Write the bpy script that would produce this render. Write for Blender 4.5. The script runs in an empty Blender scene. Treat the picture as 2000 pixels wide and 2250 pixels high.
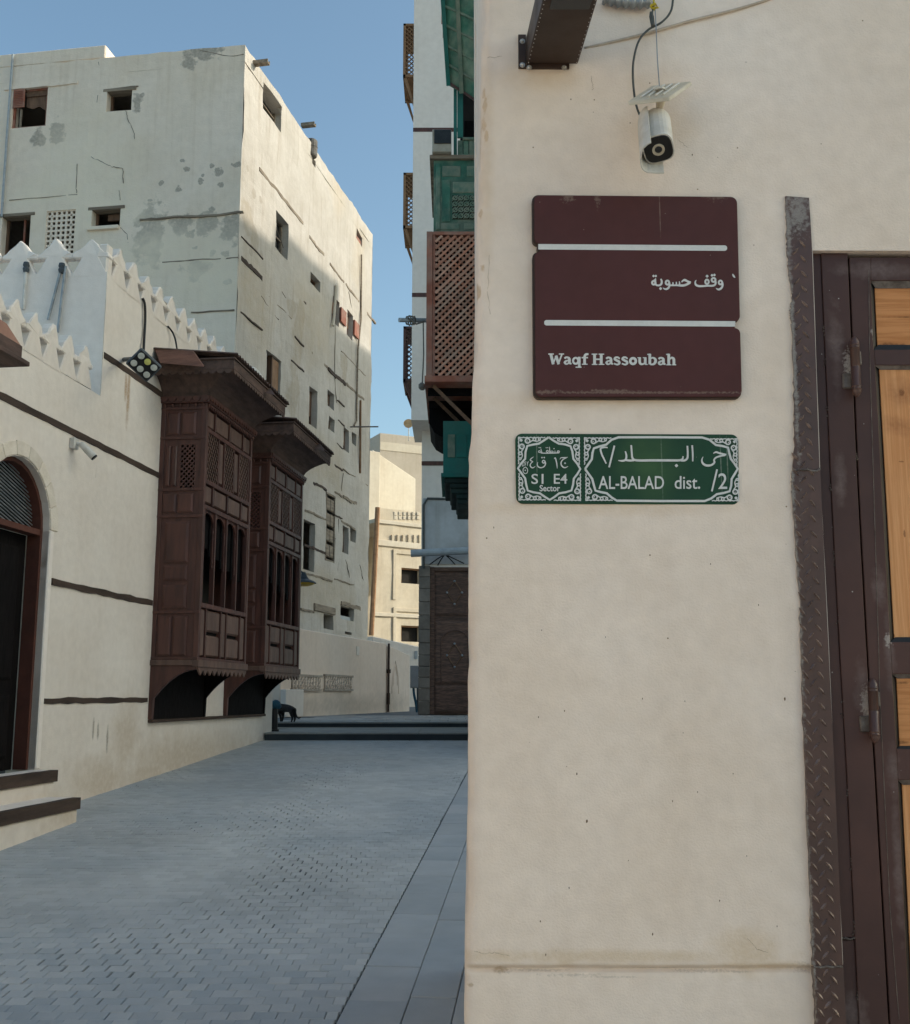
import bpy, bmesh, math, random
from mathutils import Vector, Matrix, noise

# ------------------------------------------------------------------ camera, sky, sun, exposure
SC = bpy.context.scene
COL = SC.collection
FPX = 2415.0                      # focal length in photograph pixels (photograph 2000 x 2250)
TILT = math.atan(405 / FPX)       # camera looks 9.5 degrees up
CT, ST = math.cos(TILT), math.sin(TILT)
EYE = 1.55
cam_d = bpy.data.cameras.new('camera')
cam_d.sensor_fit = 'HORIZONTAL'; cam_d.sensor_width = 36.0
cam_d.lens = 36.0 * FPX / 2000.0
cam_d.clip_start = 0.05; cam_d.clip_end = 3000
cam = bpy.data.objects.new('camera', cam_d); COL.objects.link(cam)
cam.location = (0, 0, EYE); cam.rotation_euler = (math.pi / 2 + TILT, 0, 0)
SC.camera = cam

SUN_EL = math.radians(24); SUN_AZ = math.radians(86)    # azimuth from +Y towards +X
wd = bpy.data.worlds.new('World'); SC.world = wd; wd.use_nodes = True
nt = wd.node_tree
sky = nt.nodes.new('ShaderNodeTexSky'); sky.sky_type = 'NISHITA'; sky.sun_disc = False
sky.sun_elevation = SUN_EL; sky.sun_rotation = SUN_AZ
sky.air_density = 1.0; sky.dust_density = 2.4; sky.ozone_density = 1.8
tint = nt.nodes.new('ShaderNodeMix'); tint.data_type = 'RGBA'; tint.blend_type = 'MULTIPLY'; tint.inputs[0].default_value = 1.0
tint.inputs[7].default_value = (0.91, 0.985, 0.895, 1)       # dusty coastal air, a touch less violet
nt.links.new(sky.outputs[0], tint.inputs[6]); nt.links.new(tint.outputs[2], nt.nodes['Background'].inputs[0])
nt.nodes['Background'].inputs[1].default_value = 0.15
sun_d = bpy.data.lights.new('sun', 'SUN'); sun_d.energy = 2.0; sun_d.angle = math.radians(0.53)
sun_d.color = (1.0, 0.93, 0.82)
sun = bpy.data.objects.new('sun', sun_d); COL.objects.link(sun)
sdir = Vector((math.cos(SUN_EL) * math.sin(SUN_AZ), math.cos(SUN_EL) * math.cos(SUN_AZ), math.sin(SUN_EL)))
sun.rotation_euler = sdir.to_track_quat('Z', 'Y').to_euler(); sun.location = (20, 0, 40)
SC.view_settings.view_transform = 'Standard'; SC.view_settings.look = 'None'
SC.view_settings.exposure = 0.70; SC.view_settings.gamma = 1.0
SC.cycles.max_bounces = 7; SC.cycles.diffuse_bounces = 5; SC.cycles.glossy_bounces = 2

# ------------------------------------------------------------------ layout helpers
RN = random.Random(11)
def ray(px, py):
    a = (px - 1000) / FPX; b = (1125 - py) / FPX
    return Vector((a, CT - b * ST, ST + b * CT))
def at(px, py, Y):
    d = ray(px, py); return Vector((0, 0, EYE)) + d * (Y / d.y)
SLOPE = 0.0596; Z_STEP1 = 1.043; Z_UP = 1.134
def on_ground(px, py, s=SLOPE, z0=0.0):
    d = ray(px, py); k = (EYE - z0) / (s * d.y - d.z); return Vector((0, 0, EYE)) + d * k
class Plane:
    """vertical plane: origin o, horizontal direction d, outward normal n; local axes (u, z, n)"""
    def __init__(s, o, d):
        l = math.hypot(*d[:2]); s.o = Vector((o[0], o[1], 0)); s.d = Vector((d[0] / l, d[1] / l, 0))
        s.n = Vector((s.d.y, -s.d.x, 0))
        s.M = Matrix(((s.d.x, 0, s.n.x, s.o.x), (s.d.y, 0, s.n.y, s.o.y), (0, 1, 0, 0), (0, 0, 0, 1)))
    def hit(s, px, py, off=0.0):
        r = ray(px, py); o = s.o + s.n * off
        k = o.dot(s.n) / r.dot(s.n); p = Vector((0, 0, EYE)) + r * k
        return ((p - o).dot(s.d), p.z)
    def w(s, u, z, n=0.0): return s.o + s.d * u + s.n * n + Vector((0, 0, z))
WM = {}
I4 = Matrix.Identity(4)
def tag(o, label=None, cat=None, group=None, kind=None):
    if label: o['label'] = label
    if cat: o['category'] = cat
    if group: o['group'] = group
    if kind: o['kind'] = kind
    return o
def thing(name, label, cat, loc, group=None):
    o = bpy.data.objects.new(name, None); COL.objects.link(o); o.location = loc
    o.empty_display_size = 0.1
    WM[o] = Matrix.Translation(Vector(loc)); return tag(o, label, cat, group)
def obj(name, me, mat, parent=None, M=I4, bevel=0.0, smooth=False):
    o = bpy.data.objects.new(name, me); COL.objects.link(o); o.matrix_basis = M
    if mat is not None and not me.materials: me.materials.append(mat)
    WM[o] = M.copy()
    if parent is not None:
        o.parent = parent; o.matrix_parent_inverse = WM[parent].inverted()
    if bevel:
        b = o.modifiers.new('bevel', 'BEVEL'); b.width = bevel; b.segments = 1; b.limit_method = 'ANGLE'
    if smooth:
        for p in me.polygons: p.use_smooth = True
    return o
class MB:
    def __init__(s): s.v = []; s.f = []
    def box(s, a0, a1, b0, b1, c0, c1, M=None):
        a0, a1 = sorted((a0, a1)); b0, b1 = sorted((b0, b1)); c0, c1 = sorted((c0, c1))
        k = len(s.v); P = [Vector((x, y, z)) for z in (c0, c1) for y in (b0, b1) for x in (a0, a1)]
        if M is not None: P = [M @ p for p in P]
        s.v += P
        s.f += [[k + i for i in q] for q in ((0, 2, 3, 1), (4, 5, 7, 6), (0, 1, 5, 4), (2, 6, 7, 3), (0, 4, 6, 2), (1, 3, 7, 5))]
        return s
    def panel(s, a0, a1, b0, b1, c0, c1, ch, ax=2, sg=1):
        """raised panel: chamfered towards the face; ax 2 faces +n, ax 0 faces -u (sg -1)"""
        k = len(s.v)
        lo = [(a0, b0), (a1, b0), (a1, b1), (a0, b1)]; hi = [(a0 + ch, b0 + ch), (a1 - ch, b0 + ch), (a1 - ch, b1 - ch), (a0 + ch, b1 - ch)]
        for (p, c) in [(q, c0) for q in lo] + [(q, (c0 + c1) / 2) for q in lo] + [(q, c1) for q in hi]:
            s.v.append(Vector((p[0], p[1], c)) if ax == 2 else Vector((c, p[1], p[0])))
        for r in (0, 4):
            for i in range(4):
                j = (i + 1) % 4; q = [k + r + i, k + r + j, k + r + 4 + j, k + r + 4 + i]
                s.f.append(q if ax == 2 else q)
        s.f.append([k + 8, k + 9, k + 10, k + 11]); return s
    def prism(s, poly, c0, c1, f=None):
        """polygon (a, b) extruded in c; f maps (a, b, c) to a point"""
        f = f or (lambda a, b, c: Vector((a, b, c)))
        k = len(s.v); n = len(poly)
        s.v += [f(a, b, c0) for a, b in poly] + [f(a, b, c1) for a, b in poly]
        s.f.append([k + i for i in reversed(range(n))]); s.f.append([k + n + i for i in range(n)])
        for i in range(n):
            j = (i + 1) % n; s.f.append([k + i, k + j, k + n + j, k + n + i])
        return s
    def tube(s, pts, r, seg=8, cap=True):
        pts = [Vector(p) for p in pts]; rr = r if isinstance(r, (list, tuple)) else [r] * len(pts)
        k = len(s.v); up = None
        for i, p in enumerate(pts):
            t = (pts[min(i + 1, len(pts) - 1)] - pts[max(i - 1, 0)]).normalized()
            if up is None: up = t.orthogonal().normalized()
            up = (up - t * up.dot(t)).normalized(); b = t.cross(up)
            for j in range(seg):
                a = 2 * math.pi * j / seg; s.v.append(p + (up * math.cos(a) + b * math.sin(a)) * rr[i])
        for i in range(len(pts) - 1):
            for j in range(seg):
                q = k + i * seg; s.f.append([q + j, q + (j + 1) % seg, q + seg + (j + 1) % seg, q + seg + j])
        if cap:
            s.f.append([k + j for j in reversed(range(seg))]); s.f.append([k + (len(pts) - 1) * seg + j for j in range(seg)])
        return s
    def lathe(s, base, axis, prof, seg=16):
        axis = Vector(axis).normalized(); base = Vector(base); u = axis.orthogonal().normalized(); b = axis.cross(u); k = len(s.v)
        for h, r in prof:
            for j in range(seg):
                a = 2 * math.pi * j / seg; s.v.append(base + axis * h + (u * math.cos(a) + b * math.sin(a)) * max(r, 1e-5))
        for i in range(len(prof) - 1):
            for j in range(seg):
                q = k + i * seg; s.f.append([q + j, q + (j + 1) % seg, q + seg + (j + 1) % seg, q + seg + j])
        s.f.append([k + j for j in reversed(range(seg))]); s.f.append([k + (len(prof) - 1) * seg + j for j in range(seg)])
        return s
    def quad(s, *p):
        k = len(s.v); s.v += [Vector(q) for q in p]; s.f.append([k + i for i in range(len(p))]); return s
    def mesh(s, name):
        me = bpy.data.meshes.new(name); me.from_pydata([tuple(v) for v in s.v], [], s.f); me.validate(); me.update(); return me
    def build(s, name, mat, parent=None, M=I4, bevel=0.0, smooth=False, fix=True):
        me = s.mesh(name)
        if fix:
            bm = bmesh.new(); bm.from_mesh(me); bmesh.ops.recalc_face_normals(bm, faces=bm.faces); bm.to_mesh(me); bm.free()
        return obj(name, me, mat, parent, M, bevel, smooth)
def nz(u, v, s, seed=0.0): return noise.noise(Vector((u * s, v * s, seed)))
def wallgrid(u0, u1, v0, v1, holes=(), step=0.25, amp=0.01, depth=0.25, seed=1.0, ragged=0.0, skip=None):
    """plaster face with window holes and reveals, gently uneven"""
    us = {round(u0, 4), round(u1, 4)}; vs = {round(v0, 4), round(v1, 4)}
    for h in holes:
        for x in h[:2]: us.add(round(min(max(x, u0), u1), 4))
        for y in h[2:4]: vs.add(round(min(max(y, v0), v1), 4))
    def fill(S):
        S = sorted(S); out = [S[0]]
        for a, b in zip(S, S[1:]):
            n = max(1, int(math.ceil((b - a) / step)))
            out += [a + (b - a) * i / n for i in range(1, n + 1)]
        return out
    us = fill(us); vs = fill(vs); m = MB()
    idx = {}
    def disp(u, v): return amp * (nz(u, v, 0.55, seed) + 0.6 * nz(u, v, 1.7, seed + 5) + 0.25 * nz(u, v, 4.3, seed + 9))
    def vert(i, j):
        if (i, j) not in idx:
            u, v = us[i], vs[j]; dv = 0
            if ragged and j == len(vs) - 1: dv = ragged * (nz(u, 0, 2.3, seed + 3) + 0.5 * nz(u, 0, 7, seed + 4))
            idx[(i, j)] = len(m.v); m.v.append(Vector((u, v + dv, disp(u, v))))
        return idx[(i, j)]
    def hole(i, j):
        cu, cv = (us[i] + us[i + 1]) / 2, (vs[j] + vs[j + 1]) / 2
        for h in holes:
            if h[0] < cu < h[1] and h[2] < cv < h[3]: return h
        return None
    nu, nv = len(us) - 1, len(vs) - 1
    H = {(i, j): hole(i, j) for i in range(nu) for j in range(nv)}
    back = {}
    def bvert(k, d):
        if (k, d) not in back:
            p = m.v[k]; back[(k, d)] = len(m.v); m.v.append(Vector((p.x, p.y, -d)))
        return back[(k, d)]
    for (i, j), h in H.items():
        if h is None:
            if skip and skip((us[i] + us[i + 1]) / 2, (vs[j] + vs[j + 1]) / 2): continue
            m.f.append([vert(i, j), vert(i + 1, j), vert(i + 1, j + 1), vert(i, j + 1)])
        else:
            d = h[4] if len(h) > 4 else depth
            for di, dj, e in ((-1, 0, ((i, j), (i, j + 1))), (1, 0, ((i + 1, j + 1), (i + 1, j))), (0, -1, ((i + 1, j), (i, j))), (0, 1, ((i, j + 1), (i + 1, j + 1)))):
                q = (i + di, j + dj)
                if H.get(q, None) is None:
                    a, b = vert(*e[0]), vert(*e[1]); m.f.append([a, b, bvert(b, d), bvert(a, d)])
    return m
def smoothpts(pts, n=6):
    if len(pts) < 3: return [tuple(p) for p in pts]
    P = [Vector(p) for p in pts]; out = []
    for i in range(len(P) - 1):
        p0, p1, p2, p3 = P[max(i - 1, 0)], P[i], P[i + 1], P[min(i + 2, len(P) - 1)]
        for k in range(n):
            t = k / n
            out.append(0.5 * ((2 * p1) + (p2 - p0) * t + (2 * p0 - 5 * p1 + 4 * p2 - p3) * t * t + (3 * p1 - p0 - 3 * p2 + p3) * t ** 3))
    out.append(P[-1]); return out
def ragged_beam(m, u0, v0, u1, v1, h, n0, n1, seed=0.0, k=None, jit=0.25, wig=0.0, gap=0.0):
    """old squared timber set in plaster, edges hacked unevenly"""
    L = math.hypot(u1 - u0, v1 - v0); k = k or max(4, int(L / 0.14)); top = []; bot = []
    for i in range(k + 1):
        t = i / k; u = u0 + (u1 - u0) * t; v = v0 + (v1 - v0) * t + (wig * nz(u, seed, 1.3, 9) if wig else 0)
        top.append((u, v + h / 2 * (1 + jit * nz(u, 1, 5, seed)))); bot.append((u, v - h / 2 * (1 + jit * nz(u, 2, 5, seed + 2))))
    for i in range(k):
        if gap and nz(top[i][0], seed, 1.1, 4) > 0.55 - gap: continue
        m.prism([bot[i], bot[i + 1], top[i + 1], top[i]], n0, n1)
    return m

# ------------------------------------------------------------------ materials
def _mat(name):
    mt = bpy.data.materials.new(name); mt.use_nodes = True; n = mt.node_tree; n.nodes.clear()
    o = n.nodes.new('ShaderNodeOutputMaterial'); b = n.nodes.new('ShaderNodeBsdfPrincipled'); n.links.new(b.outputs[0], o.inputs[0])
    return mt, n, b
def pm(name, c1, c2=None, scale=3.0, rough=0.85, bump=0.15, bscale=60.0, bdist=0.01, stretch=(1, 1, 1), metallic=0.0, blotches=(), rnd=0.0,
       world=False, detail=4.0, specks=None, contrast=(0.35, 0.65), spec=0.3, streak=0.0, coat=0.0, mid=0.0, grain=None, isl=0.0):
    """procedural surface. blotches: [(colour, strength, noise scale, noise amount, softness, [(u, v, ru, rv)...])]"""
    mt, t, b = _mat(name); N, L = t.nodes.new, t.links.new
    c2 = c2 or tuple(x * 0.8 for x in c1)
    if world:
        g = N('ShaderNodeNewGeometry'); co = g.outputs['Position']
    else:
        g = N('ShaderNodeTexCoord'); co = g.outputs['Object']
    mp = N('ShaderNodeVectorMath'); mp.operation = 'MULTIPLY'; L(co, mp.inputs[0]); mp.inputs[1].default_value = stretch
    vec = mp.outputs[0]
    if rnd:
        oi = N('ShaderNodeObjectInfo'); ad = N('ShaderNodeVectorMath'); ad.operation = 'ADD'
        cm = N('ShaderNodeCombineXYZ'); mu = N('ShaderNodeMath'); mu.operation = 'MULTIPLY'; mu.inputs[1].default_value = 37.0
        L(oi.outputs['Random'], mu.inputs[0]); L(mu.outputs[0], cm.inputs[0]); L(mu.outputs[0], cm.inputs[2])
        L(vec, ad.inputs[0]); L(cm.outputs[0], ad.inputs[1]); vec = ad.outputs[0]
    def nt_(s, d=detail, v=None, r=0.55):
        x = N('ShaderNodeTexNoise'); x.inputs['Scale'].default_value = s; x.inputs['Detail'].default_value = d; x.inputs['Roughness'].default_value = r
        L(v or vec, x.inputs['Vector']); return x.outputs[0]
    def rng(x, a, bb, c=0.0, d=1.0):
        m = N('ShaderNodeMapRange'); m.inputs[1].default_value = a; m.inputs[2].default_value = bb; m.inputs[3].default_value = c; m.inputs[4].default_value = d
        L(x, m.inputs[0]); return m.outputs[0]
    def mix(f, a, bb, mode='MIX'):
        m = N('ShaderNodeMix'); m.data_type = 'RGBA'; m.blend_type = mode
        if isinstance(f, float): m.inputs[0].default_value = f
        else: L(f, m.inputs[0])
        for q, i in ((a, 6), (bb, 7)):
            if isinstance(q, tuple): m.inputs[i].default_value = (*q[:3], 1)
            else: L(q, m.inputs[i])
        return m.outputs[2]
    col = mix(rng(nt_(scale), *contrast), tuple(c1), tuple(c2))
    if grain:
        col = mix(rng(nt_(grain[0], 4.0), 0.4, 0.62), col, mix(1.0, col, tuple(grain[1]), 'MULTIPLY'))
    # fine mottling so that no surface is one flat tone
    col = mix(rng(nt_(scale * 9.0, 4.0), 0.3, 0.7, 0.0, 0.28), col, mix(1.0, col, (0.72, 0.70, 0.68), 'MULTIPLY'))
    if streak:
        sv = N('ShaderNodeVectorMath'); sv.operation = 'MULTIPLY'; L(co, sv.inputs[0]); sv.inputs[1].default_value = (6, 0.35, 6)
        col = mix(rng(nt_(1.0, 5.0, sv.outputs[0]), 0.52, 0.72, 0.0, streak), col, mix(1.0, col, (0.66, 0.58, 0.48), 'MULTIPLY'))
    for (bc, strength, ns, na, soft, ells) in blotches:
        cur = None
        for (u, v, ru, rv) in ells:
            s1 = N('ShaderNodeVectorMath'); s1.operation = 'SUBTRACT'; L(co, s1.inputs[0]); s1.inputs[1].default_value = (u, v, 0)
            s2 = N('ShaderNodeVectorMath'); s2.operation = 'MULTIPLY'; L(s1.outputs[0], s2.inputs[0]); s2.inputs[1].default_value = (1 / ru, 1 / rv, 0)
            s3 = N('ShaderNodeVectorMath'); s3.operation = 'LENGTH'; L(s2.outputs[0], s3.inputs[0]); d = s3.outputs['Value']
            if cur is None: cur = d
            else:
                mn = N('ShaderNodeMath'); mn.operation = 'MINIMUM'; L(cur, mn.inputs[0]); L(d, mn.inputs[1]); cur = mn.outputs[0]
        n1 = rng(nt_(ns, 5.0, co), 0.2, 0.8, -na, na)
        sm = N('ShaderNodeMath'); sm.operation = 'ADD'; L(cur, sm.inputs[0]); L(n1, sm.inputs[1])
        bf = N('ShaderNodeMath'); bf.operation = 'MULTIPLY'; L(rng(sm.outputs[0], 1.0 + soft, 1.0 - soft, 0.0, strength), bf.inputs[0]); L(rng(nt_(ns * 3.7, 4.0, co), 0.32, 0.58, 0.62, 1.0), bf.inputs[1])
        col = mix(bf.outputs[0], col, tuple(bc))
    if specks:      # (scale, size, colour)
        vo = N('ShaderNodeTexVoronoi'); vo.inputs['Scale'].default_value = specks[0]; L(co, vo.inputs['Vector'])
        mask = rng(vo.outputs['Distance'], specks[1], specks[1] * 0.55)
        gate = rng(nt_(specks[0] * 0.37, 2.0, co), 0.56, 0.6); mm = N('ShaderNodeMath'); mm.operation = 'MULTIPLY'; L(mask, mm.inputs[0]); L(gate, mm.inputs[1])
        col = mix(mm.outputs[0], col, tuple(specks[2]))
    if rnd:
        hv = N('ShaderNodeHueSaturation'); L(col, hv.inputs['Color']); L(rng(oi.outputs['Random'], 0, 1, 1 - rnd, 1 + rnd), hv.inputs['Value']); col = hv.outputs[0]
    if world:
        hi = N('ShaderNodeHueSaturation'); L(col, hi.inputs['Color']); L(rng(g.outputs['Random Per Island'], 0, 1, 1 - isl, 1 + isl), hi.inputs['Value']); col = hi.outputs[0]
    L(col, b.inputs['Base Color'])
    b.inputs['Metallic'].default_value = metallic; b.inputs['Specular IOR Level'].default_value = spec
    L(rng(nt_(scale * 3.1, 4.0), 0.3, 0.7, max(0.05, rough - 0.09), min(1, rough + 0.08)), b.inputs['Roughness'])
    if bump:
        h = nt_(bscale, 3.0)
        if mid:
            s_ = N('ShaderNodeMath'); s_.operation = 'MULTIPLY_ADD'; L(nt_(bscale * 0.13, 2.0), s_.inputs[0]); s_.inputs[1].default_value = mid; L(h, s_.inputs[2]); h = s_.outputs[0]
        bp = N('ShaderNodeBump'); bp.inputs['Strength'].default_value = bump; bp.inputs['Distance'].default_value = bdist
        L(h, bp.inputs['Height']); L(bp.outputs[0], b.inputs['Normal'])
    if coat: b.inputs['Coat Weight'].default_value = coat; b.inputs['Coat Roughness'].default_value = 0.25
    return mt

# planes of the place
NW = Plane((0, 2.9), (1, 0))                                   # wall with the signs
_a = on_ground(175, 1760); _ang = math.atan(311 / FPX * CT)
LW = Plane((_a.x - math.tan(_ang) * _a.y, 0), (math.sin(_ang), math.cos(_ang)))       # left street front
_c = at(522, 600, 28.0)
TF = Plane((_c.x, _c.y), (math.cos(math.radians(8.9)), -math.sin(math.radians(8.9))))  # tall house, near face
TS = Plane((_c.x, _c.y), (math.sin(math.radians(11.5)), math.cos(math.radians(11.5)))) # tall house, lane face
RU = Plane((0, 24.0), (1, 0)); RL = Plane((0, 25.0), (1, 0))    # white house, upper and lower face
_b0 = on_ground(615, 1576, 0, Z_UP); _b1 = on_ground(900, 1562, 0, Z_UP)
BW = Plane((_b0.x, _b0.y), (_b1.x - _b0.x, _b1.y - _b0.y))      # boundary wall
FB = Plane((-4.0, 56.0), (0.80, 0.60))                          # far cream house
def H(P, *pts): return [P.hit(*p) for p in pts]
def rect(P, x0, y0, x1, y1, off=0.0):
    a = P.hit(x0, y0, off); b = P.hit(x1, y1, off); return (min(a[0], b[0]), max(a[0], b[0]), min(a[1], b[1]), max(a[1], b[1]))
def ell(P, *L_): 
    out = []
    for (x, y, rx, ry) in L_:
        c = P.hit(x, y); e = P.hit(x + rx, y); f = P.hit(x, y - ry); out.append((c[0], c[1], max(0.0008, abs(e[0] - c[0])), max(0.0008, abs(f[1] - c[1]))))
    return out

M = {}
BARE = (0.40, 0.35, 0.285)
M['near_plaster'] = pm('near_plaster', (0.855, 0.745, 0.655), (0.805, 0.69, 0.595), scale=2.2, bump=0.30, bscale=190, bdist=0.005, mid=0.9, streak=0.14, rough=0.9,
    blotches=[((0.60, 0.45, 0.28), 0.50, 26, 0.5, 0.55, ell(NW, (1300, 2100, 330, 12), (1640, 2090, 60, 45), (1245, 2108, 20, 14), (1700, 2120, 60, 10))),
              ((0.50, 0.34, 0.20), 0.75, 45, 0.8, 0.25, ell(NW, (1064, 205, 3, 12), (1066, 232, 4, 16), (1063, 275, 5, 14), (1068, 300, 4, 10), (1056, 470, 4, 8), (1060, 590, 6, 7), (1052, 640, 5, 16), (1062, 40, 3, 12))),
              ((0.66, 0.50, 0.34), 0.45, 12, 0.5, 0.6, ell(NW, (1068, 330, 14, 210), (1450, 255, 60, 70), (1190, 175, 70, 26), (1300, 880, 200, 18), (1330, 1118, 200, 14))),
              ((0.28, 0.24, 0.19), 0.34, 160, 1.7, 0.6, ell(NW, (1262, 2143, 46, 2.5), (1340, 2147, 60, 1.6), (1545, 2135, 42, 2.5), (1105, 2136, 14, 4), (1620, 2136, 26, 1.6), (1180, 2134, 40, 1.6), (1450, 2128, 50, 1.2), (1765, 2125, 14, 9))), ((0.40, 0.26, 0.13), 0.6, 90, 0.9, 0.5, ell(NW, (1100, 2132, 12, 6), (1035, 2165, 6, 4)))],
    specks=(23.0, 0.06, (0.20, 0.12, 0.06)), grain=(0.9, (0.95, 0.93, 0.90)))
M['left_plaster'] = pm('left_plaster', (0.80, 0.72, 0.635), (0.74, 0.655, 0.57), scale=1.4, bump=0.25, bscale=90, bdist=0.008, mid=1.5, streak=0.10,
    blotches=[((0.46, 0.34, 0.22), 0.55, 5, 0.5, 0.6, ell(LW, (275, 1625, 26, 75), (230, 1715, 60, 50), (420, 1660, 120, 40), (60, 1790, 90, 40), (330, 1700, 60, 30))),
              ((0.36, 0.20, 0.08), 0.75, 14, 0.4, 0.5, ell(LW, (281, 870, 3, 60), (276, 850, 3, 30))),
              ((0.20, 0.17, 0.12), 0.7, 14, 0.5, 0.4, ell(LW, (205, 1600, 2, 22), (215, 1605, 2, 16), (235, 1625, 2, 26)))])
M['wing_plaster'] = pm('wing_plaster', (0.88, 0.80, 0.72), (0.84, 0.755, 0.675), scale=1.2, bump=0.25, bscale=80, bdist=0.008, mid=1.5, streak=0.08)
M['tall_front'] = pm('tall_front', (0.90, 0.77, 0.63), (0.83, 0.70, 0.55), scale=0.5, bump=0.4, bscale=26, bdist=0.02, mid=2.0, streak=0.22, rough=0.95,
    blotches=[(BARE, 0.95, 3.2, 0.95, 0.16, ell(TF, (450, 115, 44, 16), (420, 138, 18, 14), (330, 520, 30, 70), (400, 490, 26, 22), (455, 490, 22, 22), (510, 500, 26, 30), (430, 590, 26, 22), (85, 300, 14, 22), (125, 288, 16, 24), (300, 225, 12, 18))),
              (BARE, 0.95, 7.0, 0.8, 0.12, ell(TF, (355, 402, 5, 6), (410, 370, 8, 5), (480, 377, 11, 9), (520, 361, 10, 6), (392, 415, 6, 6), (440, 398, 6, 7), (484, 406, 6, 5), (465, 365, 5, 5), (445, 385, 4, 4), (330, 440, 5, 3), (420, 515, 9, 9), (505, 515, 8, 6), (468, 556, 6, 7), (495, 558, 10, 7), (500, 620, 10, 6), (402, 352, 5, 4), (430, 545, 6, 4), (465, 460, 8, 5))),
              ((0.87, 0.755, 0.58), 0.8, 0.8, 0.7, 0.6, ell(TF, (190, 360, 80, 90), (200, 470, 120, 60), (330, 560, 120, 60), (150, 420, 130, 40), (440, 620, 120, 90)))])
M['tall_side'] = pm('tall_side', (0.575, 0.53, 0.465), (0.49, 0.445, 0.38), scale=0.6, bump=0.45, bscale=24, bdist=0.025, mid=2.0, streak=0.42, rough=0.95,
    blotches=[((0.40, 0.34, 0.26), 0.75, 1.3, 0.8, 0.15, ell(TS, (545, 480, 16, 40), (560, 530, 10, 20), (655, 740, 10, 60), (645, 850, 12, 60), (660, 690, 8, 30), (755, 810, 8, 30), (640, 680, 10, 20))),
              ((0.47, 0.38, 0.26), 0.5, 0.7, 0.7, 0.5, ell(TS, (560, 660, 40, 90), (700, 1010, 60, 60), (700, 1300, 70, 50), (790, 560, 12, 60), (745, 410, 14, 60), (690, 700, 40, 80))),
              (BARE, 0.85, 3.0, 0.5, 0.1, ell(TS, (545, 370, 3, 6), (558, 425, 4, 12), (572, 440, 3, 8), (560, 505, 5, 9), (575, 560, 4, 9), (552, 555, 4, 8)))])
M['white_wall'] = pm('white_wall', (0.88, 0.80, 0.71), (0.84, 0.755, 0.665), scale=0.8, bump=0.2, bscale=40, bdist=0.01, streak=0.12)
M['grey_wall'] = pm('grey_wall', (0.52, 0.53, 0.53), (0.42, 0.42, 0.41), scale=1.6, bump=0.3, bscale=40, bdist=0.01, streak=0.3)
M['boundary'] = pm('boundary', (0.90, 0.745, 0.61), (0.86, 0.70, 0.56), scale=0.8, bump=0.2, bscale=60, bdist=0.01, streak=0.15,
    blotches=[((0.44, 0.36, 0.28), 0.5, 2.0, 0.6, 0.6, ell(BW, (740, 1550, 120, 20), (860, 1550, 30, 24)))])
M['cream_far'] = pm('cream_far', (0.66, 0.58, 0.45), (0.57, 0.49, 0.37), scale=0.6, bump=0.3, bscale=20, bdist=0.02, streak=0.3)
M['pale_far'] = pm('pale_far', (0.66, 0.60, 0.49), (0.60, 0.53, 0.42), scale=0.5, bump=0.2, bscale=20, bdist=0.02, streak=0.2)
M['tan_far'] = pm('tan_far', (0.52, 0.46, 0.38), (0.47, 0.41, 0.33), scale=0.5, bump=0.2, bscale=20, bdist=0.02, streak=0.2)
M['bay_wood'] = pm('bay_wood', (0.118, 0.047, 0.034), (0.070, 0.030, 0.023), scale=2.5, rough=0.46, spec=0.4, bump=0.25, bscale=30, bdist=0.004, stretch=(6, 1, 6), rnd=0.10)
M['bay_panel'] = pm('bay_panel', (0.160, 0.092, 0.069), (0.100, 0.059, 0.046), scale=2.0, rough=0.5, spec=0.35, bump=0.25, bscale=30, bdist=0.004, stretch=(5, 1, 5), rnd=0.15)
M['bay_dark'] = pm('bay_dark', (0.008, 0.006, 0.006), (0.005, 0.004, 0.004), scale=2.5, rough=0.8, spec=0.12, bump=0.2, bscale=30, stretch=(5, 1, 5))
M['eave_wood'] = pm('eave_wood', (0.135, 0.084, 0.067), (0.078, 0.051, 0.042), scale=3.5, rough=0.75, bump=0.3, bscale=24, stretch=(1, 4, 4), rnd=0.12)
M['slat_dark'] = pm('slat_dark', (0.22, 0.105, 0.072), (0.14, 0.07, 0.05), scale=4, rough=0.75, bump=0.3, bscale=30, stretch=(1, 4, 4))
M['beam'] = pm('beam', (0.082, 0.054, 0.040), (0.045, 0.031, 0.024), scale=4, rough=0.9, bump=0.5, bscale=40, bdist=0.01, stretch=(0.4, 3, 3))
M['beam_grey'] = pm('beam_grey', (0.33, 0.27, 0.20), (0.19, 0.15, 0.11), scale=4, rough=0.95, bump=0.5, bscale=30, bdist=0.01, stretch=(0.4, 3, 3))
M['old_wood'] = pm('old_wood', (0.20, 0.115, 0.07), (0.12, 0.07, 0.045), scale=3, rough=0.85, bump=0.4, bscale=30, stretch=(6, 0.7, 6), rnd=0.2)
M['red_wood'] = pm('red_wood', (0.36, 0.130, 0.080), (0.27, 0.095, 0.060), scale=4, rough=0.75, bump=0.3, bscale=30, rnd=0.22,
    grain=(3.0, (1.1, 1.7, 2.0)))
M['slat_wood'] = pm('slat_wood', (0.52, 0.225, 0.140), (0.40, 0.165, 0.100), scale=4, rough=0.8, bump=0.3, bscale=30, rnd=0.28, grain=(2.0, (1.05, 1.6, 1.9)))
M['door_frame_red'] = pm('door_frame_red', (0.12, 0.042, 0.028), (0.085, 0.032, 0.022), scale=4, rough=0.7, bump=0.2, bscale=30)
M['tan_wood'] = pm('tan_wood', (0.30, 0.17, 0.09), (0.22, 0.12, 0.06), scale=4, rough=0.75, bump=0.3, bscale=30, rnd=0.15)
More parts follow.
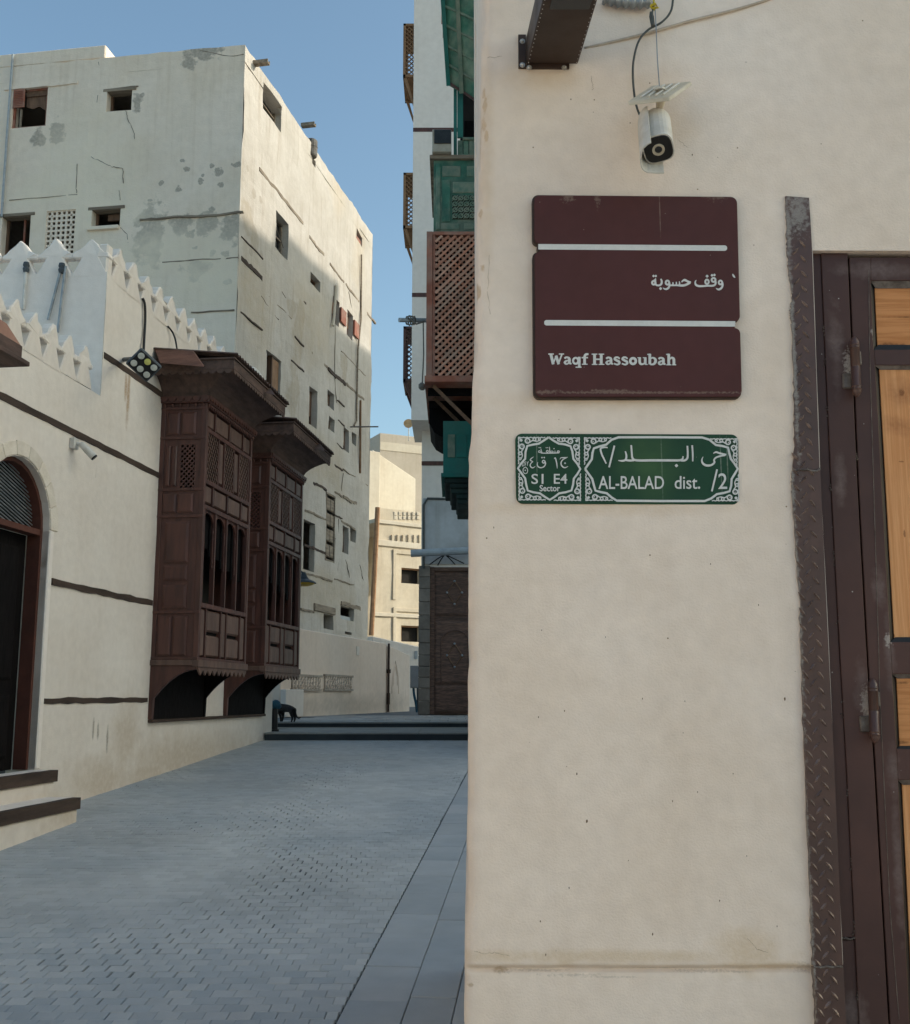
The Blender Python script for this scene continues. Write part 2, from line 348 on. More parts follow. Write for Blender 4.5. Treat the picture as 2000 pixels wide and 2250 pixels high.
M['green_wood'] = pm('green_wood', (0.060, 0.190, 0.130), (0.035, 0.130, 0.090), scale=2.6, rough=0.7, bump=0.35, bscale=26, bdist=0.01, stretch=(2, 0.6, 2), rnd=0.12,
    grain=(1.1, (4.0, 1.5, 1.6)), contrast=(0.4, 0.6))
M['teal_wood'] = pm('teal_wood', (0.018, 0.17, 0.14), (0.014, 0.11, 0.09), scale=2.6, rough=0.7, bump=0.3, bscale=26, rnd=0.1, grain=(1.3, (3.0, 1.2, 1.2)))
M['corbel'] = pm('corbel', (0.020, 0.045, 0.040), (0.012, 0.022, 0.020), scale=3, rough=0.8, bump=0.3, bscale=26)
M['green_pale'] = pm('green_pale', (0.24, 0.27, 0.20), (0.12, 0.20, 0.145), scale=3.0, rough=0.8, bump=0.3, bscale=26, stretch=(3, 0.6, 3), rnd=0.12)
M['metal_brown'] = pm('metal_brown', (0.082, 0.040, 0.034), (0.058, 0.029, 0.026), scale=2.2, rough=0.5, bump=0.08, bscale=120, bdist=0.003, spec=0.28,
    specks=(34, 0.075, (0.42, 0.40, 0.37)),
    blotches=[((0.17, 0.125, 0.115), 0.6, 30, 0.9, 0.7, ell(NW, (1850, 1060, 9, 40), (1935, 1290, 10, 30), (1960, 1440, 8, 60), (1968, 1690, 10, 40), (1978, 1900, 8, 120), (1900, 1520, 14, 40), (1840, 760, 12, 60), (1930, 590, 60, 14), (1880, 2230, 20, 40))), ((0.42, 0.38, 0.35), 0.7, 120, 1.2, 0.4, ell(NW, (1868, 800, 10, 26), (1908, 1545, 10, 30), (1925, 730, 6, 10), (1955, 1405, 5, 12)))])
M['plate_brown'] = pm('plate_brown', (0.100, 0.052, 0.042), (0.070, 0.038, 0.032), scale=6, rough=0.38, bump=0.1, bscale=120, bdist=0.003, spec=0.45,
    blotches=[((0.36, 0.34, 0.31), 0.6, 90, 1.2, 0.5, ell(NW, (1728, 500, 7, 60), (1739, 760, 5, 200), (1736, 1080, 6, 60), (1748, 1300, 5, 230), (1768, 1850, 5, 330), (1750, 470, 24, 36)))])
M['tread'] = pm('tread', (0.20, 0.14, 0.12), (0.10, 0.065, 0.055), scale=20, rough=0.3, spec=0.7, metallic=0.25, bump=0.1, bscale=90)
M['weld'] = pm('weld', (0.20, 0.17, 0.15), (0.09, 0.07, 0.06), scale=30, rough=0.5, metallic=0.3, bump=0.3, bscale=90)
M['orange_wood'] = pm('orange_wood', (0.70, 0.35, 0.155), (0.59, 0.265, 0.105), scale=3.0, rough=0.6, bump=0.12, bscale=40, bdist=0.003, stretch=(52, 1.3, 10), detail=6.0, spec=0.2, contrast=(0.40, 0.60),
    blotches=[((0.30, 0.115, 0.045), 0.6, 26, 0.7, 0.75, ell(NW, (1988, 858, 20, 24), (1978, 930, 26, 14))), ((0.16, 0.055, 0.02), 0.75, 80, 0.6, 0.3, ell(NW, (1990, 858, 5, 8), (1988, 1010, 6, 1.5), (1996, 1170, 2, 8), (1972, 1395, 3, 3)))])
M['orange_wood_flat'] = pm('orange_wood_flat', (0.60, 0.27, 0.105), (0.48, 0.195, 0.068), scale=3.0, rough=0.6, bump=0.12, bscale=40, bdist=0.003, stretch=(1.8, 40, 10), detail=6.0, spec=0.2, contrast=(0.40, 0.60),
    blotches=[((0.15, 0.055, 0.02), 0.75, 40, 1.0, 0.4, ell(NW, (1960, 752, 34, 4), (1985, 690, 26, 1.2), (1990, 1500, 12, 3), (1985, 1632, 16, 3)))])
M['sign_brown'] = pm('sign_brown', (0.084, 0.030, 0.030), (0.076, 0.029, 0.028), scale=3, rough=0.6, bump=0.03, bscale=200, bdist=0.002, spec=0.2,
    specks=(44, 0.05, (0.40, 0.33, 0.28)),
    blotches=[((0.40, 0.33, 0.26), 0.30, 130, 1.5, 0.5, ell(NW, (1400, 431, 220, 2.5), (1245, 440, 10, 12), (1310, 440, 4, 18), (1570, 440, 18, 7), (1400, 869, 220, 2), (1200, 868, 26, 3), (1340, 866, 40, 3))), ((0.42, 0.33, 0.27), 0.30, 60, 0.4, 0.5, ell(NW, (1446, 478, 1.0, 42)))])
M['sign_white'] = pm('sign_white', (0.66, 0.67, 0.66), (0.61, 0.62, 0.61), scale=20, rough=0.45, bump=0.0)
M['sign_green'] = pm('sign_green', (0.015, 0.062, 0.034), (0.018, 0.055, 0.030), scale=4, rough=0.5, bump=0.03, bscale=160, bdist=0.002, spec=0.22,
    specks=(50, 0.045, (0.45, 0.45, 0.38)),
    blotches=[((0.36, 0.40, 0.34), 0.40, 90, 0.5, 0.5, ell(NW, (1453, 1030, 1.4, 62), (1582, 1020, 1.2, 55), (1596, 1010, 1.2, 40), (1179, 1000, 1.2, 45))),
              ((0.05, 0.11, 0.045), 0.8, 6, 0.4, 0.7, ell(NW, (1430, 1030, 50, 60)))])
M['black'] = pm('black', (0.012, 0.012, 0.013), (0.018, 0.017, 0.017), scale=8, rough=0.4, bump=0.05)
M['void_shade'] = pm('void_shade', (0.03, 0.026, 0.022), (0.02, 0.017, 0.015), scale=3, rough=0.95, bump=0.0)  # near-black colour standing in for the shade of unlit interiors
M['glass_dark'] = pm('glass_dark', (0.02, 0.022, 0.025), (0.014, 0.015, 0.018), scale=2, rough=0.14, bump=0.0, spec=0.5)
M['cream_plastic'] = pm('cream_plastic', (0.62, 0.56, 0.45), (0.52, 0.45, 0.34), scale=14, rough=0.5, bump=0.05, bscale=90)
M['white_plastic'] = pm('white_plastic', (0.66, 0.64, 0.60), (0.56, 0.53, 0.47), scale=16, rough=0.45, bump=0.05, bscale=90)
M['grey_cable'] = pm('grey_cable', (0.09, 0.10, 0.095), (0.06, 0.065, 0.06), scale=30, rough=0.6, bump=0.1)
M['tan_cable'] = pm('tan_cable', (0.55, 0.46, 0.37), (0.45, 0.37, 0.29), scale=30, rough=0.7, bump=0.1)
M['yellow'] = pm('yellow', (0.62, 0.48, 0.03), (0.5, 0.38, 0.03), scale=30, rough=0.5, bump=0.05)
M['lamp_brown'] = pm('lamp_brown', (0.050, 0.030, 0.022), (0.038, 0.024, 0.019), scale=5, rough=0.5, bump=0.12, bscale=200, bdist=0.002)
M['rivet'] = pm('rivet', (0.55, 0.53, 0.50), (0.4, 0.38, 0.35), scale=20, rough=0.35, metallic=0.6, bump=0.0)
M['steel'] = pm('steel', (0.38, 0.40, 0.41), (0.26, 0.28, 0.29), scale=12, rough=0.45, metallic=0.6, bump=0.1)
M['slate_metal'] = pm('slate_metal', (0.07, 0.085, 0.095), (0.05, 0.06, 0.07), scale=10, rough=0.5, bump=0.05)
M['led'] = pm('led', (0.62, 0.62, 0.55), (0.5, 0.5, 0.44), scale=30, rough=0.25, bump=0.0)
M['led_yellow'] = pm('led_yellow', (0.70, 0.66, 0.20), (0.62, 0.58, 0.16), scale=30, rough=0.25, bump=0.0)
M['pipe_grey'] = pm('pipe_grey', (0.40, 0.44, 0.46), (0.32, 0.35, 0.37), scale=8, rough=0.5, bump=0.05)
M['rust_pipe'] = pm('rust_pipe', (0.16, 0.15, 0.135), (0.10, 0.085, 0.07), scale=8, rough=0.7, bump=0.1)
M['crack'] = pm('crack', (0.22, 0.18, 0.14), (0.14, 0.115, 0.09), scale=6, rough=0.95, bump=0.0)
M['pit'] = pm('pit', (0.16, 0.10, 0.055), (0.10, 0.065, 0.04), scale=30, rough=0.95, bump=0.0)
M['hair'] = pm('hair', (0.46, 0.36, 0.26), (0.36, 0.28, 0.20), scale=30, rough=0.95, bump=0.0)
M['voussoir'] = pm('voussoir', (0.74, 0.66, 0.56), (0.64, 0.56, 0.46), scale=8, rough=0.9, bump=0.35, bscale=60, rnd=0.12)
M['stone_pier'] = pm('stone_pier', (0.235, 0.20, 0.165), (0.165, 0.14, 0.115), scale=4, rough=0.95, bump=0.4, bscale=30, bdist=0.01, rnd=0.16)
M['old_door'] = pm('old_door', (0.115, 0.068, 0.050), (0.066, 0.041, 0.032), scale=2.5, rough=0.7, bump=0.3, bscale=30, stretch=(1, 6, 3), rnd=0.12, grain=(8, (1.7, 1.6, 1.5)))
M['ground'] = pm('ground', (0.46, 0.425, 0.38), (0.40, 0.37, 0.33), scale=0.7, rough=0.95, bump=0.3, bscale=20, world=True)
M['joint'] = pm('joint', (0.155, 0.165, 0.17), (0.10, 0.11, 0.115), scale=1.1, rough=1.0, bump=0.4, bscale=90, world=True)
PAVE = dict(scale=0.8, blotches=[((0.30, 0.30, 0.29), 0.35, 3.0, 0.8, 0.6, [(-2.6, 8.4, 0.5, 0.35), (-2.0, 11.5, 0.7, 0.6), (-1.0, 7.0, 0.5, 0.7), (-2.9, 6.4, 0.5, 0.3), (-1.4, 13.6, 1.2, 0.5), (-3.2, 9.6, 0.35, 0.8)]), ((0.60, 0.59, 0.57), 0.35, 2.0, 0.7, 0.7, [(-1.5, 9.6, 0.6, 0.5), (-1.2, 6.0, 0.7, 0.5), (-2.3, 5.2, 0.6, 0.3)])], rough=0.80, bump=0.35, bscale=85, bdist=0.004, world=True, mid=1.0, grain=(0.5, (0.80, 0.84, 0.88)))
M['sett'] = pm('sett', (0.55, 0.555, 0.54), (0.45, 0.465, 0.465), rnd=0.01, isl=0.07, **PAVE)
M['slab'] = pm('slab', (0.49, 0.505, 0.505), (0.43, 0.445, 0.45), rnd=0.05, **PAVE)
M['slab_up'] = pm('slab_up', (0.42, 0.40, 0.37), (0.33, 0.315, 0.29), rnd=0.08, **PAVE)
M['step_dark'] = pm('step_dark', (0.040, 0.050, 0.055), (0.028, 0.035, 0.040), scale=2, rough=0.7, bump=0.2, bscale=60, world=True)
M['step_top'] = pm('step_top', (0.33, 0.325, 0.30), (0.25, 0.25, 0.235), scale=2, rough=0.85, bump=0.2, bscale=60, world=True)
M['fur'] = pm('fur', (0.012, 0.010, 0.010), (0.02, 0.017, 0.015), scale=30, rough=0.8, bump=0.4, bscale=300)
M['blue_bag'] = pm('blue_bag', (0.02, 0.10, 0.16), (0.015, 0.07, 0.11), scale=12, rough=0.5, bump=0.4, bscale=20, bdist=0.02)
M['box_grey'] = pm('box_grey', (0.30, 0.315, 0.32), (0.25, 0.26, 0.27), scale=4, rough=0.5, bump=0.05)
M['dish_orange'] = pm('dish_orange', (0.55, 0.36, 0.18), (0.42, 0.25, 0.11), scale=4, rough=0.6, bump=0.05)
M['lamp_yellow'] = pm('lamp_yellow', (0.65, 0.42, 0.05), (0.6, 0.36, 0.04), scale=4, rough=0.4, bump=0.0)  # plain yellow of the lamp's underside, no emission
M['carved'] = pm('carved', (0.50, 0.42, 0.34), (0.40, 0.33, 0.26), scale=6, rough=0.95, bump=1.0, bscale=7, bdist=0.05)
M['ac_white'] = pm('ac_white', (0.45, 0.41, 0.33), (0.34, 0.30, 0.23), scale=6, rough=0.6, bump=0.05)
M['rope'] = pm('rope', (0.24, 0.23, 0.20), (0.15, 0.14, 0.125), scale=40, rough=0.95, bump=0.4, bscale=120)

# ------------------------------------------------------------------ ground, paving, steps
g = MB()
prof = [(-70, -0.03), (0.0, -0.03), (15.78, 15.78 * SLOPE - 0.03), (15.84, Z_STEP1 - 0.05), (18.15, Z_STEP1 - 0.05), (18.24, Z_UP - 0.03), (1200, Z_UP - 0.03)]
for (y0, z0), (y1, z1) in zip(prof, prof[1:]): g.quad((-500, y0, z0), (500, y0, z0), (500, y1, z1), (-500, y1, z1))
tag(g.build('ground', M['ground'], fix=False), kind='structure')

lane = MB()      # bedding of the lane, shows in the joints
lane.quad((-6, 2.6, 2.6 * SLOPE - 0.016), (3.5, 2.6, 2.6 * SLOPE - 0.016), (3.5, 15.78, 15.78 * SLOPE - 0.016), (-6, 15.78, 15.78 * SLOPE - 0.016))
paving = tag(lane.build('lane_paving', M['joint'], fix=False), kind='structure')
e0 = on_ground(735, 2250); e1 = on_ground(1025, 1700)
EDX = (e1.x - e0.x) / (e1.y - e0.y)
def edge_x(y): return e0.x + EDX * (y - e0.y)
def sett_mesh(w, d):
    m = MB(); h = 0.05; c = 0.0035; x, y = w / 2, d / 2
    lo = [(-x, -y), (x, -y), (x, y), (-x, y)]; hi = [(-x + c, -y + c), (x - c, -y + c), (x - c, y - c), (-x + c, y - c)]
    m.v = [Vector((*p, -h)) for p in lo] + [Vector((*p, -c * 0.7)) for p in lo] + [Vector((*p, 0)) for p in hi]
    for r in (0, 4):
        for i in range(4): j = (i + 1) % 4; m.f.append([r + i, r + j, r + 4 + j, r + 4 + i])
    m.f.append([8, 9, 10, 11]); return m
SW, SD = 0.098, 0.090
smesh = sett_mesh(SW, SD).mesh('sett'); sbase = sett_mesh(SW, SD)
rest = MB(); setts = []
tiltM = Matrix.Rotation(math.atan(SLOPE), 4, 'X')
y = 3.9; row = 0
while y < 15.76:
    xl = LW.o.x + math.tan(_ang) * y - 0.1; xr = edge_x(y) - 0.004
    x = xr if row % 2 else xr - SW / 2
    first = True
    while x > xl:
        w = SW
        if first and row % 2: w = SW / 2
        cx = x if not (first and row % 2) else x - SW * 0.25
        patch = max(0.0, noise.noise(Vector((cx * 0.95, y * 0.55, 3.3))) * 2.6 - 0.25)
        gx = 0.0004 + min(0.016, 0.016 * patch) * RN.random() ** 1.5; gy = 0.0004 + min(0.006, 0.006 * patch) * RN.random() ** 2
        dz = RN.gauss(0, 0.0009) - 0.0015 * patch * RN.random() + 0.010 * noise.noise(Vector((cx * 0.5, y * 0.5, 8.0)))
        T = Matrix.Translation((cx - gx / 2, y, y * SLOPE + dz)) @ tiltM @ Matrix.Rotation(RN.gauss(0, 0.011), 4, 'X') @ Matrix.Rotation(RN.gauss(0, 0.011), 4, 'Y') @ Matrix.Rotation(RN.gauss(0, 0.006), 4, 'Z') @ Matrix.Diagonal(((w - gx) / SW, (SD - gy) / SD, 1, 1))
        # visible left limit at this depth
        vis = cx > -1000 / FPX * (y * CT + (y * SLOPE - EYE) * ST) - 0.1 and y > 4.5
        if vis and len(setts) < 300: setts.append(obj('sett', smesh, M['sett'], paving, T))
        else:
            k = len(rest.v); rest.v += [T @ v for v in sbase.v]; rest.f += [[k + i for i in f] for f in sbase.f]
        x -= SW; first = False
    y += SD; row += 1
tag(rest.build('setts', M['sett'], paving, fix=False), kind='stuff')
# long slabs along the right edge
dirv = Vector((EDX, 1, 0)).normalized(); nrm = Vector((dirv.y, -dirv.x, 0))
off = 0.004
for (wd_, ln, ph) in ((0.255, 0.47, 0.1), (0.20, 0.62, 0.33), (0.26, 0.55, 0.0), (0.26, 0.55, 0.3)):
    t = 3.4 + ph
    while t < 15.5:
        l = min(ln, 15.74 - t)
        P = Vector((edge_x(0), 0, 0)) + dirv * (t + l / 2) + nrm * (off + wd_ / 2)
        if P.y + l / 2 < 15.76 and P.x < 0.9:
            m = MB(); c = 0.004; g_ = 0.0022 if wd_ < 0.25 else 0.0015
            m.box(-wd_ / 2 + g_, wd_ / 2 - g_, -l / 2 + g_ * 0.6, l / 2 - g_ * 0.6, -0.05, 0)
            T = Matrix.Translation((P.x, P.y, P.y * SLOPE + RN.gauss(0, 0.0012))) @ tiltM @ Matrix.Rotation(-math.atan(EDX), 4, 'Z')
            m.build('edge_slab', M['slab'], paving, T, bevel=0.003)
        t += ln
    off += wd_
def step_block(y0, y1, zb, zt, lab):
    xl = LW.o.x + math.tan(_ang) * y0 + 0.02 if y0 < 17 else -3.3
    t = thing('stone_step', lab, 'step', (-1, y0, zb))
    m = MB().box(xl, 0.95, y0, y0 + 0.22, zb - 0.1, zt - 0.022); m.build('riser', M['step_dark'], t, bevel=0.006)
    x = xl
    while x < 0.93:
        w = min(0.72, 0.95 - x)
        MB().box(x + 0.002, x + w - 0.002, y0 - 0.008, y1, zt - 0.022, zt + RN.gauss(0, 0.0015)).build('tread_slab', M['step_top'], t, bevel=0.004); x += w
step_block(15.80, 18.19, 15.8 * SLOPE, Z_STEP1, 'lower dark stone step across the lane at the far end of the paving')
step_block(18.20, 18.75, Z_STEP1, Z_UP, 'upper dark stone step where the black cat stands')
up = MB().quad((-12, 18.76, Z_UP - 0.012), (4, 18.76, Z_UP - 0.012), (4, 70, Z_UP - 0.012), (-12, 70, Z_UP - 0.012))
pav2 = tag(up.build('upper_pavement', M['joint'], fix=False), kind='structure')
for i in range(13):
    for j in range(6):
        x = -3.0 + i * 0.32 + (0.16 if j % 2 else 0); yy = 18.78 + j * 1.0
        MB().box(x + 0.006, x + 0.314, yy, yy + 0.985, Z_UP - 0.05, Z_UP + RN.gauss(0, 0.002)).build('paving_slab', M['slab_up'], pav2)

# ------------------------------------------------------------------ the near house with the signs
nb = thing('sign_house', 'cream plastered house corner carrying the brown and green signs', 'house', NW.w(0.6, 0, 0))
ed = [(x, NW.hit(px, py)) for x, px, py in ((0, 1058, 0), (0, 1055, 300), (0, 1047, 480), (0, 1048, 650), (0, 1040, 740), (0, 1038, 900), (0, 1030, 1000), (0, 1029, 1600), (0, 1026, 1900), (0, 1022, 2130), (0, 1019, 2250))]
ez = sorted([(h[1], h[0]) for _, h in ed])
def edge_u(z):
    if z <= ez[0][0]: return ez[0][1]
    for (z0, u0), (z1, u1) in zip(ez, ez[1:]):
        if z <= z1: return u0 + (u1 - u0) * (z - z0) / (z1 - z0)
    return ez[-1][1]
pl = [(436, 1776), (560, 1781), (1035, 1797), (1445, 1817), (1668, 1827), (2121, 1847), (2250, 1853)]   # door opening edge = right edge of the steel plate
plz = sorted([NW.hit(x, y_)[::-1] for y_, x in pl])
def door_u(z):
    if z <= plz[0][0]: return plz[0][1]
    for (z0, u0), (z1, u1) in zip(plz, plz[1:]):
        if z <= z1: return u0 + (u1 - u0) * (z - z0) / max(1e-6, z1 - z0)
    return plz[-1][1]
Z_LINT = NW.hit(1800, 553)[1]
Z_GRV = NW.hit(1400, 2128)[1]
DOOR_R = 2.75
def face_n(u, z):
    d = 0.0035 * (nz(u, z, 2.0, 1) + 0.5 * nz(u, z, 6, 2)) + 0.0012 * nz(u, z, 22, 3)
    zc_ = z - Z_GRV - 0.004 * nz(u, 0, 3, 8)
    g_ = zc_ / 0.007
    d -= 0.013 * math.exp(-g_ * g_) * (1 + 0.5 * nz(u, z, 14, 4))
    s = 1 / (1 + math.exp(-max(-60, min(60, zc_ / 0.0025)))); d += 0.008 * s
    if z < Z_GRV: d -= 0.006 * math.exp(-(Z_GRV - z) / 0.03)
    return d
m = MB()
zs = [0.0 + 0.06 * i for i in range(11)] + [0.66 + 0.013 * i for i in range(60)]
zs += [zs[-1] + 0.02 * (i + 1) for i in range(100)]
while zs[-1] < 4.4: zs.append(zs[-1] + 0.05)
while zs[-1] < 5.2: zs.append(zs[-1] + 0.2)
zs = sorted(set(round(z, 4) for z in zs + [Z_LINT] + [Z_GRV - 0.03 + 0.003 * i for i in range(21)]))
NU = 62
rows = []
CR = 0.020       # rounded corner
for z in zs:
    r = []; eu = edge_u(z)
    chip = 0.012 * max(0, nz(0, z, 5, 7)) + 0.006 * max(0, nz(0, z, 16, 6)) + (0.010 * max(0, nz(0, z, 9, 17)) if z > 2.2 else 0)
    eu += chip
    # side wall running back along the lane, then round the corner, then the face
    for yb in (2.4, 2.0, 1.6, 0.7, 0.3, 0.12, 0.05): r.append(Vector((eu + 0.012 * yb + 0.003 * nz(yb, z, 4, 12) + 0.10 * yb * 0.0, z, -yb)))
    for k in range(5):
        a = k / 4 * math.pi / 2; r.append(Vector((eu + CR - CR * math.cos(a), z, -CR + CR * math.sin(a) + face_n(eu, z) * k / 4)))
    ue = door_u(z) + 0.004
    for i in range(1, NU + 1):
        t = i / NU; u = eu + CR + (ue - eu - CR) * t; r.append(Vector((u, z, face_n(u, z))))
    for u in [ue + (DOOR_R - ue) * i / 16 for i in range(1, 17)] + [3.4, 4.5, 6.0]: r.append(Vector((u, z, face_n(u, z))))
    rows.append(r)
for r in rows: m.v += r
nc = len(rows[0]); idoor = 12 + NU - 1
for j in range(len(rows) - 1):
    for i in range(nc - 1):
        if zs[j] < Z_LINT - 1e-4 and idoor <= i < idoor + 16: continue
        a = j * nc + i; m.f.append([a, a + 1, a + nc + 1, a + nc])
o = m.build('wall', M['near_plaster'], nb, NW.M, smooth=True, fix=False)
# lintel and jamb reveals, roof, back
zl = Z_LINT
MB().box(door_u(zl) - 0.05, DOOR_R + 0.02, zl - 0.0, zl + 0.10, -0.30, -0.004).build('lintel', M['near_plaster'], nb, NW.M)
MB().box(DOOR_R - 0.002, DOOR_R + 0.2, 0, zl, -0.3, -0.004).build('jamb', M['near_plaster'], nb, NW.M)
MB().box(0.10, 6.0, 0, 5.2, -2.4, -2.2).box(5.7, 6.0, 0, 5.2, -2.2, -0.05).build('rear_wall', M['near_plaster'], nb, NW.M)  # unseen rear, made shallow so sky light reaches the lane
MB().box(0.12, 5.7, 4.8, 5.0, -2.2, -0.1).build('roof', M['near_plaster'], nb, NW.M)
m = MB()
for (x, y_, r_) in ((1289, 1804, 3.2), (1267, 1700, 2.2), (1723, 1536, 2.6), (1411, 1535, 1.6), (1240, 1562, 1.6), (1504, 1541, 1.3), (1580, 1978, 1.5), (1433, 2051, 1.9), (1250, 1950, 1.5), (1187, 2023, 1.7), (1199, 2096, 1.8), (1477, 1760, 1.4), (1532, 1740, 1.3), (1183, 1576, 1.5), (1640, 1880, 1.3), (1706, 2034, 1.4),
                    (1520, 343, 1.8), (1254, 222, 1.7), (1303, 250, 1.0), (1638, 140, 1.2), (1085, 1160, 1.6), (1560, 1240, 1.2), (1330, 1400, 1.1), (1665, 1330, 1.4), (1190, 1385, 1.1), (1500, 1610, 1.0), (1610, 1700, 1.1), (1380, 1890, 1.2)):
    u, z = NW.hit(x, y_); k = .0011 * r_; n_ = face_n(u, z); a0 = RN.random() * 6
    pts = [(u + k * .75 * math.cos(a) * (.7 + .6 * RN.random()), z + k * 1.5 * math.sin(a) * (.7 + .6 * RN.random())) for a in [a0 + 2 * math.pi * q_ / 7 for q_ in range(7)]]
    m.prism(pts, n_ - .003, n_ + .0006)
tag(m.build('pits', M['pit'], nb, NW.M), kind='stuff')
def hair(pts, r):
    q = []
    for (x0, y0), (x1, y1) in zip(pts, pts[1:]):
        for i in range(8): t = i / 8; u, z = NW.hit(x0 + (x1 - x0) * t + RN.gauss(0, .8), y0 + (y1 - y0) * t + RN.gauss(0, .8)); q.append((u, z, face_n(u, z) + .0001))
    MB().tube(q, [r * (.4 + RN.random()) for _ in q], 4).build('hairline_crack', M['hair'], nb, NW.M)
for c_ in ([(1072, 131), (1108, 128)], [(1298, 170), (1301, 190), (1302, 204)], [(1490, 310), (1512, 330)], [(1120, 2098), (1090, 2092), (1062, 2094), (1040, 2088)], [(1076, 560), (1071, 640), (1078, 700)], [(1640, 2060), (1662, 2085), (1690, 2092)]): hair(c_, .0007)
# ---- diamond plate guard
gp = MB()
def plate_piece(ml, mr, n1, thick=0.003):
    """ml, mr: pixel outlines down the left and right edge"""
    L_ = [NW.hit(x, y_) for x, y_ in ml]; R_ = [NW.hit(x, y_) for x, y_ in mr]
    gp.prism(R_[::-1][::-1] + L_[::-1], n1 - thick - 0.016, n1)
def jl(pts, a, k=14):
    out = []
    for (x0, y0), (x1, y1) in zip(pts, pts[1:]):
        for i in range(k): t = i / k; out.append((x0 + (x1 - x0) * t + RN.gauss(0, a), y0 + (y1 - y0) * t))
    return out + [pts[-1]]
PL = [(1724, 436), (1726, 540), (1729, 600), (1738, 660), (1732, 690), (1737, 715), (1743, 914), (1741, 1034)]
PL2 = [(1736, 1037), (1738, 1100), (1754, 1342), (1762, 1582), (1776, 1950), (1781, 2118)]
PL3 = [(1783, 2122), (1790, 2250), (1800, 2480)]
plate_piece(jl(PL, 1.2), [(1774, 440), (1778, 500), (1781, 560), (1797, 1035)], 0.016)
plate_piece(jl(PL2, 1.2), [(1798, 1036), (1817, 1445), (1828, 1668), (1847, 2120)], 0.0175)
plate_piece(jl(PL3, 1.0), [(1848, 2122), (1854, 2250), (1866, 2480)], 0.0185)
guard = gp.build('corner_guard', M['plate_brown'], nb, NW.M)
tr = MB()
def lerpx(P, y_):
    if y_ <= P[0][1]: return P[0][0]
    for (x0, y0), (x1, y1) in zip(P, P[1:]):
        if y_ <= y1: return x0 + (x1 - x0) * (y_ - y0) / max(1e-6, y1 - y0)
    return P[-1][0]
LFT = PL + PL2 + PL3; RGT = [(1774, 440), (1781, 560), (1797, 1035), (1817, 1445), (1828, 1668), (1847, 2120), (1866, 2480)]
y_ = 535; i = 0
while y_ < 2300:
    sp = 33 + 3 * (y_ - 500) / 1700
    for c in range(4):
        x0 = lerpx(LFT, y_); x1 = lerpx(RGT, y_); cx = x1 - 50 + c * 16.5 + 2; yy = y_ + (sp / 2 if c % 2 else 0)
        if cx < x0 + 6 or cx > x1 - 4: continue
        u, z = NW.hit(cx, yy, 0.018); a = math.radians(50 if c % 2 else 128) + RN.gauss(0, 0.03)
        nn = 0.016 if yy < 1036 else (0.0175 if yy < 2121 else 0.0185)
        k = len(tr.v); L_, w_ = 0.0155, 0.0042; ca, sa = math.cos(a), math.sin(a)
        for (p, q, h) in ((-L_, 0, 0), (-L_ * .3, w_, 0), (L_ * .4, w_, 0), (L_, 0, 0), (L_ * .4, -w_, 0), (-L_ * .3, -w_, 0), (-L_ * .45, 0, .0046), (L_ * .45, 0, .0046)):
            tr.v.append(Vector((u + p * ca - q * sa, z + p * sa + q * ca, nn - 0.0003 + h)))
        tr.f += [[k, k + 6, k + 1][::-1], [k + 1, k + 6, k + 7, k + 2][::-1], [k + 2, k + 7, k + 3][::-1], [k + 3, k + 7, k + 4][::-1], [k + 4, k + 7, k + 6, k + 5][::-1], [k + 5, k + 6, k][::-1]]
    y_ += sp
tag(tr.build('tread_pattern', M['tread'], guard, NW.M, fix=True), kind='stuff')
wl = MB()
for yw in (1036, 2121):
    x0, x1 = lerpx(LFT, yw), lerpx(RGT, yw); pts = [NW.hit(x0 + (x1 - x0) * i / 9, yw + RN.gauss(0, 1.2)) for i in range(10)]
    wl.tube([(u, z, 0.0185) for u, z in pts], [0.002 + RN.random() * 0.002 for _ in pts], 6)
wl.build('weld_bead', M['weld'], guard, NW.M)

# ---- steel and wood door, part of the house
DN = -0.012
def linex(pts): return lambda y_: lerpx(pts, y_)
W1 = [(1804, 560), (1827, 1080), (1848, 1480), (1856, 1600), (1886, 2204), (1900, 2480)]       # weld between strip and jamb
W2 = [(1865, 564), (1887, 1082), (1909, 1486), (1921, 1650), (1955, 2250), (1968, 2480)]       # gap between jamb and leaf
def strip(m, A, B, n0, n1, y0=556, y1=2480, inset=(0, 0), k=12):
    L_ = []; R_ = []
    for i in range(k + 1):
        yy = y0 + (y1 - y0) * i / k
        a = NW.hit(A(yy) + inset[0], yy, n1); b = NW.hit(B(yy) - inset[1], yy, n1); L_.append(a); R_.append(b)
    m.prism(L_[::-1] + R_, n0, n1)
m = MB(); strip(m, linex(RGT), linex(W1), -0.06, DN, inset=(-3, 0.6), y1=1700 + 360); frame_a = m.build('door', M['metal_brown'], nb, NW.M, bevel=0.0015)
door = frame_a; door['label'] = 'dark brown steel door frame with wood panelled leaf'
m = MB(); strip(m, linex(RGT), linex(W1), -0.06, DN - 0.002, y0=2066, inset=(-3, 0.6)); m.build('lower_strip', M['metal_brown'], door, NW.M, bevel=0.0015)
m = MB(); strip(m, linex(W1), linex(W2), -0.06, DN + 0.004, inset=(0.6, 2.0)); m.build('jamb_post', M['metal_brown'], door, NW.M, bevel=0.0015)
XR = 2640
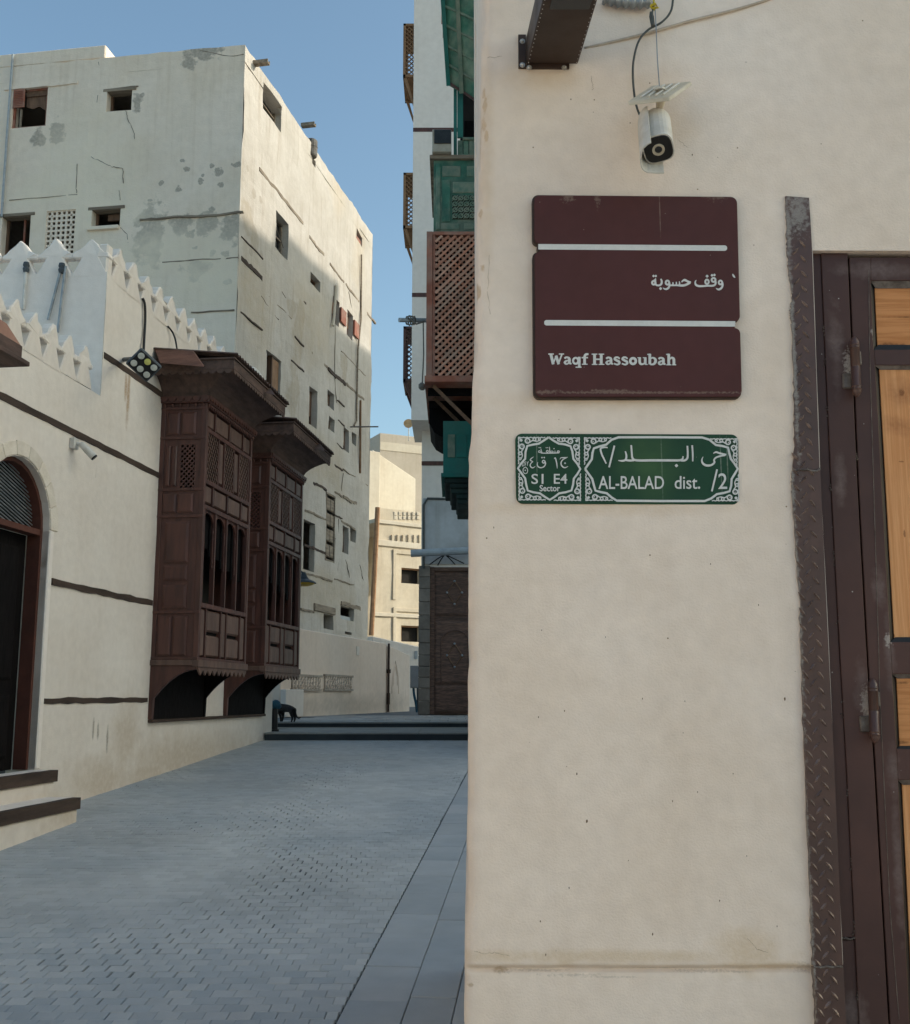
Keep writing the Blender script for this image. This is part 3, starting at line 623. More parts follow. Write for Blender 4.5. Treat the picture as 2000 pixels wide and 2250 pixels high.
# leaf: stiles, rails, mouldings, wood panels (px outlines: moulding left x at top/bottom, wood left x)
panels = [((1914, 616), (1920, 768), (1925, 633), (1931, 757)), ((1924, 802), (1957, 1411), (1935, 812), (1968, 1400)),
          ((1961, 1481), (1971, 1646), (1973, 1491), (1980, 1639)), ((1974, 1714), (2003, 2330), (1985, 1725), (2014, 2318))]
def nwq(x0, x1, y0, y1, x0b=None, n=0.0):
    x0b = x0 if x0b is None else x0b
    return [NW.hit(x0b, y1, n), NW.hit(x1, y1, n), NW.hit(x1, y0, n), NW.hit(x0, y0, n)]
leaf_n = DN + 0.001
m = MB()
inner = [(1914, 560), (1914, 616), (1920, 768), (1924, 802), (1957, 1411), (1961, 1481), (1971, 1646), (1974, 1714), (2003, 2330), (2010, 2480)]
strip(m, linex(W2), linex(inner), -0.05, leaf_n, y0=565, inset=(2.0, 0), k=40)
for (ya, yb) in ((565, 616), (768, 802), (1411, 1481), (1646, 1714), (2330, 2480)):
    x0 = lerpx(inner, (ya + yb) / 2); m.prism(nwq(lerpx(inner, ya), XR, ya, yb, lerpx(inner, yb), leaf_n), -0.05, leaf_n - 0.0006)
m.build('leaf_frame', M['metal_brown'], door, NW.M, bevel=0.0015)
for i, (a, b, c, d) in enumerate(panels):
    m = MB()
    # black moulding; shadow line painted black on side and bottom lips, top lip lighter
    oq = nwq(a[0], XR, a[1], b[1], b[0], -0.03); m.prism(oq, -0.06, -0.034)
    m.build('moulding', M['black'], door, NW.M)
    m = MB(); A = [NW.hit(b[0], b[1], leaf_n), NW.hit(a[0], a[1], leaf_n), NW.hit(XR, a[1], leaf_n)]; B = [NW.hit(d[0], d[1], -0.02), NW.hit(c[0], c[1], -0.02), NW.hit(XR, c[1], -0.02)]
    m.quad((*A[1], leaf_n - 0.004), (*A[2], leaf_n - 0.004), (*B[2], -0.022), (*B[1], -0.022)); m.build('panel_lip', M['weld'], door, NW.M); m = MB()
    m.quad((*A[0], leaf_n - 0.004), (*A[1], leaf_n - 0.004), (*B[1], -0.030), (*B[0], -0.030))
    m.quad((*A[0], leaf_n - 0.004), (*B[0], -0.022), (*NW.hit(XR, d[1], -0.02), -0.022), (*NW.hit(XR, b[1], leaf_n), leaf_n - 0.004))
    m.build('panel_lip', M['black'], door, NW.M)
    m = MB(); m.prism(nwq(c[0] - 1, XR, c[1] - 1, d[1] + 1, d[0] - 1, -0.02), -0.033, -0.024); m.build('wood_panel', M['orange_wood_flat' if i in (0, 2) else 'orange_wood'], door, NW.M)
MB().box(NW.hit(XR, 1100)[0], DOOR_R, 0, zl, -0.06, leaf_n).build('second_leaf', M['metal_brown'], door, NW.M, bevel=0.002)
# thin welded seams on the stile, weld blobs along the jamb
m = MB()
for P, n_ in (([(1909, 595), (1911, 770), (1930, 1400), (1934, 1540), (1956, 2000), (1976, 2240)], leaf_n), ):
    m.tube([(*NW.hit(x, y_, n_), n_ + 0.0004) for x, y_ in P], 0.0009, 5)
m.build('seam', M['weld'], door, NW.M)
m = MB()
for yb, P in ((727, W1), (795, W1), (903, W1), (1073, W1), (1222, W1), (1366, W1), (1550, W1), (1744, W1), (1900, W1), (2040, W1), (1752, RGT), (1880, RGT), (1970, RGT), (2040, RGT), (2062, W1), (1005, W2), (2190, W1)):
    for k in range(6):
        x = lerpx(P, yb) + RN.gauss(0, 1.4); u, z = NW.hit(x, yb + RN.gauss(0, 8), DN + 0.003); m.lathe((u, z, DN + 0.001), (0, 0, 1), [(0, 0.0022), (0.002, 0.0018), (0.0034, 0.0004)], 6)
for k in range(11):
    x = lerpx(RGT, 2062) + (lerpx(W1, 2062) - lerpx(RGT, 2062)) * k / 10; u, z = NW.hit(x, 2062 + RN.gauss(0, 1.5), DN + 0.002); m.lathe((u, z, DN), (0, 0, 1), [(0, 0.0032), (0.002, 0.0026), (0.0036, 0.0006)], 6)
m.build('weld_bead', M['weld'], door, NW.M)
for (x, y0, y1) in ((1879, 739, 873), (1919, 1490, 1634)):
    nn = 0.012; a = NW.hit(x - 2, y0, nn); b = NW.hit(x + 4, y1, nn); h = a[1] - b[1]; r = 0.0125
    ax = Vector((a[0] - b[0], h, 0)).normalized()
    m = MB(); m.lathe((b[0], b[1], nn), ax, [(0, 0.002), (0.004, 0.006), (0.010, 0.010), (0.016, r), (0.022, r), (0.0225, r * 1.08), (0.0245, r * 1.08), (0.025, r), (0.029, r), (0.0295, r * 1.08), (0.0315, r * 1.08), (0.032, r),
        (h * .5 - .001, r), (h * .5, r * .9), (h * .5 + .001, r), (h - 0.034, r), (h - 0.0335, r * 1.08), (h - 0.0315, r * 1.08), (h - .031, r), (h - .027, r), (h - .0265, r * 1.08), (h - .0245, r * 1.08), (h - .024, r), (h - 0.016, r), (h - 0.010, 0.010), (h - 0.004, 0.006), (h, 0.002)], 20)
    hg = m.build('hinge', M['plate_brown'], door, NW.M, smooth=True)
    MB().box(a[0] - 0.0, a[0] + 0.024, b[1] + h * .56, b[1] + h * .80, leaf_n - 0.001, leaf_n + 0.006).build('hinge_leaf', M['weld'], hg, NW.M, bevel=0.003)
    MB().box(b[0] - 0.030, b[0], b[1] + h * .17, b[1] + h * .42, DN, DN + 0.010).build('hinge_leaf', M['weld'], hg, NW.M, bevel=0.003)

# ---- signs ------------------------------------------------------
def ribbon(m, pts, n, mapf, smooth=True, closed=False):
    """brush stroke: pts (x, y, width) in picture units"""
    P = smoothpts([Vector(p) for p in pts], 6) if smooth and len(pts) > 2 else [Vector(p) for p in pts]
    L_, R_ = [], []
    for i, p in enumerate(P):
        q0, q1 = P[max(i - 1, 0)], P[min(i + 1, len(P) - 1)]
        if closed and i in (0, len(P) - 1): q0, q1 = P[-2], P[1]
        t = Vector((q1[0] - q0[0], q1[1] - q0[1])); t = t.normalized() if t.length > 1e-9 else Vector((1, 0)); s = Vector((-t.y, t.x)) * (p[2] / 2)
        L_.append((p[0] + s.x, p[1] + s.y)); R_.append((p[0] - s.x, p[1] - s.y))
    k = len(m.v); N_ = len(P)
    for a, b in zip(L_, R_): m.v.append(mapf(a[0], a[1], n)); m.v.append(mapf(b[0], b[1], n))
    for i in range(N_ - 1): m.f.append([k + 2 * i, k + 2 * i + 1, k + 2 * i + 3, k + 2 * i + 2])
def ring(m, cx, cy, rx, ry, w, n, mapf, seg=20):
    k = len(m.v)
    for i in range(seg):
        a = 2 * math.pi * i / seg; c, s = math.cos(a), math.sin(a)
        m.v.append(mapf(cx + (rx + w / 2) * c, cy + (ry + w / 2) * s, n)); m.v.append(mapf(cx + max(0.1, rx - w / 2) * c, cy + max(.1, ry - w / 2) * s, n))
    for i in range(seg):
        j = (i + 1) % seg; m.f.append([k + 2 * i, k + 2 * i + 1, k + 2 * j + 1, k + 2 * j])
def dia(m, cx, cy, r, n, mapf):
    k = len(m.v)
    for dx, dy in ((0, -1), (.35, -.4), (1, 0), (.4, .35), (0, 1), (-.35, .4), (-1, 0), (-.4, -.35)): m.v.append(mapf(cx + dx * r * (1 if abs(dx) in (0, 1) else 1.5), cy + dy * r * (1 if abs(dy) in (0, 1) else 1.5), n))
    m.f.append([k + i for i in range(8)])
def mapper(ox, oy, sc):
    def f(x, y_, n):
        u, z = NW.hit(ox + x * sc, oy + y_ * sc, n); return Vector((u, z, n))
    return f
class Pen:
    def __init__(s, mapf, n0): s.m = MB(); s.f = mapf; s.n = n0
    def st(s, *pts, w=None, smooth=True):
        s.n += 0.00004
        if w is not None: pts = [(*p[:2], w if len(p) < 3 else p[2]) for p in pts]
        ribbon(s.m, pts, s.n, s.f, smooth)
    def ri(s, cx, cy, rx, ry, w): s.n += 0.00004; ring(s.m, cx, cy, rx, ry, w, s.n, s.f)
    def di(s, cx, cy, r): s.n += 0.00004; dia(s.m, cx, cy, r, s.n, s.f)
    def build(s, name, mat, parent):
        # all strokes face the viewer
        me = s.m.mesh(name); bm = bmesh.new(); bm.from_mesh(me)
        for f_ in bm.faces:
            f_.normal_update()
            if f_.normal.z < 0: f_.normal_flip()
        bm.to_mesh(me); bm.free(); return obj(name, me, mat, parent, NW.M)

def rr(x0, y0, x1, y1, r, k=5, corners='1111'):
    out = []
    for ci, (cx, cy, a0) in enumerate(((x0 + r, y0 + r, 180), (x1 - r, y0 + r, 270), (x1 - r, y1 - r, 0), (x0 + r, y1 - r, 90))):
        for i in range(k + 1):
            a = math.radians(a0 + 90 * i / k); out.append((cx + r * math.cos(a), cy + r * math.sin(a)))
    return out
SN = 0.030      # face of the brown sign
sg = thing('name_sign', 'dark brown name sign with two white lines and white lettering', 'sign', NW.w(0.5, 2.3, 0.01))
def skew(x, y_):      # the sign sits a hair out of square, as in the photograph
    t = (y_ - 426) / 450; s = (x - 1172) / 450
    return x + (3 + 8 * s) * t, y_ + 4 * s * (1 - t)
def brown_outline(g0):
    p = []
    L_, R_, T_, B_ = 1174 - g0, 1620 + g0, 428 - g0, 872 + g0; r = 14; nt_ = 12
    def arc(cx, cy, a0, a1, rad=r, k=5): return [(cx + rad * math.cos(math.radians(a0 + (a1 - a0) * i / k)), cy + rad * math.sin(math.radians(a0 + (a1 - a0) * i / k))) for i in range(k + 1)]
    p += arc(L_ + r, T_ + r, 180, 270); p += arc(R_ - r, T_ + r, 270, 360)
    p += arc(R_ - nt_, 704 - nt_, 0, 90, nt_); p += [(R_ - 10, 710), (R_ - 10, 712)]; p += arc(R_ - nt_, 719 + nt_, 270, 360, nt_)
    p += arc(R_ - r, B_ - r, 0, 90); p += arc(L_ + r, B_ - r, 90, 180)
    p += arc(L_ + nt_, 552 + nt_, 180, 270, nt_); p += [(L_ + 10, 545), (L_ + 10, 541)]; p += arc(L_ + nt_, 535 - nt_, 90, 180, nt_)
    return [skew(*q) for q in p]
m = MB(); m.prism([NW.hit(*q, SN) for q in brown_outline(0)], SN - 0.004, SN); face = m.build('face_panel', M['sign_brown'], sg, NW.M, bevel=0.0015)
m = MB(); m.prism([NW.hit(q[0] - 3, q[1] + 2, 0.024) for q in brown_outline(2)], 0.004, SN - 0.005); m.build('back_tray', M['lamp_brown'], sg, NW.M, bevel=0.002)
idm = lambda x, y_, n: (lambda h: Vector((h[0], h[1], n)))(NW.hit(x, y_, n))
for (x0, y0, x1, y1, capL) in ((1183, 542, 1593, 545, 0), (1201, 709, 1616, 711.5, 1)):
    p = Pen(idm, SN + 0.0004); q = [(x0, y0, 12)] + [(x0 + (x1 - x0) * i / 6, y0 + (y1 - y0) * i / 6, 12) for i in range(1, 6)] + [(x1, y1, 12)]
    tip = [(5.0, 5.0), (3.5, 8.6), (1.5, 11.2)]
    if capL: q = [(x0 - a, y0, w) for a, w in tip] + q
    else: q = q + [(x1 + a, y1, w) for a, w in tip[::-1]]
    p.st(*q, smooth=False); p.build('white_line', M['sign_white'], sg)
# latin name, slab serif
p = Pen(mapper(1190, 760, 310 / 1817), SN + 0.0004)
def small_a(dx, dy):
    p.st((298 + dx, 163 + dy, 26), (312 + dx, 150 + dy, 26), (335 + dx, 147 + dy, 24), (356 + dx, 162 + dy, 34), (359 + dx, 190 + dy, 36), (360 + dx, 216 + dy, 34), (387 + dx, 232 + dy, 18))
    p.st((357 + dx, 186 + dy, 16), (322 + dx, 192 + dy, 22), (302 + dx, 212 + dy, 32), (316 + dx, 232 + dy, 22), (342 + dx, 227 + dy, 18), (360 + dx, 207 + dy, 20))
p.st((88, 104), (160, 104), w=15); p.st((224, 104), (291, 104), w=15)
p.st((120, 104), (152, 236), w=36, smooth=False); p.st((148, 236), (190, 128), w=19, smooth=False); p.st((188, 124), (222, 236), w=35, smooth=False); p.st((216, 236), (264, 106), w=20, smooth=False)
small_a(0, 0)
p.ri(441, 192, 34, 38, 27); p.st((487, 140), (487, 272), w=34, smooth=False); p.st((440, 274), (516, 274), w=15)
p.st((556, 236, 34), (556, 170, 34), (557, 135, 33), (572, 110, 30), (606, 106, 24)); p.st((517, 151), (600, 151), w=18); p.st((520, 236), (594, 236), w=14)
p.st((684, 104), (684, 240), w=36, smooth=False); p.st((770, 104), (770, 240), w=36, smooth=False); p.st((684, 172), (770, 172), w=20)
for a, b, c in ((647, 720, 106), (736, 808, 106), (649, 721, 238), (736, 811, 238)): p.st((a, c), (b, c), w=14)
small_a(537, 3)
for dx in (0, 101): p.st((1008 + dx, 166, 20), (985 + dx, 148, 22), (955 + dx, 150, 26), (944 + dx, 170, 30), (968 + dx, 186, 30), (998 + dx, 203, 32), (1003 + dx, 226, 28), (975 + dx, 240, 22), (934 + dx, 226, 20))
p.ri(1180, 195, 36, 37, 33)
p.st((1266, 147, 33), (1266, 205, 34), (1280, 232, 30), (1312, 232, 22), (1334, 212, 18)); p.st((1337, 147), (1337, 238), w=34, smooth=False); p.st((1236, 152), (1275, 152), w=13); p.st((1306, 152), (1345, 152), w=13); p.st((1337, 239), (1368, 239), w=13)
p.st((1396, 102), (1396, 238), w=35, smooth=False); p.st((1363, 110), (1402, 105), w=14); p.st((1402, 166, 20), (1435, 152, 22), (1466, 172, 32), (1468, 205, 36), (1446, 234, 28), (1400, 238, 20))
small_a(1212, 7)
p.st((1640, 102), (1640, 243), w=35, smooth=False); p.st((1605, 110), (1645, 105), w=14); p.st((1650, 172, 18), (1678, 152, 26), (1702, 166, 34), (1706, 200, 35), (1706, 243, 35)); p.st((1608, 243), (1674, 243), w=13); p.st((1684, 243), (1736, 243), w=13)
p.build('latin_lettering', M['sign_white'], sg)
# arabic name
p = Pen(mapper(1420, 590, 190 / 1817), SN + 0.0004)
p.ri(1562, 292, 36, 40, 38); p.st((1600, 290, 40), (1608, 345, 42), (1585, 405, 44), (1535, 438, 42), (1495, 430, 30), (1468, 408, 8))
p.ri(1418, 238, 40, 40, 40); p.di(1385, 142, 30); p.di(1436, 135, 30); p.st((1455, 250, 36), (1462, 300, 40), (1440, 345, 42), (1380, 362, 42), (1300, 360, 40), (1200, 368, 42), (1110, 368, 44), (1052, 345, 44), (1032, 300, 34), (1040, 262, 24), (1058, 240, 8))
p.ri(1280, 278, 36, 46, 40); p.di(1282, 160, 33)
p.st((748, 286, 24), (770, 258, 34), (812, 240, 48), (858, 262, 44), (905, 285, 50), (944, 278, 20)); p.st((930, 296, 40), (860, 330, 46), (800, 352, 48), (730, 356, 46), (650, 352, 36), (560, 352, 36), (500, 350, 36), (470, 350, 40))
for x, y_ in ((698, 268), (632, 278), (560, 285)): p.st((x, y_, 20), (x + 6, 312, 30), (x - 4, 352, 36))
p.ri(448, 295, 36, 42, 40); p.st((486, 290, 40), (492, 350, 42), (470, 405, 44), (425, 432, 40), (380, 424, 28), (352, 400, 8))
p.st((308, 216, 30), (328, 262, 40), (322, 318, 44), (285, 350, 40), (230, 352, 38), (205, 330, 36), (196, 270, 36), (200, 205, 22)); p.di(304, 420, 33)
p.ri(160, 298, 34, 38, 40); p.st((196, 225, 28), (170, 250, 34), (140, 276, 34)); p.di(156, 156, 28); p.di(204, 156, 28)
p.build('arabic_lettering', M['sign_white'], sg)
p = Pen(mapper(1100, 400, 580 / 1817), SN + 0.0004); p.st((1598, 632, 6), (1606, 648, 13), (1616, 658, 4)); p.build('chipped_mark', M['sign_white'], sg)

GN = 0.012
gs = thing('district_sign', 'green district sign with ornate white borders below the brown sign', 'sign', NW.w(0.45, 2.05, 0.005))
m = MB(); m.prism([NW.hit(q[0] + 2.5 * (q[1] - 953) / 154, q[1] + (q[0] - 1380) * 0.004, GN) for q in rr(1132, 953.5, 1622.5, 1107.5, 15)], 0.006, GN); m.build('sign_plate', M['sign_green'], gs, NW.M, bevel=0.0012)
PA = mapper(1120, 940, 180 / 1817); PB = mapper(1270, 940, 370 / 1817)
G0 = GN + 0.0004
p = Pen(PA, G0)
lc = [(868, 208), (975, 285), (1090, 350), (1230, 368), (1352, 408), (1392, 520), (1415, 690), (1505, 800), (1568, 915), (1500, 1030), (1425, 1125), (1408, 1260), (1372, 1390), (1240, 1430), (1100, 1452), (1000, 1530), (892, 1598), (780, 1530), (672, 1452), (530, 1430), (402, 1392), (368, 1260), (345, 1120), (265, 1010), (185, 900), (255, 790), (345, 690), (352, 540), (392, 402), (520, 372), (650, 350), (760, 280), (868, 208)]
p.st(*lc, w=46, smooth=False); p.build('left_border', M['sign_white'], gs)
p = Pen(PB, G0)
rc = [(78, 445), (115, 390), (150, 340), (158, 270), (172, 222), (235, 200), (305, 182), (365, 128), (440, 102), (800, 101), (1340, 104), (1420, 128), (1490, 185), (1560, 196), (1622, 214), (1636, 280), (1652, 335), (1690, 385), (1726, 442), (1695, 495), (1660, 552), (1655, 625), (1638, 685), (1570, 704), (1500, 716), (1440, 762), (1370, 790), (900, 790), (420, 786), (365, 752), (312, 706), (250, 694), (190, 678), (170, 610), (155, 552), (118, 500), (78, 445)]
p.st(*rc, w=24, smooth=False); p.build('right_border', M['sign_white'], gs)
p = Pen(idm, G0)
def corner_orn(cx, cy, sx, sy):
    f = lambda x, y_: (cx + sx * x, cy + sy * y_)
    p.st(*[(*f(0.8 + (1.2 if i % 2 else 0), 60 - 4.0 * i), 2.4) for i in range(16)], (*f(0.5, 0.5), 2.4), smooth=False)
    p.st(*[(*f(60 - 4.0 * i, 0.8 + (1.2 if i % 2 else 0)), 2.4) for i in range(16)], smooth=False)
    p.di(*f(7.0, 7.5), 3.6); p.di(*f(4.2, 4.0), 2.0)
    for (x, y_, r, w) in ((21, 8.5, 5.0, 3.2), (8.5, 21, 5.0, 3.2), (36, 5, 3.0, 2.6), (5, 36, 3.0, 2.6), (47, 4.6, 2.2, 2.4), (4.4, 48, 2.2, 2.4)): p.ri(*f(x, y_), r, r, w)
    p.di(*f(20, 9), 1.5); p.di(*f(9, 20), 1.5)
    p.st((*f(26, 12), 2.4), (*f(32, 8), 2.6), (*f(41, 9.5), 2.4), (*f(50, 7), 2.0)); p.st((*f(12, 26), 2.4), (*f(8, 32), 2.6), (*f(9.5, 41), 2.4), (*f(6, 50), 2.0))
for a in ((1138.5, 960, 1, 1), (1274.5, 961, -1, 1), (1139.5, 1099.5, 1, -1), (1277, 1100.5, -1, -1), (1283.5, 961, 1, 1), (1621, 963, -1, 1), (1286.5, 1100.5, 1, -1), (1624.5, 1101.5, -1, -1)): corner_orn(*a)
tag(p.build('scrollwork', M['sign_white'], gs), kind='stuff')
# arabic of the district
p = Pen(PB, G0 + 0.0012)
p.st((322, 214, 12), (285, 210, 18), (246, 226, 20), (258, 285, 19), (282, 335, 18), (306, 386, 14)); p.st((395, 192), (337, 426), w=19, smooth=False)
p.st((512, 252, 14), (524, 300, 20), (515, 344, 22), (480, 356, 20), (436, 352, 8)); p.st((576, 186, 18), (582, 270, 20), (592, 330, 22), (640, 351, 24), (800, 351, 25), (1000, 351, 25), (1090, 351, 24), (1128, 338, 20), (1136, 306, 12))
p.st((512, 347), (560, 353), (606, 350), w=22); p.st((1182, 194, 18), (1186, 280, 20), (1180, 330, 22), (1150, 352, 22), (1110, 352, 22)); p.st((1234, 188, 18), (1240, 280, 18), (1240, 362, 14)); p.di(1064, 408, 19)
p.st((1462, 276, 8), (1492, 262, 18), (1530, 274, 20), (1602, 290, 18)); p.st((1592, 296, 18), (1540, 304, 18), (1490, 322, 18), (1470, 348, 18), (1474, 374, 20), (1440, 402, 22), (1388, 406, 24), (1350, 384, 22), (1338, 348, 16), (1352, 312, 6))
p.st((1503, 448), (1446, 686), w=19, smooth=False)
p.build('arabic_lettering', M['sign_white'], gs)
p = Pen(PA, G0 + 0.0012)
p.ri(1080, 532, 22, 20, 22); p.st((1100, 555), (900, 562), (720, 560), (690, 545), w=22); p.st((884, 420, 12), (888, 480, 20), (892, 555, 20)); p.ri(935, 532, 34, 16, 15); p.st((1008, 505, 12), (1004, 556, 20)); p.di(985, 462, 15)
p.ri(838, 522, 22, 22, 17); p.di(812, 443, 13); p.di(848, 440, 13); p.st((694, 462, 12), (704, 510, 18), (722, 556, 20)); p.ri(662, 528, 20, 20, 17); p.di(655, 440, 13); p.di(688, 440, 13)
p.st((1115, 700, 8), (1140, 664, 18), (1200, 662, 24), (1292, 652, 10)); p.st((1262, 668, 12), (1190, 700, 22), (1145, 760, 26), (1148, 825, 28), (1190, 872, 28), (1240, 882, 24), (1298, 852, 8)); p.di(1230, 785, 21)
p.st((985, 692, 6), (1012, 668, 28), (1035, 740, 26), (1050, 820, 24), (1056, 902, 10))
p.ri(756, 752, 28, 30, 26); p.st((790, 745, 24), (796, 800, 26), (765, 858, 26), (700, 884, 26), (640, 866, 26), (614, 815, 22), (628, 758, 8)); p.di(718, 660, 20); p.di(768, 660, 20)
p.st((534, 642, 8), (486, 676, 22), (456, 715, 20), (490, 738, 22), (522, 748, 12)); p.st((520, 752, 14), (478, 782, 22), (456, 830, 24), (478, 872, 26), (520, 886, 22), (572, 852, 8))
p.build('sector_arabic', M['sign_white'], gs)
p = Pen(PA, G0 + 0.0012)
p.st((288, 752), (282, 845), (318, 828), (316, 750), w=12); p.st((362, 748), (336, 770), (356, 800), (336, 840), w=12); p.st((384, 752), (398, 796), w=12); p.st((420, 742), (398, 796), (394, 840), w=12)
p.st((350, 868), (302, 912), (306, 986), (350, 1016), (392, 990), (396, 916), (350, 868), w=17); p.di(348, 942, 18)
p.build('scribble', M['sign_white'], gs)
def textmesh(s, x0, y0, x1, y1, n, mapf, name, parent, mat, bold=0.0):
    cu = bpy.data.curves.new('t', 'FONT'); cu.body = s; cu.resolution_u = 4; cu.offset = bold
    o = bpy.data.objects.new('t', cu); COL.objects.link(o); bpy.context.view_layer.update()
    me = bpy.data.meshes.new_from_object(o.evaluated_get(bpy.context.evaluated_depsgraph_get())); bpy.data.objects.remove(o); bpy.data.curves.remove(cu)
    xs = [v.co.x for v in me.vertices]; ys = [v.co.y for v in me.vertices]; a, b, c, d = min(xs), max(xs), min(ys), max(ys)
    for v in me.vertices: v.co = mapf(x0 + (v.co.x - a) / (b - a) * (x1 - x0), y1 + (v.co.y - c) / (d - c) * (y0 - y1), n)
    bm = bmesh.new(); bm.from_mesh(me)
    for f_ in bm.faces:
        f_.normal_update()
        if f_.normal.z < 0: f_.normal_flip()
    bm.to_mesh(me); bm.free(); me.materials.clear(); me.name = name
    return obj(name, me, mat, parent, NW.M)
TN = G0 + 0.001
textmesh('AL-BALAD', 222, 520, 930, 660, TN, PB, 'latin_lettering', gs, M['sign_white'], 0.008)
textmesh('dist.', 1045, 520, 1320, 660, TN, PB, 'latin_lettering', gs, M['sign_white'], 0.008)
textmesh('2', 1516, 490, 1612, 660, TN, PB, 'latin_lettering', gs, M['sign_white'], 0.006)
textmesh('S1', 484, 1020, 752, 1246, TN, PA, 'latin_lettering', gs, M['sign_white'], 0.008)
textmesh('E4', 982, 1020, 1280, 1240, TN, PA, 'latin_lettering', gs, M['sign_white'], 0.008)
textmesh('Sector', 665, 1268, 1120, 1410, TN, PA, 'latin_lettering', gs, M['sign_white'], 0.02)

# ---- brown box lamp at the top, hanging camera, cables
def nwp(px, py, n): u, z = NW.hit(px, py, n); return Vector((u, z, n))
lm = thing('wall_lamp', 'brown riveted metal box lamp on the wall above the signs', 'lamp', NW.w(0.25, 3.3, 0))
zb = NW.hit(1157, 141, 0.02)[1]
def at_z(px, py, z):
    r = ray(px, py); k = (z - EYE) / r.z; p_ = Vector((0, 0, EYE)) + r * k; return Vector((p_.x, z, 2.9 - p_.y))
A0, B0 = nwp(1157, 141, 0.02), nwp(1270, 141, 0.02); A1, B1 = at_z(1193, 0, zb), at_z(1313, 0, zb)
A2, B2 = A0 + (A1 - A0) * 2.2, B0 + (B1 - B0) * 2.2
hh = Vector((0, 0.085, 0)); hh2 = Vector((0, 0.11, 0))
m = MB(); m.v = [A0, B0, B2, A2, A0 + hh, B0 + hh, B2 + hh2, A2 + hh2]; m.f = [[0, 1, 2, 3], [7, 6, 5, 4], [0, 4, 5, 1], [1, 5, 6, 2], [2, 6, 7, 3], [3, 7, 4, 0]]
m.build('housing', M['lamp_brown'], lm, NW.M, bevel=0.003)
m = MB()
for e0_, e1_ in ((A0, A2), (B0, B2)):
    inw = (B0 - A0).normalized() * (0.005 if e0_ is A0 else -0.005)
    for i in range(34):
        c_ = e0_ + (e1_ - e0_) * ((i + 0.5) / 34) + inw; m.lathe(c_, (0, -1, 0), [(0, 0.0017), (0.0012, 0.0014), (0.0018, 0.0005)], 6)
m.build('rivets', M['rivet'], lm, NW.M)
q = lambda s, t: A0 + (B0 - A0) * s + (A2 - A0) * t + ((B2 - B0) - (A2 - A0)) * s * t
m = MB(); P_ = [q(0.16, 0.40), q(0.90, 0.40), q(0.90, 0.92), q(0.16, 0.92)]; dn = Vector((0, -0.004, 0))
m.v = [p_ + dn * 0 for p_ in P_] + [p_ + dn for p_ in P_]; m.f = [[0, 1, 2, 3], [7, 6, 5, 4]] + [[i, (i + 1) % 4, 4 + (i + 1) % 4, 4 + i] for i in range(4)]
m.build('lens', M['glass_dark'], lm, NW.M, bevel=0.002)
m = MB(); r_ = rect(NW, 1138, 84, 1156, 156); m.box(r_[0], r_[1], r_[2], r_[3], 0.0, 0.020); r_ = rect(NW, 1157, 139, 1250, 157); m.box(r_[0], r_[1], r_[2], r_[3], 0.0, 0.0195); br = m.build('bracket', M['lamp_brown'], lm, NW.M, bevel=0.001)
m = MB()
for (x, y_) in ((1148, 91), (1148, 143), (1240, 149), (1163, 149)): m.lathe(nwp(x, y_, 0.019), (0, 0, 1), [(0, 0.008), (0.002, 0.008), (0.002, 0.0055), (0.006, 0.005), (0.0075, 0.003)], 8)
m.build('bolts', M['rivet'], br, NW.M)

cc = thing('hanging_camera', 'dusty white security camera dangling from its cable above the brown sign', 'camera', NW.w(0.53, 3.05, 0.1))
m = MB(); ca, cb = nwp(1441, 262, 0.09), nwp(1447, 327, 0.175); ax = (cb - ca).normalized()
s1 = Vector((1, 0, 0)); s1 = (s1 - ax * s1.dot(ax)).normalized(); s2 = ax.cross(s1)
def sq(t, rx, ry, e): c_, s_ = math.cos(t), math.sin(t); return (math.copysign(abs(c_) ** e, c_) * rx, math.copysign(abs(s_) ** e, s_) * ry)
def loft(m, rings, seg=24, rot=0.35):
    k = len(m.v)
    for (c_, rx, ry, e) in rings:
        for i in range(seg):
            a, b = sq(2 * math.pi * i / seg, rx, ry, e); ca_, sa_ = math.cos(rot), math.sin(rot); m.v.append(c_ + s1 * (a * ca_ - b * sa_) + s2 * (a * sa_ + b * ca_))
    for j in range(len(rings) - 1):
        for i in range(seg): q0 = k + j * seg; m.f.append([q0 + i, q0 + (i + 1) % seg, q0 + seg + (i + 1) % seg, q0 + seg + i])
    m.f.append([k + i for i in reversed(range(seg))]); m.f.append([k + (len(rings) - 1) * seg + i for i in range(seg)])
R0 = 0.040
loft(m, [(ca - ax * 0.012, 0.012, 0.012, 1), (ca - ax * 0.008, 0.026, 0.026, 1), (ca, 0.034, 0.034, 0.9), (ca + ax * 0.02, R0, R0, 0.85), (cb - ax * 0.01, R0, R0, 0.7), (cb, R0 * 1.02, R0 * 1.02, 0.62)])
m.build('body', M['white_plastic'], cc, NW.M, smooth=False, bevel=0.001)
m = MB(); loft(m, [(cb + ax * 0.0005, R0 * 0.93, R0 * 0.93, 0.62), (cb + ax * 0.003, R0 * 0.90, R0 * 0.90, 0.62)]); fc = m.build('face_glass', M['black'], cc, NW.M)
m = MB(); m.lathe(cb + ax * 0.003, ax, [(0, 0.0165), (0.003, 0.0165), (0.003, 0.0125), (0.001, 0.012)], 20); m.build('lens_ring', M['cream_plastic'], fc, NW.M)
m = MB(); m.lathe(cb + ax * 0.0032, ax, [(0, 0.0105), (0.002, 0.009), (0.0028, 0.004)], 16); m.build('lens', M['glass_dark'], fc, NW.M, smooth=True)
m = MB()      # sun shield, turned under the body
k0 = 13; sh = []
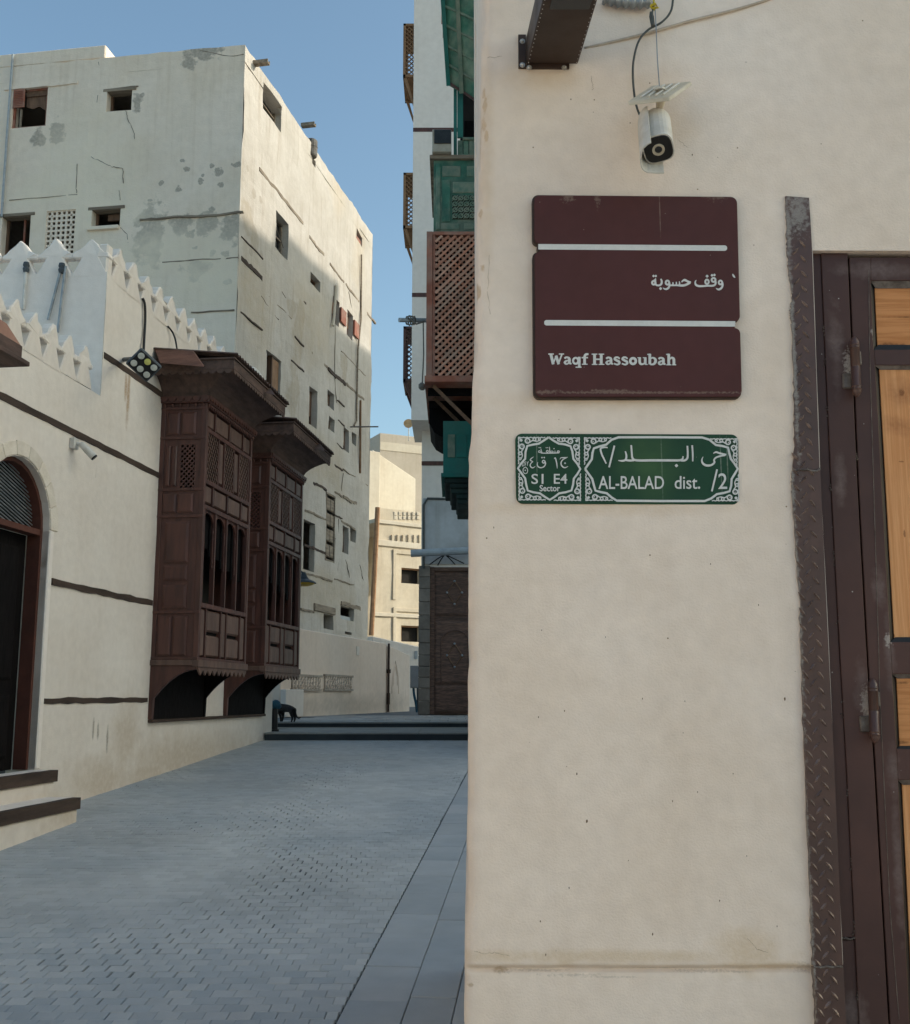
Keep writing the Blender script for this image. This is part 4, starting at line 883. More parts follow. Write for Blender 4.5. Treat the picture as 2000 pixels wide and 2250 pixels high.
for j, t in enumerate((0.0, 0.35, 0.7, 1.0)):
    c_ = ca + ax * 0.012 + (cb + ax * 0.045 - ca - ax * 0.012) * t
    for i in range(k0 + 1):
        a = math.radians(118 + 168 * i / k0); ex = 0.7; xx, yy = sq(a, R0 * 1.22, R0 * 1.22, ex); w_ = 1.0 if t < 1 else (1.0 if 2 < i < k0 - 2 else 0.96)
        m.v.append(c_ + s1 * xx * w_ + s2 * yy * w_)
for j in range(3):
    for i in range(k0): b_ = j * (k0 + 1) + i; m.f.append([b_, b_ + 1, b_ + k0 + 2, b_ + k0 + 1])
sho = m.build('sun_shield', M['white_plastic'], cc, NW.M, fix=False); sm_ = sho.modifiers.new('solid', 'SOLIDIFY'); sm_.thickness = 0.003
m = MB(); tp = [nwp(1379, 223, 0.15), nwp(1470, 213, 0.19), nwp(1519, 178, 0.12), nwp(1432, 188, 0.08)]; dn = Vector((0.002, -0.013, 0.002))
m.v = tp + [p_ + dn for p_ in tp]; m.f = [[0, 1, 2, 3], [7, 6, 5, 4]] + [[i, (i + 1) % 4, 4 + (i + 1) % 4, 4 + i] for i in range(4)]
bp_ = m.build('base_plate', M['cream_plastic'], cc, NW.M, bevel=0.002)
m = MB()
cen = sum(tp, Vector()) / 4
for s_ in (0.25, 0.42, 0.6, 0.78):
    a_, b_ = tp[0].lerp(tp[1], s_), tp[3].lerp(tp[2], s_); a_, b_ = a_.lerp(b_, 0.15), a_.lerp(b_, 0.85); m.tube([a_ + Vector((0, 0.003, 0)), b_ + Vector((0, 0.003, 0))], 0.0035, 5)
m.lathe(cen, (0, 1, 0), [(0, 0.016), (0.006, 0.016), (0.010, 0.01)], 12); m.build('ribs', M['white_plastic'], bp_, NW.M)
m = MB(); m.tube([cen + dn, nwp(1452, 226, 0.135), nwp(1449, 238, 0.12), nwp(1446, 250, 0.10), ca], [0.013, 0.012, 0.009, 0.012, 0.016], 10); m.build('ball_neck', M['cream_plastic'], cc, NW.M, smooth=True)
m = MB(); m.tube([(*p_,) for p_ in smoothpts([nwp(1437, -40, 0.03), nwp(1439, 10, 0.04), nwp(1442, 60, 0.06), nwp(1445, 130, 0.09), cen + Vector((0, 0.004, 0))], 4)], 0.0017, 6); m.build('hanging_wire', M['steel'], cc, NW.M)
m = MB(); m.tube(smoothpts([nwp(1480, -30, 0.02), nwp(1476, 20, 0.03), nwp(1455, 48, 0.035), nwp(1425, 65, 0.03), nwp(1404, 90, 0.03), nwp(1393, 130, 0.04), nwp(1391, 170, 0.05), nwp(1396, 220, 0.06), nwp(1405, 250, 0.07), nwp(1418, 270, 0.075)], 6), 0.0032, 8); m.build('feed_cable', M['grey_cable'], cc, NW.M, smooth=True)
m = MB(); m.tube([nwp(1431, 26, 0.045), nwp(1432, 36, 0.045), nwp(1435, 56, 0.045)], [0.004, 0.007, 0.006], 8).tube([nwp(1438, -20, 0.045), nwp(1434, 30, 0.045)], 0.0025, 6); m.build('plug', M['grey_cable'], cc, NW.M)
m = MB(); m.tube([nwp(1430, 12, 0.05), nwp(1440, 8, 0.055), nwp(1447, 16, 0.05), nwp(1433, 18, 0.045), nwp(1430, 12, 0.05)], 0.004, 6).tube([nwp(1436, -6, 0.045), nwp(1438, 22, 0.045)], 0.003, 6); m.build('zip_tie', M['yellow'], cc, NW.M)
m = MB(); pts = [nwp(1325 + 105 * i / 40, -4 + 10 * math.sin(i / 40 * 2.2), 0.028) for i in range(41)]; m.tube(pts, [0.015 + 0.004 * math.sin(i * 1.05) for i in range(41)], 10)
cd = tag(m.build('conduit', M['steel'], None, NW.M, smooth=True), 'short corrugated grey conduit at the top above the hanging camera', 'conduit')
m = MB(); m.tube(smoothpts([nwp(1284, 106, 0.008), nwp(1370, 86, 0.012), nwp(1440, 68, 0.014), nwp(1520, 45, 0.012), nwp(1620, 20, 0.010), nwp(1700, -5, 0.008), nwp(1760, -30, 0.008)], 5), 0.0042, 8)
tag(m.build('cable', M['tan_cable'], None, NW.M, smooth=True), 'thin tan cable running across the wall from the box lamp', 'cable')

# ------------------------------------------------------------------ low house on the left with the two wooden bays
lh = thing('low_house', 'low plastered house on the left with toothed parapets and wooden bays', 'house', LW.w(9, 0.55, 0))
U_END = LW.hit(597, 1600)[0]; U_C = LW.hit(240, 515)[0]      # far end, corner of the taller wing
Z_LOW = 4.62; Z_HI = 5.86
DU0, DU1, D_SP, D_TH = 8.43, 9.50, 2.97, 0.945; D_C = (DU0 + DU1) / 2; D_R = (DU1 - DU0) / 2
bays = [(11.82, 13.45), (14.20, 15.85)]
BP, BZ0, BZ1, BZB = 0.52, 1.93, 4.76, 1.31
holes = [(DU0, DU1, 0.0, D_SP + D_R, 0.26)]
m = wallgrid(-14, U_END, -0.1, Z_LOW - 0.22, holes, step=0.22, amp=0.008, seed=2.0)
m.build('wall', M['left_plaster'], lh, LW.M, smooth=False)
sp = MB()      # spandrels over the arched door
K = 14; arc = [(D_C - D_R * math.cos(math.pi * i / K), D_SP + D_R * math.sin(math.pi * i / K)) for i in range(K + 1)]
for i in range(K):
    (a0, b0), (a1, b1) = arc[i], arc[i + 1]; sp.prism([(a0, b0), (a1, b1), (a1, D_SP + D_R), (a0, D_SP + D_R)] if i not in (0, K - 1) else ([(a0, b0), (a1, b1), (a1, D_SP + D_R), (a0, D_SP + D_R)]), -0.26, 0.002)
sp.build('door_spandrel', M['left_plaster'], lh, LW.M)
m = wallgrid(U_C, U_END, Z_LOW - 0.22, Z_HI - 0.20, [], step=0.22, amp=0.008, seed=2.0); m.build('wall', M['left_plaster'], lh, LW.M)
WC = LW.w(U_C, 0, 0); WF = Plane((WC.x, WC.y), (math.cos(math.radians(4.2)), -math.sin(math.radians(4.2))))
m = wallgrid(-7.5, 0.0, 3.6, Z_HI - 0.20, [], step=0.3, amp=0.010, seed=4.0); m.build('wing_wall', M['wing_plaster'], lh, WF.M)
EC = LW.w(U_END, 0, 0)
m = MB().quad(LW.w(U_END, 0, 0), LW.w(U_END, 0, -7.5), LW.w(U_END, Z_HI - 0.2, -7.5), LW.w(U_END, Z_HI - 0.2, 0)); m.build('end_wall', M['left_plaster'], lh)
m = MB().quad(LW.w(-14, 4.2, -0.02), LW.w(U_C + 0.2, 4.2, -0.02), LW.w(U_C + 0.2, 4.2, -9), LW.w(-14, 4.2, -9)); m.build('low_roof', M['wing_plaster'], lh)
m = MB().quad(LW.w(U_C, 5.4, -0.02), LW.w(U_END, 5.4, -0.02), LW.w(U_END, 5.4, -9), LW.w(U_C, 5.4, -9)); m.build('wing_roof', M['wing_plaster'], lh)
# toothed parapets: every merlon a piece of its own
def merlon_mesh(w, h=0.155):
    th = 0.105; b = 0.0; vy = 0.0; hw = w * 0.25
    # valley at v = 0; pierced triangle below each valley; peak at h; foot at -0.24
    def side(sx):
        return [(w / 2 * sx, -0.24), (w / 2 * sx, -0.215), (w / 2 * sx - hw * sx, -0.052), (w / 2 * sx, -0.046), (w / 2 * sx, 0.0), (w * 0.41 * sx, 0.012), (w * 0.30 * sx, h * 0.30), (w * 0.17 * sx, h * 0.62), (w * 0.06 * sx, h * 0.93)]
    L_ = side(-1); R_ = side(1)
    poly = L_ + [(0, h)] + R_[::-1]
    q_ = MB().prism(poly, -th, 0.0)
    q_.f = [f_ for f_ in q_.f if not all(q_.v[i].y < -0.235 for i in f_)]      # open foot, merges with the wall
    return q_
def row_of_merlons(P, u0, u1, w, zv, mat):
    n = max(1, round((u1 - u0) / w)); w = (u1 - u0) / n; me = None
    for i in range(n):
        if True:
            mm_ = merlon_mesh(w, 0.155 + RN.gauss(0, 0.010)); hn = len(mm_.v) // 2
            for q_ in range(hn):
                if mm_.v[q_].y > -0.05:
                    j_ = Vector((RN.gauss(0, .007), RN.gauss(0, .006), 0)); mm_.v[q_] += j_; mm_.v[q_ + hn] += j_ + Vector((0, 0, RN.gauss(0, .003)))
            me = mm_.mesh('merlon'); bm = bmesh.new(); bm.from_mesh(me); bmesh.ops.recalc_face_normals(bm, faces=bm.faces); bm.to_mesh(me); bm.free()
        T = P.M @ Matrix.Translation((u0 + (i + 0.5) * w, zv + RN.gauss(0, 0.004), 0.002)) @ Matrix.Rotation(RN.gauss(0, 0.008), 4, 'Z')
        obj('merlon', me, mat, lh, T, bevel=0.012)
row_of_merlons(LW, 8.74 - 0.31 * 1.5 - 0.31 * 6, 8.74 - 0.31 * 1.5 + 0.31 * 6, 0.31, Z_LOW + 0.02, M['left_plaster'])
row_of_merlons(LW, U_C + 0.115, U_END, 0.345, Z_HI, M['left_plaster'])
row_of_merlons(WF, -3.6, 0.0, 0.36, Z_HI, M['wing_plaster'])
MB().box(U_C + 0.001, U_C + 0.115, Z_HI - 0.24, Z_HI + 0.10, -0.11, 0.0).build('corner_merlon', M['left_plaster'], lh, LW.M, bevel=0.02)
# squared timbers in the wall
for (ua, ub, z, h) in ((-3, U_C + 1.55, 3.92, 0.060), (DU1 + 0.10, 11.80, 2.53, 0.056), (DU1 + 0.08, 11.78, 1.512, 0.050), (U_C + 0.02, 11.82, 4.82, 0.060)):
    m = MB(); ragged_beam(m, ua, z, ub, z, h, -0.03, 0.010, seed=z, jit=0.45); m.build('wall_timber', M['beam'], lh, LW.M)
# arch stones
for i in range(9):
    a0, a1 = math.pi * i / 9 + 0.006, math.pi * (i + 1) / 9 - 0.006; R1, R2 = D_R + 0.005, D_R + 0.12 + RN.random() * 0.025
    pts = [(D_C - R1 * math.cos(a0), D_SP + R1 * math.sin(a0)), (D_C - R1 * math.cos((a0 + a1) / 2), D_SP + R1 * math.sin((a0 + a1) / 2)), (D_C - R1 * math.cos(a1), D_SP + R1 * math.sin(a1)),
           (D_C - R2 * math.cos(a1), D_SP + R2 * math.sin(a1)), (D_C - R2 * math.cos((a0 + a1) / 2), D_SP + R2 * math.sin((a0 + a1) / 2)), (D_C - R2 * math.cos(a0), D_SP + R2 * math.sin(a0))]
    MB().prism(pts, -0.05, 0.013 + RN.gauss(0, 0.002)).build('arch_stone', M['voussoir'], lh, LW.M, bevel=0.006)
MB().box(DU1, DU1 + 0.075, D_TH, D_SP, -0.2, 0.012).build('door_reveal', M['wing_plaster'], lh, LW.M, bevel=0.01)
# door: frame, dark leaf, grilled fanlight
m = MB(); Fw = 0.036
m.box(DU1 - Fw, DU1, D_TH, D_SP, -0.18, -0.06).box(DU0, DU0 + Fw, D_TH, D_SP, -0.18, -0.06).box(DU0, DU1, D_SP - 0.05, D_SP, -0.175, -0.065)
for i in range(K):
    (a0, b0), (a1, b1) = arc[i], arc[i + 1]; s_ = (D_R - Fw) / D_R; f2 = lambda a, b: (D_C + (a - D_C) * s_, D_SP + (b - D_SP) * s_)
    m.prism([(a0, b0), (a1, b1), f2(a1, b1), f2(a0, b0)], -0.18, -0.06)
ld = m.build('door', M['door_frame_red'], lh, LW.M); ld['label'] = 'arched door with a reddish frame and a black leaf'
m = MB().box(DU0 + Fw, DU1 - Fw, D_TH, D_SP - 0.05, -0.22, -0.19); lf = m.build('leaf', M['bay_dark'], ld, LW.M)
for (a, b, c, d) in ((0.06, 0.44, 0.10, 0.62), (0.06, 0.44, 0.74, 1.86), (0.56, 0.90, 0.10, 0.62), (0.56, 0.90, 0.74, 1.86)):
    MB().panel(DU0 + Fw + a, DU0 + Fw + b - 0.02, D_TH + c, D_TH + d, -0.19, -0.172, 0.02).build('leaf_panel', M['bay_dark'], ld, LW.M)
m = MB()
gm = MB().box(DU0 + Fw * 0.6, DU1 - Fw * 0.6, D_SP, D_SP + 0.02, -0.16, -0.15)
k = -10
while k < 44:      # slanting bars of the fanlight grille
    # line v = D_SP + 0.045*k - 0.30*(u-DU0)
    seg = []
    for i in range(41):
        u = DU0 + (DU1 - DU0) * i / 40; v = D_SP + 0.030 * k - 0.28 * (u - DU0)
        if v > D_SP and (u - D_C) ** 2 + (v - D_SP) ** 2 < (D_R - Fw * 0.7) ** 2: seg.append((u, v))
    if len(seg) > 2: gm.tube([(seg[0][0], seg[0][1], -0.14), (seg[-1][0], seg[-1][1], -0.14)], 0.006, 5)
    k += 1
tag(gm.build('fanlight_grille', M['steel'], ld, LW.M), kind='stuff')
fg = MB(); fg.prism([(D_C + (a - D_C) * 0.97, D_SP + (b - D_SP) * 0.97) for a, b in arc], -0.20, -0.185); fg.build('fanlight_pane', M['glass_dark'], ld, LW.M)
# door steps
for (px, yt, yb, nm, lab, ext) in ((128, 1692, 1712, 0, 'upper doorstep with a dark timber edge before the arched door', 0.24), (178, 1752, 1778, 0, 'lower doorstep with a dark timber edge before the arched door', 0.52)):
    ue, zt = LW.hit(px, yt, ext); _, zb_ = LW.hit(px, yb, ext)
    t = thing('doorstep', lab, 'step', LW.w(9, 0.5, 0.2), 'doorsteps of the arched door')
    zg = 0.2
    MB().box(7.6, ue - 0.01, zg, zt - 0.09, 0.0, ext - 0.02).build('riser', M['left_plaster'], t, LW.M, bevel=0.01)
    MB().box(7.55, ue - 0.005, zt - 0.089, zt, 0.0, ext - 0.07).build('tread', M['wing_plaster'], t, LW.M, bevel=0.008)
    m = MB(); ragged_beam(m, 7.5, zt - 0.045, ue, zt - 0.045, 0.09, ext - 0.068, ext, seed=ext, jit=0.12); m.build('timber_edge', M['beam'], t, LW.M)
# carved wooden bays
def scallop(m, a0, a1, z, h, w, f, th, zig=False):
    n = max(2, round((a1 - a0) / w)); w = (a1 - a0) / n
    for i in range(n):
        s_ = a0 + i * w
        poly = [(s_, z), (s_ + w, z), (s_ + w, z - h * 0.3)] + ([(s_ + w / 2, z - h)] if zig else [(s_ + w * 0.85, z - h * .75), (s_ + w * .65, z - h), (s_ + w * .35, z - h), (s_ + w * .15, z - h * .75)]) + [(s_, z - h * 0.3)]
        m.prism(poly, 0, th, f)
def lattice(m, a0, a1, b0, b1, pitch, wdt, c0, c1, f=None):
    """two layers of diagonal slats clipped to a rectangle"""
    for sgn, ca_, cb_ in ((1, c0, (c0 + c1) / 2), (-1, (c0 + c1) / 2, c1)):
        t = -(b1 - b0) - (a1 - a0)
        while t < (a1 - a0) + (b1 - b0):
            pts = []
            # u = a0 + t + s, v = b0 + s (sgn 1) / v = b1 - s
            s0 = max(0, -t); s1_ = min(b1 - b0, a1 - a0 - t)
            if s1_ - s0 > wdt:
                h = wdt * 0.7
                def P_(s_): return (a0 + t + s_, b0 + s_ if sgn > 0 else b1 - s_)
                A_, B_ = P_(s0), P_(s1_); d_ = Vector((B_[0] - A_[0], B_[1] - A_[1])).normalized(); q_ = Vector((-d_.y, d_.x)) * wdt / 2
                m.prism([(A_[0] + q_.x, A_[1] + q_.y), (A_[0] - q_.x, A_[1] - q_.y), (B_[0] - q_.x, B_[1] - q_.y), (B_[0] + q_.x, B_[1] + q_.y)], ca_, cb_, f)
            t += pitch
def bay(u0, u1, lab, seed, BZ1):
    W_ = u1 - u0; Hh = BZ1 - BZ0; zf = lambda t: BZ0 + Hh * t; p_ = BP
    m = MB()     # carcass: sides with openings, floor, ceiling, back boards, corner posts
    pw = 0.055
    m.box(u0, u0 + pw, BZ0, BZ1, p_ - pw, p_).box(u1 - pw, u1, BZ0, BZ1, p_ - pw, p_).box(u0, u0 + 0.05, BZ0, BZ1, 0, 0.05).box(u1 - 0.05, u1, BZ0, BZ1, 0, 0.05)
    m.box(u0 + .01, u1 - .01, BZ0, BZ0 + 0.03, 0, p_ - .01).box(u0 + .01, u1 - .01, BZ1 - 0.03, BZ1, 0, p_ - .01)
    m.box(u1 - 0.03, u1 - 0.008, BZ0, BZ1, 0.05, p_ - pw)
    b = m.build('bay_window', M['bay_wood'], lh, LW.M, bevel=0.003); b['label'] = lab
    # near side board, built round the lattice
    la, lb_ = 0.24, 0.40; lz0, lz1 = zf(.66), zf(.835)
    m = MB(); q0, q1 = u0 + 0.012, u0 + 0.03
    m.box(q0, q1, BZ0, lz0, 0.05, p_ - pw).box(q0, q1, lz1, BZ1, 0.05, p_ - pw).box(q0, q1, lz0, lz1, 0.05, la).box(q0, q1, lz0, lz1, lb_, p_ - pw)
    m.build('side_board', M['bay_wood'], b, LW.M)
    sidef = lambda a, bb, c: Vector((c, bb, a))
    m = MB(); lattice(m, la, lb_, lz0, lz1, 0.056, 0.015, u0 + 0.010, u0 + 0.026, sidef); m.build('side_lattice', M['bay_wood'], b, LW.M)
    for (a, c, t0, t1, ch, mt) in ((0.075, 0.215, .875, .965, .02, 'bay_wood'), (0.235, 0.40, .875, .965, .02, 'bay_wood'), (0.075, 0.125, .67, .83, .01, 'bay_wood'), (0.14, 0.20, .67, .83, .012, 'bay_wood'), (0.06, 0.21, .565, .64, .02, 'bay_wood'), (0.23, 0.40, .565, .64, .02, 'bay_wood'),
                           (0.10, 0.37, .37, .53, .03, 'bay_wood'), (0.10, 0.37, .30, .36, .025, 'bay_wood'), (0.10, 0.37, .195, .285, .028, 'bay_wood'), (0.065, 0.215, .015, .165, .02, 'bay_wood'), (0.235, 0.39, .015, .165, .02, 'bay_wood')):
        MB().panel(a, c, zf(t0), zf(t1), u0 + 0.0125, u0 - 0.010, ch, ax=0).build('side_panel', M[mt], b, LW.M)
    for t in (0.0, .175, .545, .65, .855, .975): MB().box(u0 - 0.006, u0 + 0.012, zf(t), zf(t) + 0.03, 0.0, p_).build('side_rail', M['bay_wood'], b, LW.M, bevel=0.003)
    # front rails
    for t0, t1 in ((0, .008), (.20, .218), (.582, .60), (.683, .70), (.888, .905), (.985, 1.0)):
        MB().box(u0 + pw, u1 - pw, zf(t0), zf(t1), p_ - 0.06, p_ - 0.002).build('rail', M['bay_wood'], b, LW.M, bevel=0.003)
    def fx(t): return u0 + pw + (W_ - 2 * pw) * t
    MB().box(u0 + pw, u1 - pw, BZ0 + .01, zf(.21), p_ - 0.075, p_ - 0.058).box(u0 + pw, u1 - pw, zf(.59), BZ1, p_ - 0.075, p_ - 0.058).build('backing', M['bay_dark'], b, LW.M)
    MB().box(u0 + pw, u1 - pw, zf(.2), zf(.6), 0.06, 0.08).build('shade_backing', M['void_shade'], b, LW.M)  # near-black sheet painting the shade inside the openings
    def fpan(t0, t1, s0, s1, ch=0.014): MB().panel(fx(t0), fx(t1), zf(s0), zf(s1), p_ - 0.058, p_ - 0.014, ch).build('panel', M['bay_panel'], b, LW.M)
    def fpost(t, s0, s1, w_=0.022): MB().box(fx(t) - w_ / 2, fx(t) + w_ / 2, zf(s0), zf(s1), p_ - 0.058, p_ - 0.006).build('mullion', M['bay_wood'], b, LW.M, bevel=0.002)
    for s0, s1 in ((.605, .682), (.906, .984)):
        for t0, t1 in ((.0, .155), (.19, .475), (.51, .80), (.835, 1.0)): fpan(t0 + .01, t1 - .01, s0 + .004, s1 - .004)
        for t in (.172, .492, .817): fpost(t, s0, s1)
    for t0, t1 in ((.03, .25), (.40, .60), (.75, .96)):
        m = MB(); lattice(m, fx(t0), fx(t1), zf(.702), zf(.887), 0.078, 0.017, p_ - 0.030, p_ - 0.012); m.build('lattice', M['bay_panel'], b, LW.M)
        fpost(t0 - .01, .70, .888); fpost(t1 + .01, .70, .888)
    for t0, t1 in ((.285, .365), (.635, .715)): fpan(t0, t1, .71, .88, .012)
    # tall openings with slim mullions, arched heads and little drops
    for t in (0.0, .25, .5, .75, 1.0): fpost(min(max(t, .012), .988), .218, .582, 0.03)
    for i in range(4):
        a, c = fx(.25 * i) + .015, fx(.25 * (i + 1)) - .015; zt = zf(.582); w_ = c - a
        pts = [(a, zt), (a, zt - .16)] + [(a + w_ / 2 - w_ / 2 * math.cos(math.pi * j / 8), zt - .16 + 0.14 * math.sin(math.pi * j / 8)) for j in range(1, 8)] + [(c, zt - .16), (c, zt)]
        MB().prism(pts, p_ - 0.05, p_ - 0.03).build('arch_head', M['bay_wood'], b, LW.M)
        for s_ in (a + .012, c - .012):
            MB().lathe((s_, zt - .62, p_ - .03), (0, 1, 0), [(0.0, .004), (.02, .010), (.05, .005), (.08, .011), (.12, .006), (.30, .006), (.33, .011), (.36, .005), (.40, .011), (.44, .005), (.46, .008)], 8).build('turned_spindle', M['bay_wood'], b, LW.M)
        MB().box(a, c, zf(.44 - .03 * i), zt - .02, p_ - 0.10, p_ - 0.085).build('inner_shutter', M['bay_dark'], b, LW.M)  # near-black colour, so the openings stay in painted shade
    # lower panels
    for t0, t1, st in ((0.01, .10, 0), (.14, .42, 1), (.455, .545, 0), (.58, .86, 1), (.90, .99, 0)):
        if st: fpan(t0, t1, .015, .098, .02); fpan(t0, t1, .112, .195, .02)
        else: fpan(t0, t1, .015, .195, .014)
    for t in (.12, .437, .562, .88): fpost(t, .008, .20, 0.02)
    # apron with pointed trim, side brackets, dark boards below
    m = MB().box(u0 - .02, u1 + .02, BZ0 - 0.075, BZ0 - .001, p_ - .05, p_ + .02).box(u0 - .02, u0 + .03, BZ0 - 0.06, BZ0 - .001, 0, p_ - .052); m.build('apron', M['bay_panel'], b, LW.M, bevel=0.004)
    m = MB(); scallop(m, u0 + .02, u1, BZ0 - .075, .085, .15, None, .018, True)
    for v in m.v: v.z += p_ - 0.012
    m.build('pointed_trim', M['bay_panel'], b, LW.M)
    cur = [(p_ - .01, BZ0 - .06), (p_ - .01, BZ0 - .10)] + [(p_ * (1 - .9 * (i / 8) ** .8), BZ0 - .10 - .30 * (i / 8) ** 1.6) for i in range(1, 9)] + [(.045, BZB), (0, BZB), (0, BZ0 - .06)]
    for uu in (u0, u1 - .05): MB().prism(cur, uu, uu + .05, lambda a, bb, c: Vector((c, bb, a))).build('bracket', M['bay_wood' if uu == u0 else 'bay_dark'], b, LW.M, bevel=0.004)  # far bracket coloured near-black to imitate the shade under the bay
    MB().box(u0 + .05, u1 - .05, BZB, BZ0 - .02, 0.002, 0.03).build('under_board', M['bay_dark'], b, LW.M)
    # flared cornice, fascia, scalloped trims, roof
    en, ef, ch, eu = 0.25, 0.36, 0.24, 0.08
    def rg(t):
        o_ = t ** 1.7; a, c, d = u0 - en * o_, u1 + eu * o_, p_ + ef * o_; z = BZ1 + 0.07 + ch * (t ** 0.85)
        return [Vector((a, z, 0)), Vector((a, z, d)), Vector((c, z, d)), Vector((c, z, 0))]
    m = MB(); RR = [rg(i / 8) for i in range(9)]
    for A_, B_ in zip(RR, RR[1:]):
        for i in range(3): m.quad(A_[i], A_[i + 1], B_[i + 1], B_[i])
    m.build('cornice', M['eave_wood'], b, LW.M)
    m = MB().box(u0 - .03, u1 + .03, BZ1 + .001, BZ1 + 0.07, 0, p_ + .03); m.build('frieze', M['bay_wood'], b, LW.M, bevel=0.004)
    m = MB(); scallop(m, u0 - .03, u1 + .03, BZ1 + .07, .055, .085, None, .014)
    for v in m.v: v.z += p_ + .031
    scallop(m, 0.0, p_ + .03, BZ1 + .07, .055, .085, lambda a, bb, c: Vector((u0 - .031 - c, bb, a)), .014)
    n_ = int(W_ / .06)
    for i in range(n_): m.lathe((u0 + (i + .5) * W_ / n_, BZ1 - .005, p_ + .012), (0, -1, 0), [(0, .012), (.015, .018), (.03, .012), (.045, .004)], 6)
    for i in range(6): m.lathe((u0 - .012, BZ1 - .005, (i + .5) * p_ / 6), (0, -1, 0), [(0, .012), (.015, .018), (.03, .012), (.045, .004)], 6)
    tag(m.build('carved_trim', M['bay_wood'], b, LW.M), kind='stuff')
    z1 = BZ1 + .07 + ch
    m = MB().box(u0 - en - .02, u0 - en, z1 - .02, z1 + .085, 0, p_ + ef).box(u0 - en - .02, u1 + eu, z1 - .02, z1 + .085, p_ + ef + .0005, p_ + ef + .02).box(u1 + eu, u1 + eu + .02, z1 - .02, z1 + .085, 0, p_ + ef)
    m.box(u0 - en - .04, u1 + eu + .03, z1 + .085, z1 + .105, 0, p_ + ef + .035)
    m.build('fascia', M['eave_wood'], b, LW.M, bevel=0.003)
    m = MB(); scallop(m, u0 - en, u1 + eu, z1 - .02, .045, .09, lambda a, bb, c: Vector((a, bb, p_ + ef + c)), .016); scallop(m, 0, p_ + ef, z1 - .02, .045, .09, lambda a, bb, c: Vector((u0 - en - c - .002, bb, a)), .016)
    m.build('scalloped_trim', M['eave_wood'], b, LW.M)
    m = MB(); n_ = 22; cu0, cu1 = u0 - en - .05, u1 + eu + .05        # corrugated roof sheet
    pr = []
    for i in range(n_ * 4 + 1):
        uu = cu0 + (cu1 - cu0) * i / (n_ * 4); pr.append((uu, z1 + .128 + .018 * math.sin(i * math.pi / 2)))
    for (ua, za), (ub, zb2) in zip(pr, pr[1:]): m.quad((ua, za + .10, 0), (ub, zb2 + .10, 0), (ub, zb2, p_ + ef + .06), (ua, za, p_ + ef + .06))
    rf = m.build('roof_sheet', M['eave_wood'], b, LW.M, fix=False); s_ = rf.modifiers.new('solid', 'SOLIDIFY'); s_.thickness = .006
    return b
b1 = bay(*bays[0], 'nearer carved brown wooden bay with lattice panels', 1, 4.72)
b2 = bay(*bays[1], 'farther carved brown wooden bay with lattice panels', 2, 4.61)
MB().box(bays[0][0] + .001, bays[1][1] - .001, BZB - .035, BZB - .001, 0, .06).build('bay_sill', M['beam'], lh, LW.M, bevel=0.006)
# loose planks lying on the bay roofs
def plank(pts, Y, lab, mt):
    q_ = [at(x, y_, Y + dy) for x, y_, dy in pts]; m = MB(); m.v = q_ + [p_ + Vector((0, .03, .02)) for p_ in q_]
    m.f = [[0, 1, 2, 3], [7, 6, 5, 4]] + [[i, (i + 1) % 4, 4 + (i + 1) % 4, 4 + i] for i in range(4)]
    tag(m.build('plank', M[mt], None, bevel=.004), lab, 'plank')
plank([(338, 765, .1), (424, 772, 0), (448, 806, -.15), (352, 798, -.05)], 11.35, 'reddish loose plank on the near edge of the nearer bay roof', 'slat_dark')
plank([(566, 844, .3), (590, 849, .2), (603, 868, -.1), (572, 862, 0)], 12.45, 'short dark plank on the front edge of the nearer bay roof', 'eave_wood')
plank([(682, 972, .3), (704, 977, .2), (713, 991, -.1), (686, 985, 0)], 14.75, 'short dark plank on the front edge of the farther bay roof', 'eave_wood')
m = MB(); c_ = LW.w(12.35, 5.24, 0.74); m.tube([c_, c_ + Vector((0.06, 0.22, 0.03)), c_ + Vector((0.1, 0.4, 0.02))], [0.05, 0.075, 0.06], 10)
tag(m.build('plastic_container', M['white_plastic'], None, smooth=True), 'white plastic container lying on the nearer bay roof', 'container')
# brown canopy corner at the left edge
cp = thing('canopy', 'brown wooden canopy corner at the left edge above the arched door', 'canopy', LW.w(7.6, 4.1, 0))
ur, zr = LW.hit(57, 806, 0.55)
MB().box(6.4, ur, zr, zr + 0.035, 0.02, 0.58).build('soffit', M['eave_wood'], cp, LW.M, bevel=0.004)
MB().box(6.4, ur - 0.03, zr + 0.036, zr + 0.15, 0.50, 0.53).box(ur - 0.09, ur - 0.06, zr + 0.036, zr + 0.15, 0.02, 0.50).build('fascia', M['eave_wood'], cp, LW.M, bevel=0.004)
MB().prism([(6.4, zr + .15), (ur - .03, zr + .15), (ur - .25, zr + .25), (6.4, zr + .25)], 0.02, 0.52).build('roof_board', M['red_wood'], cp, LW.M)
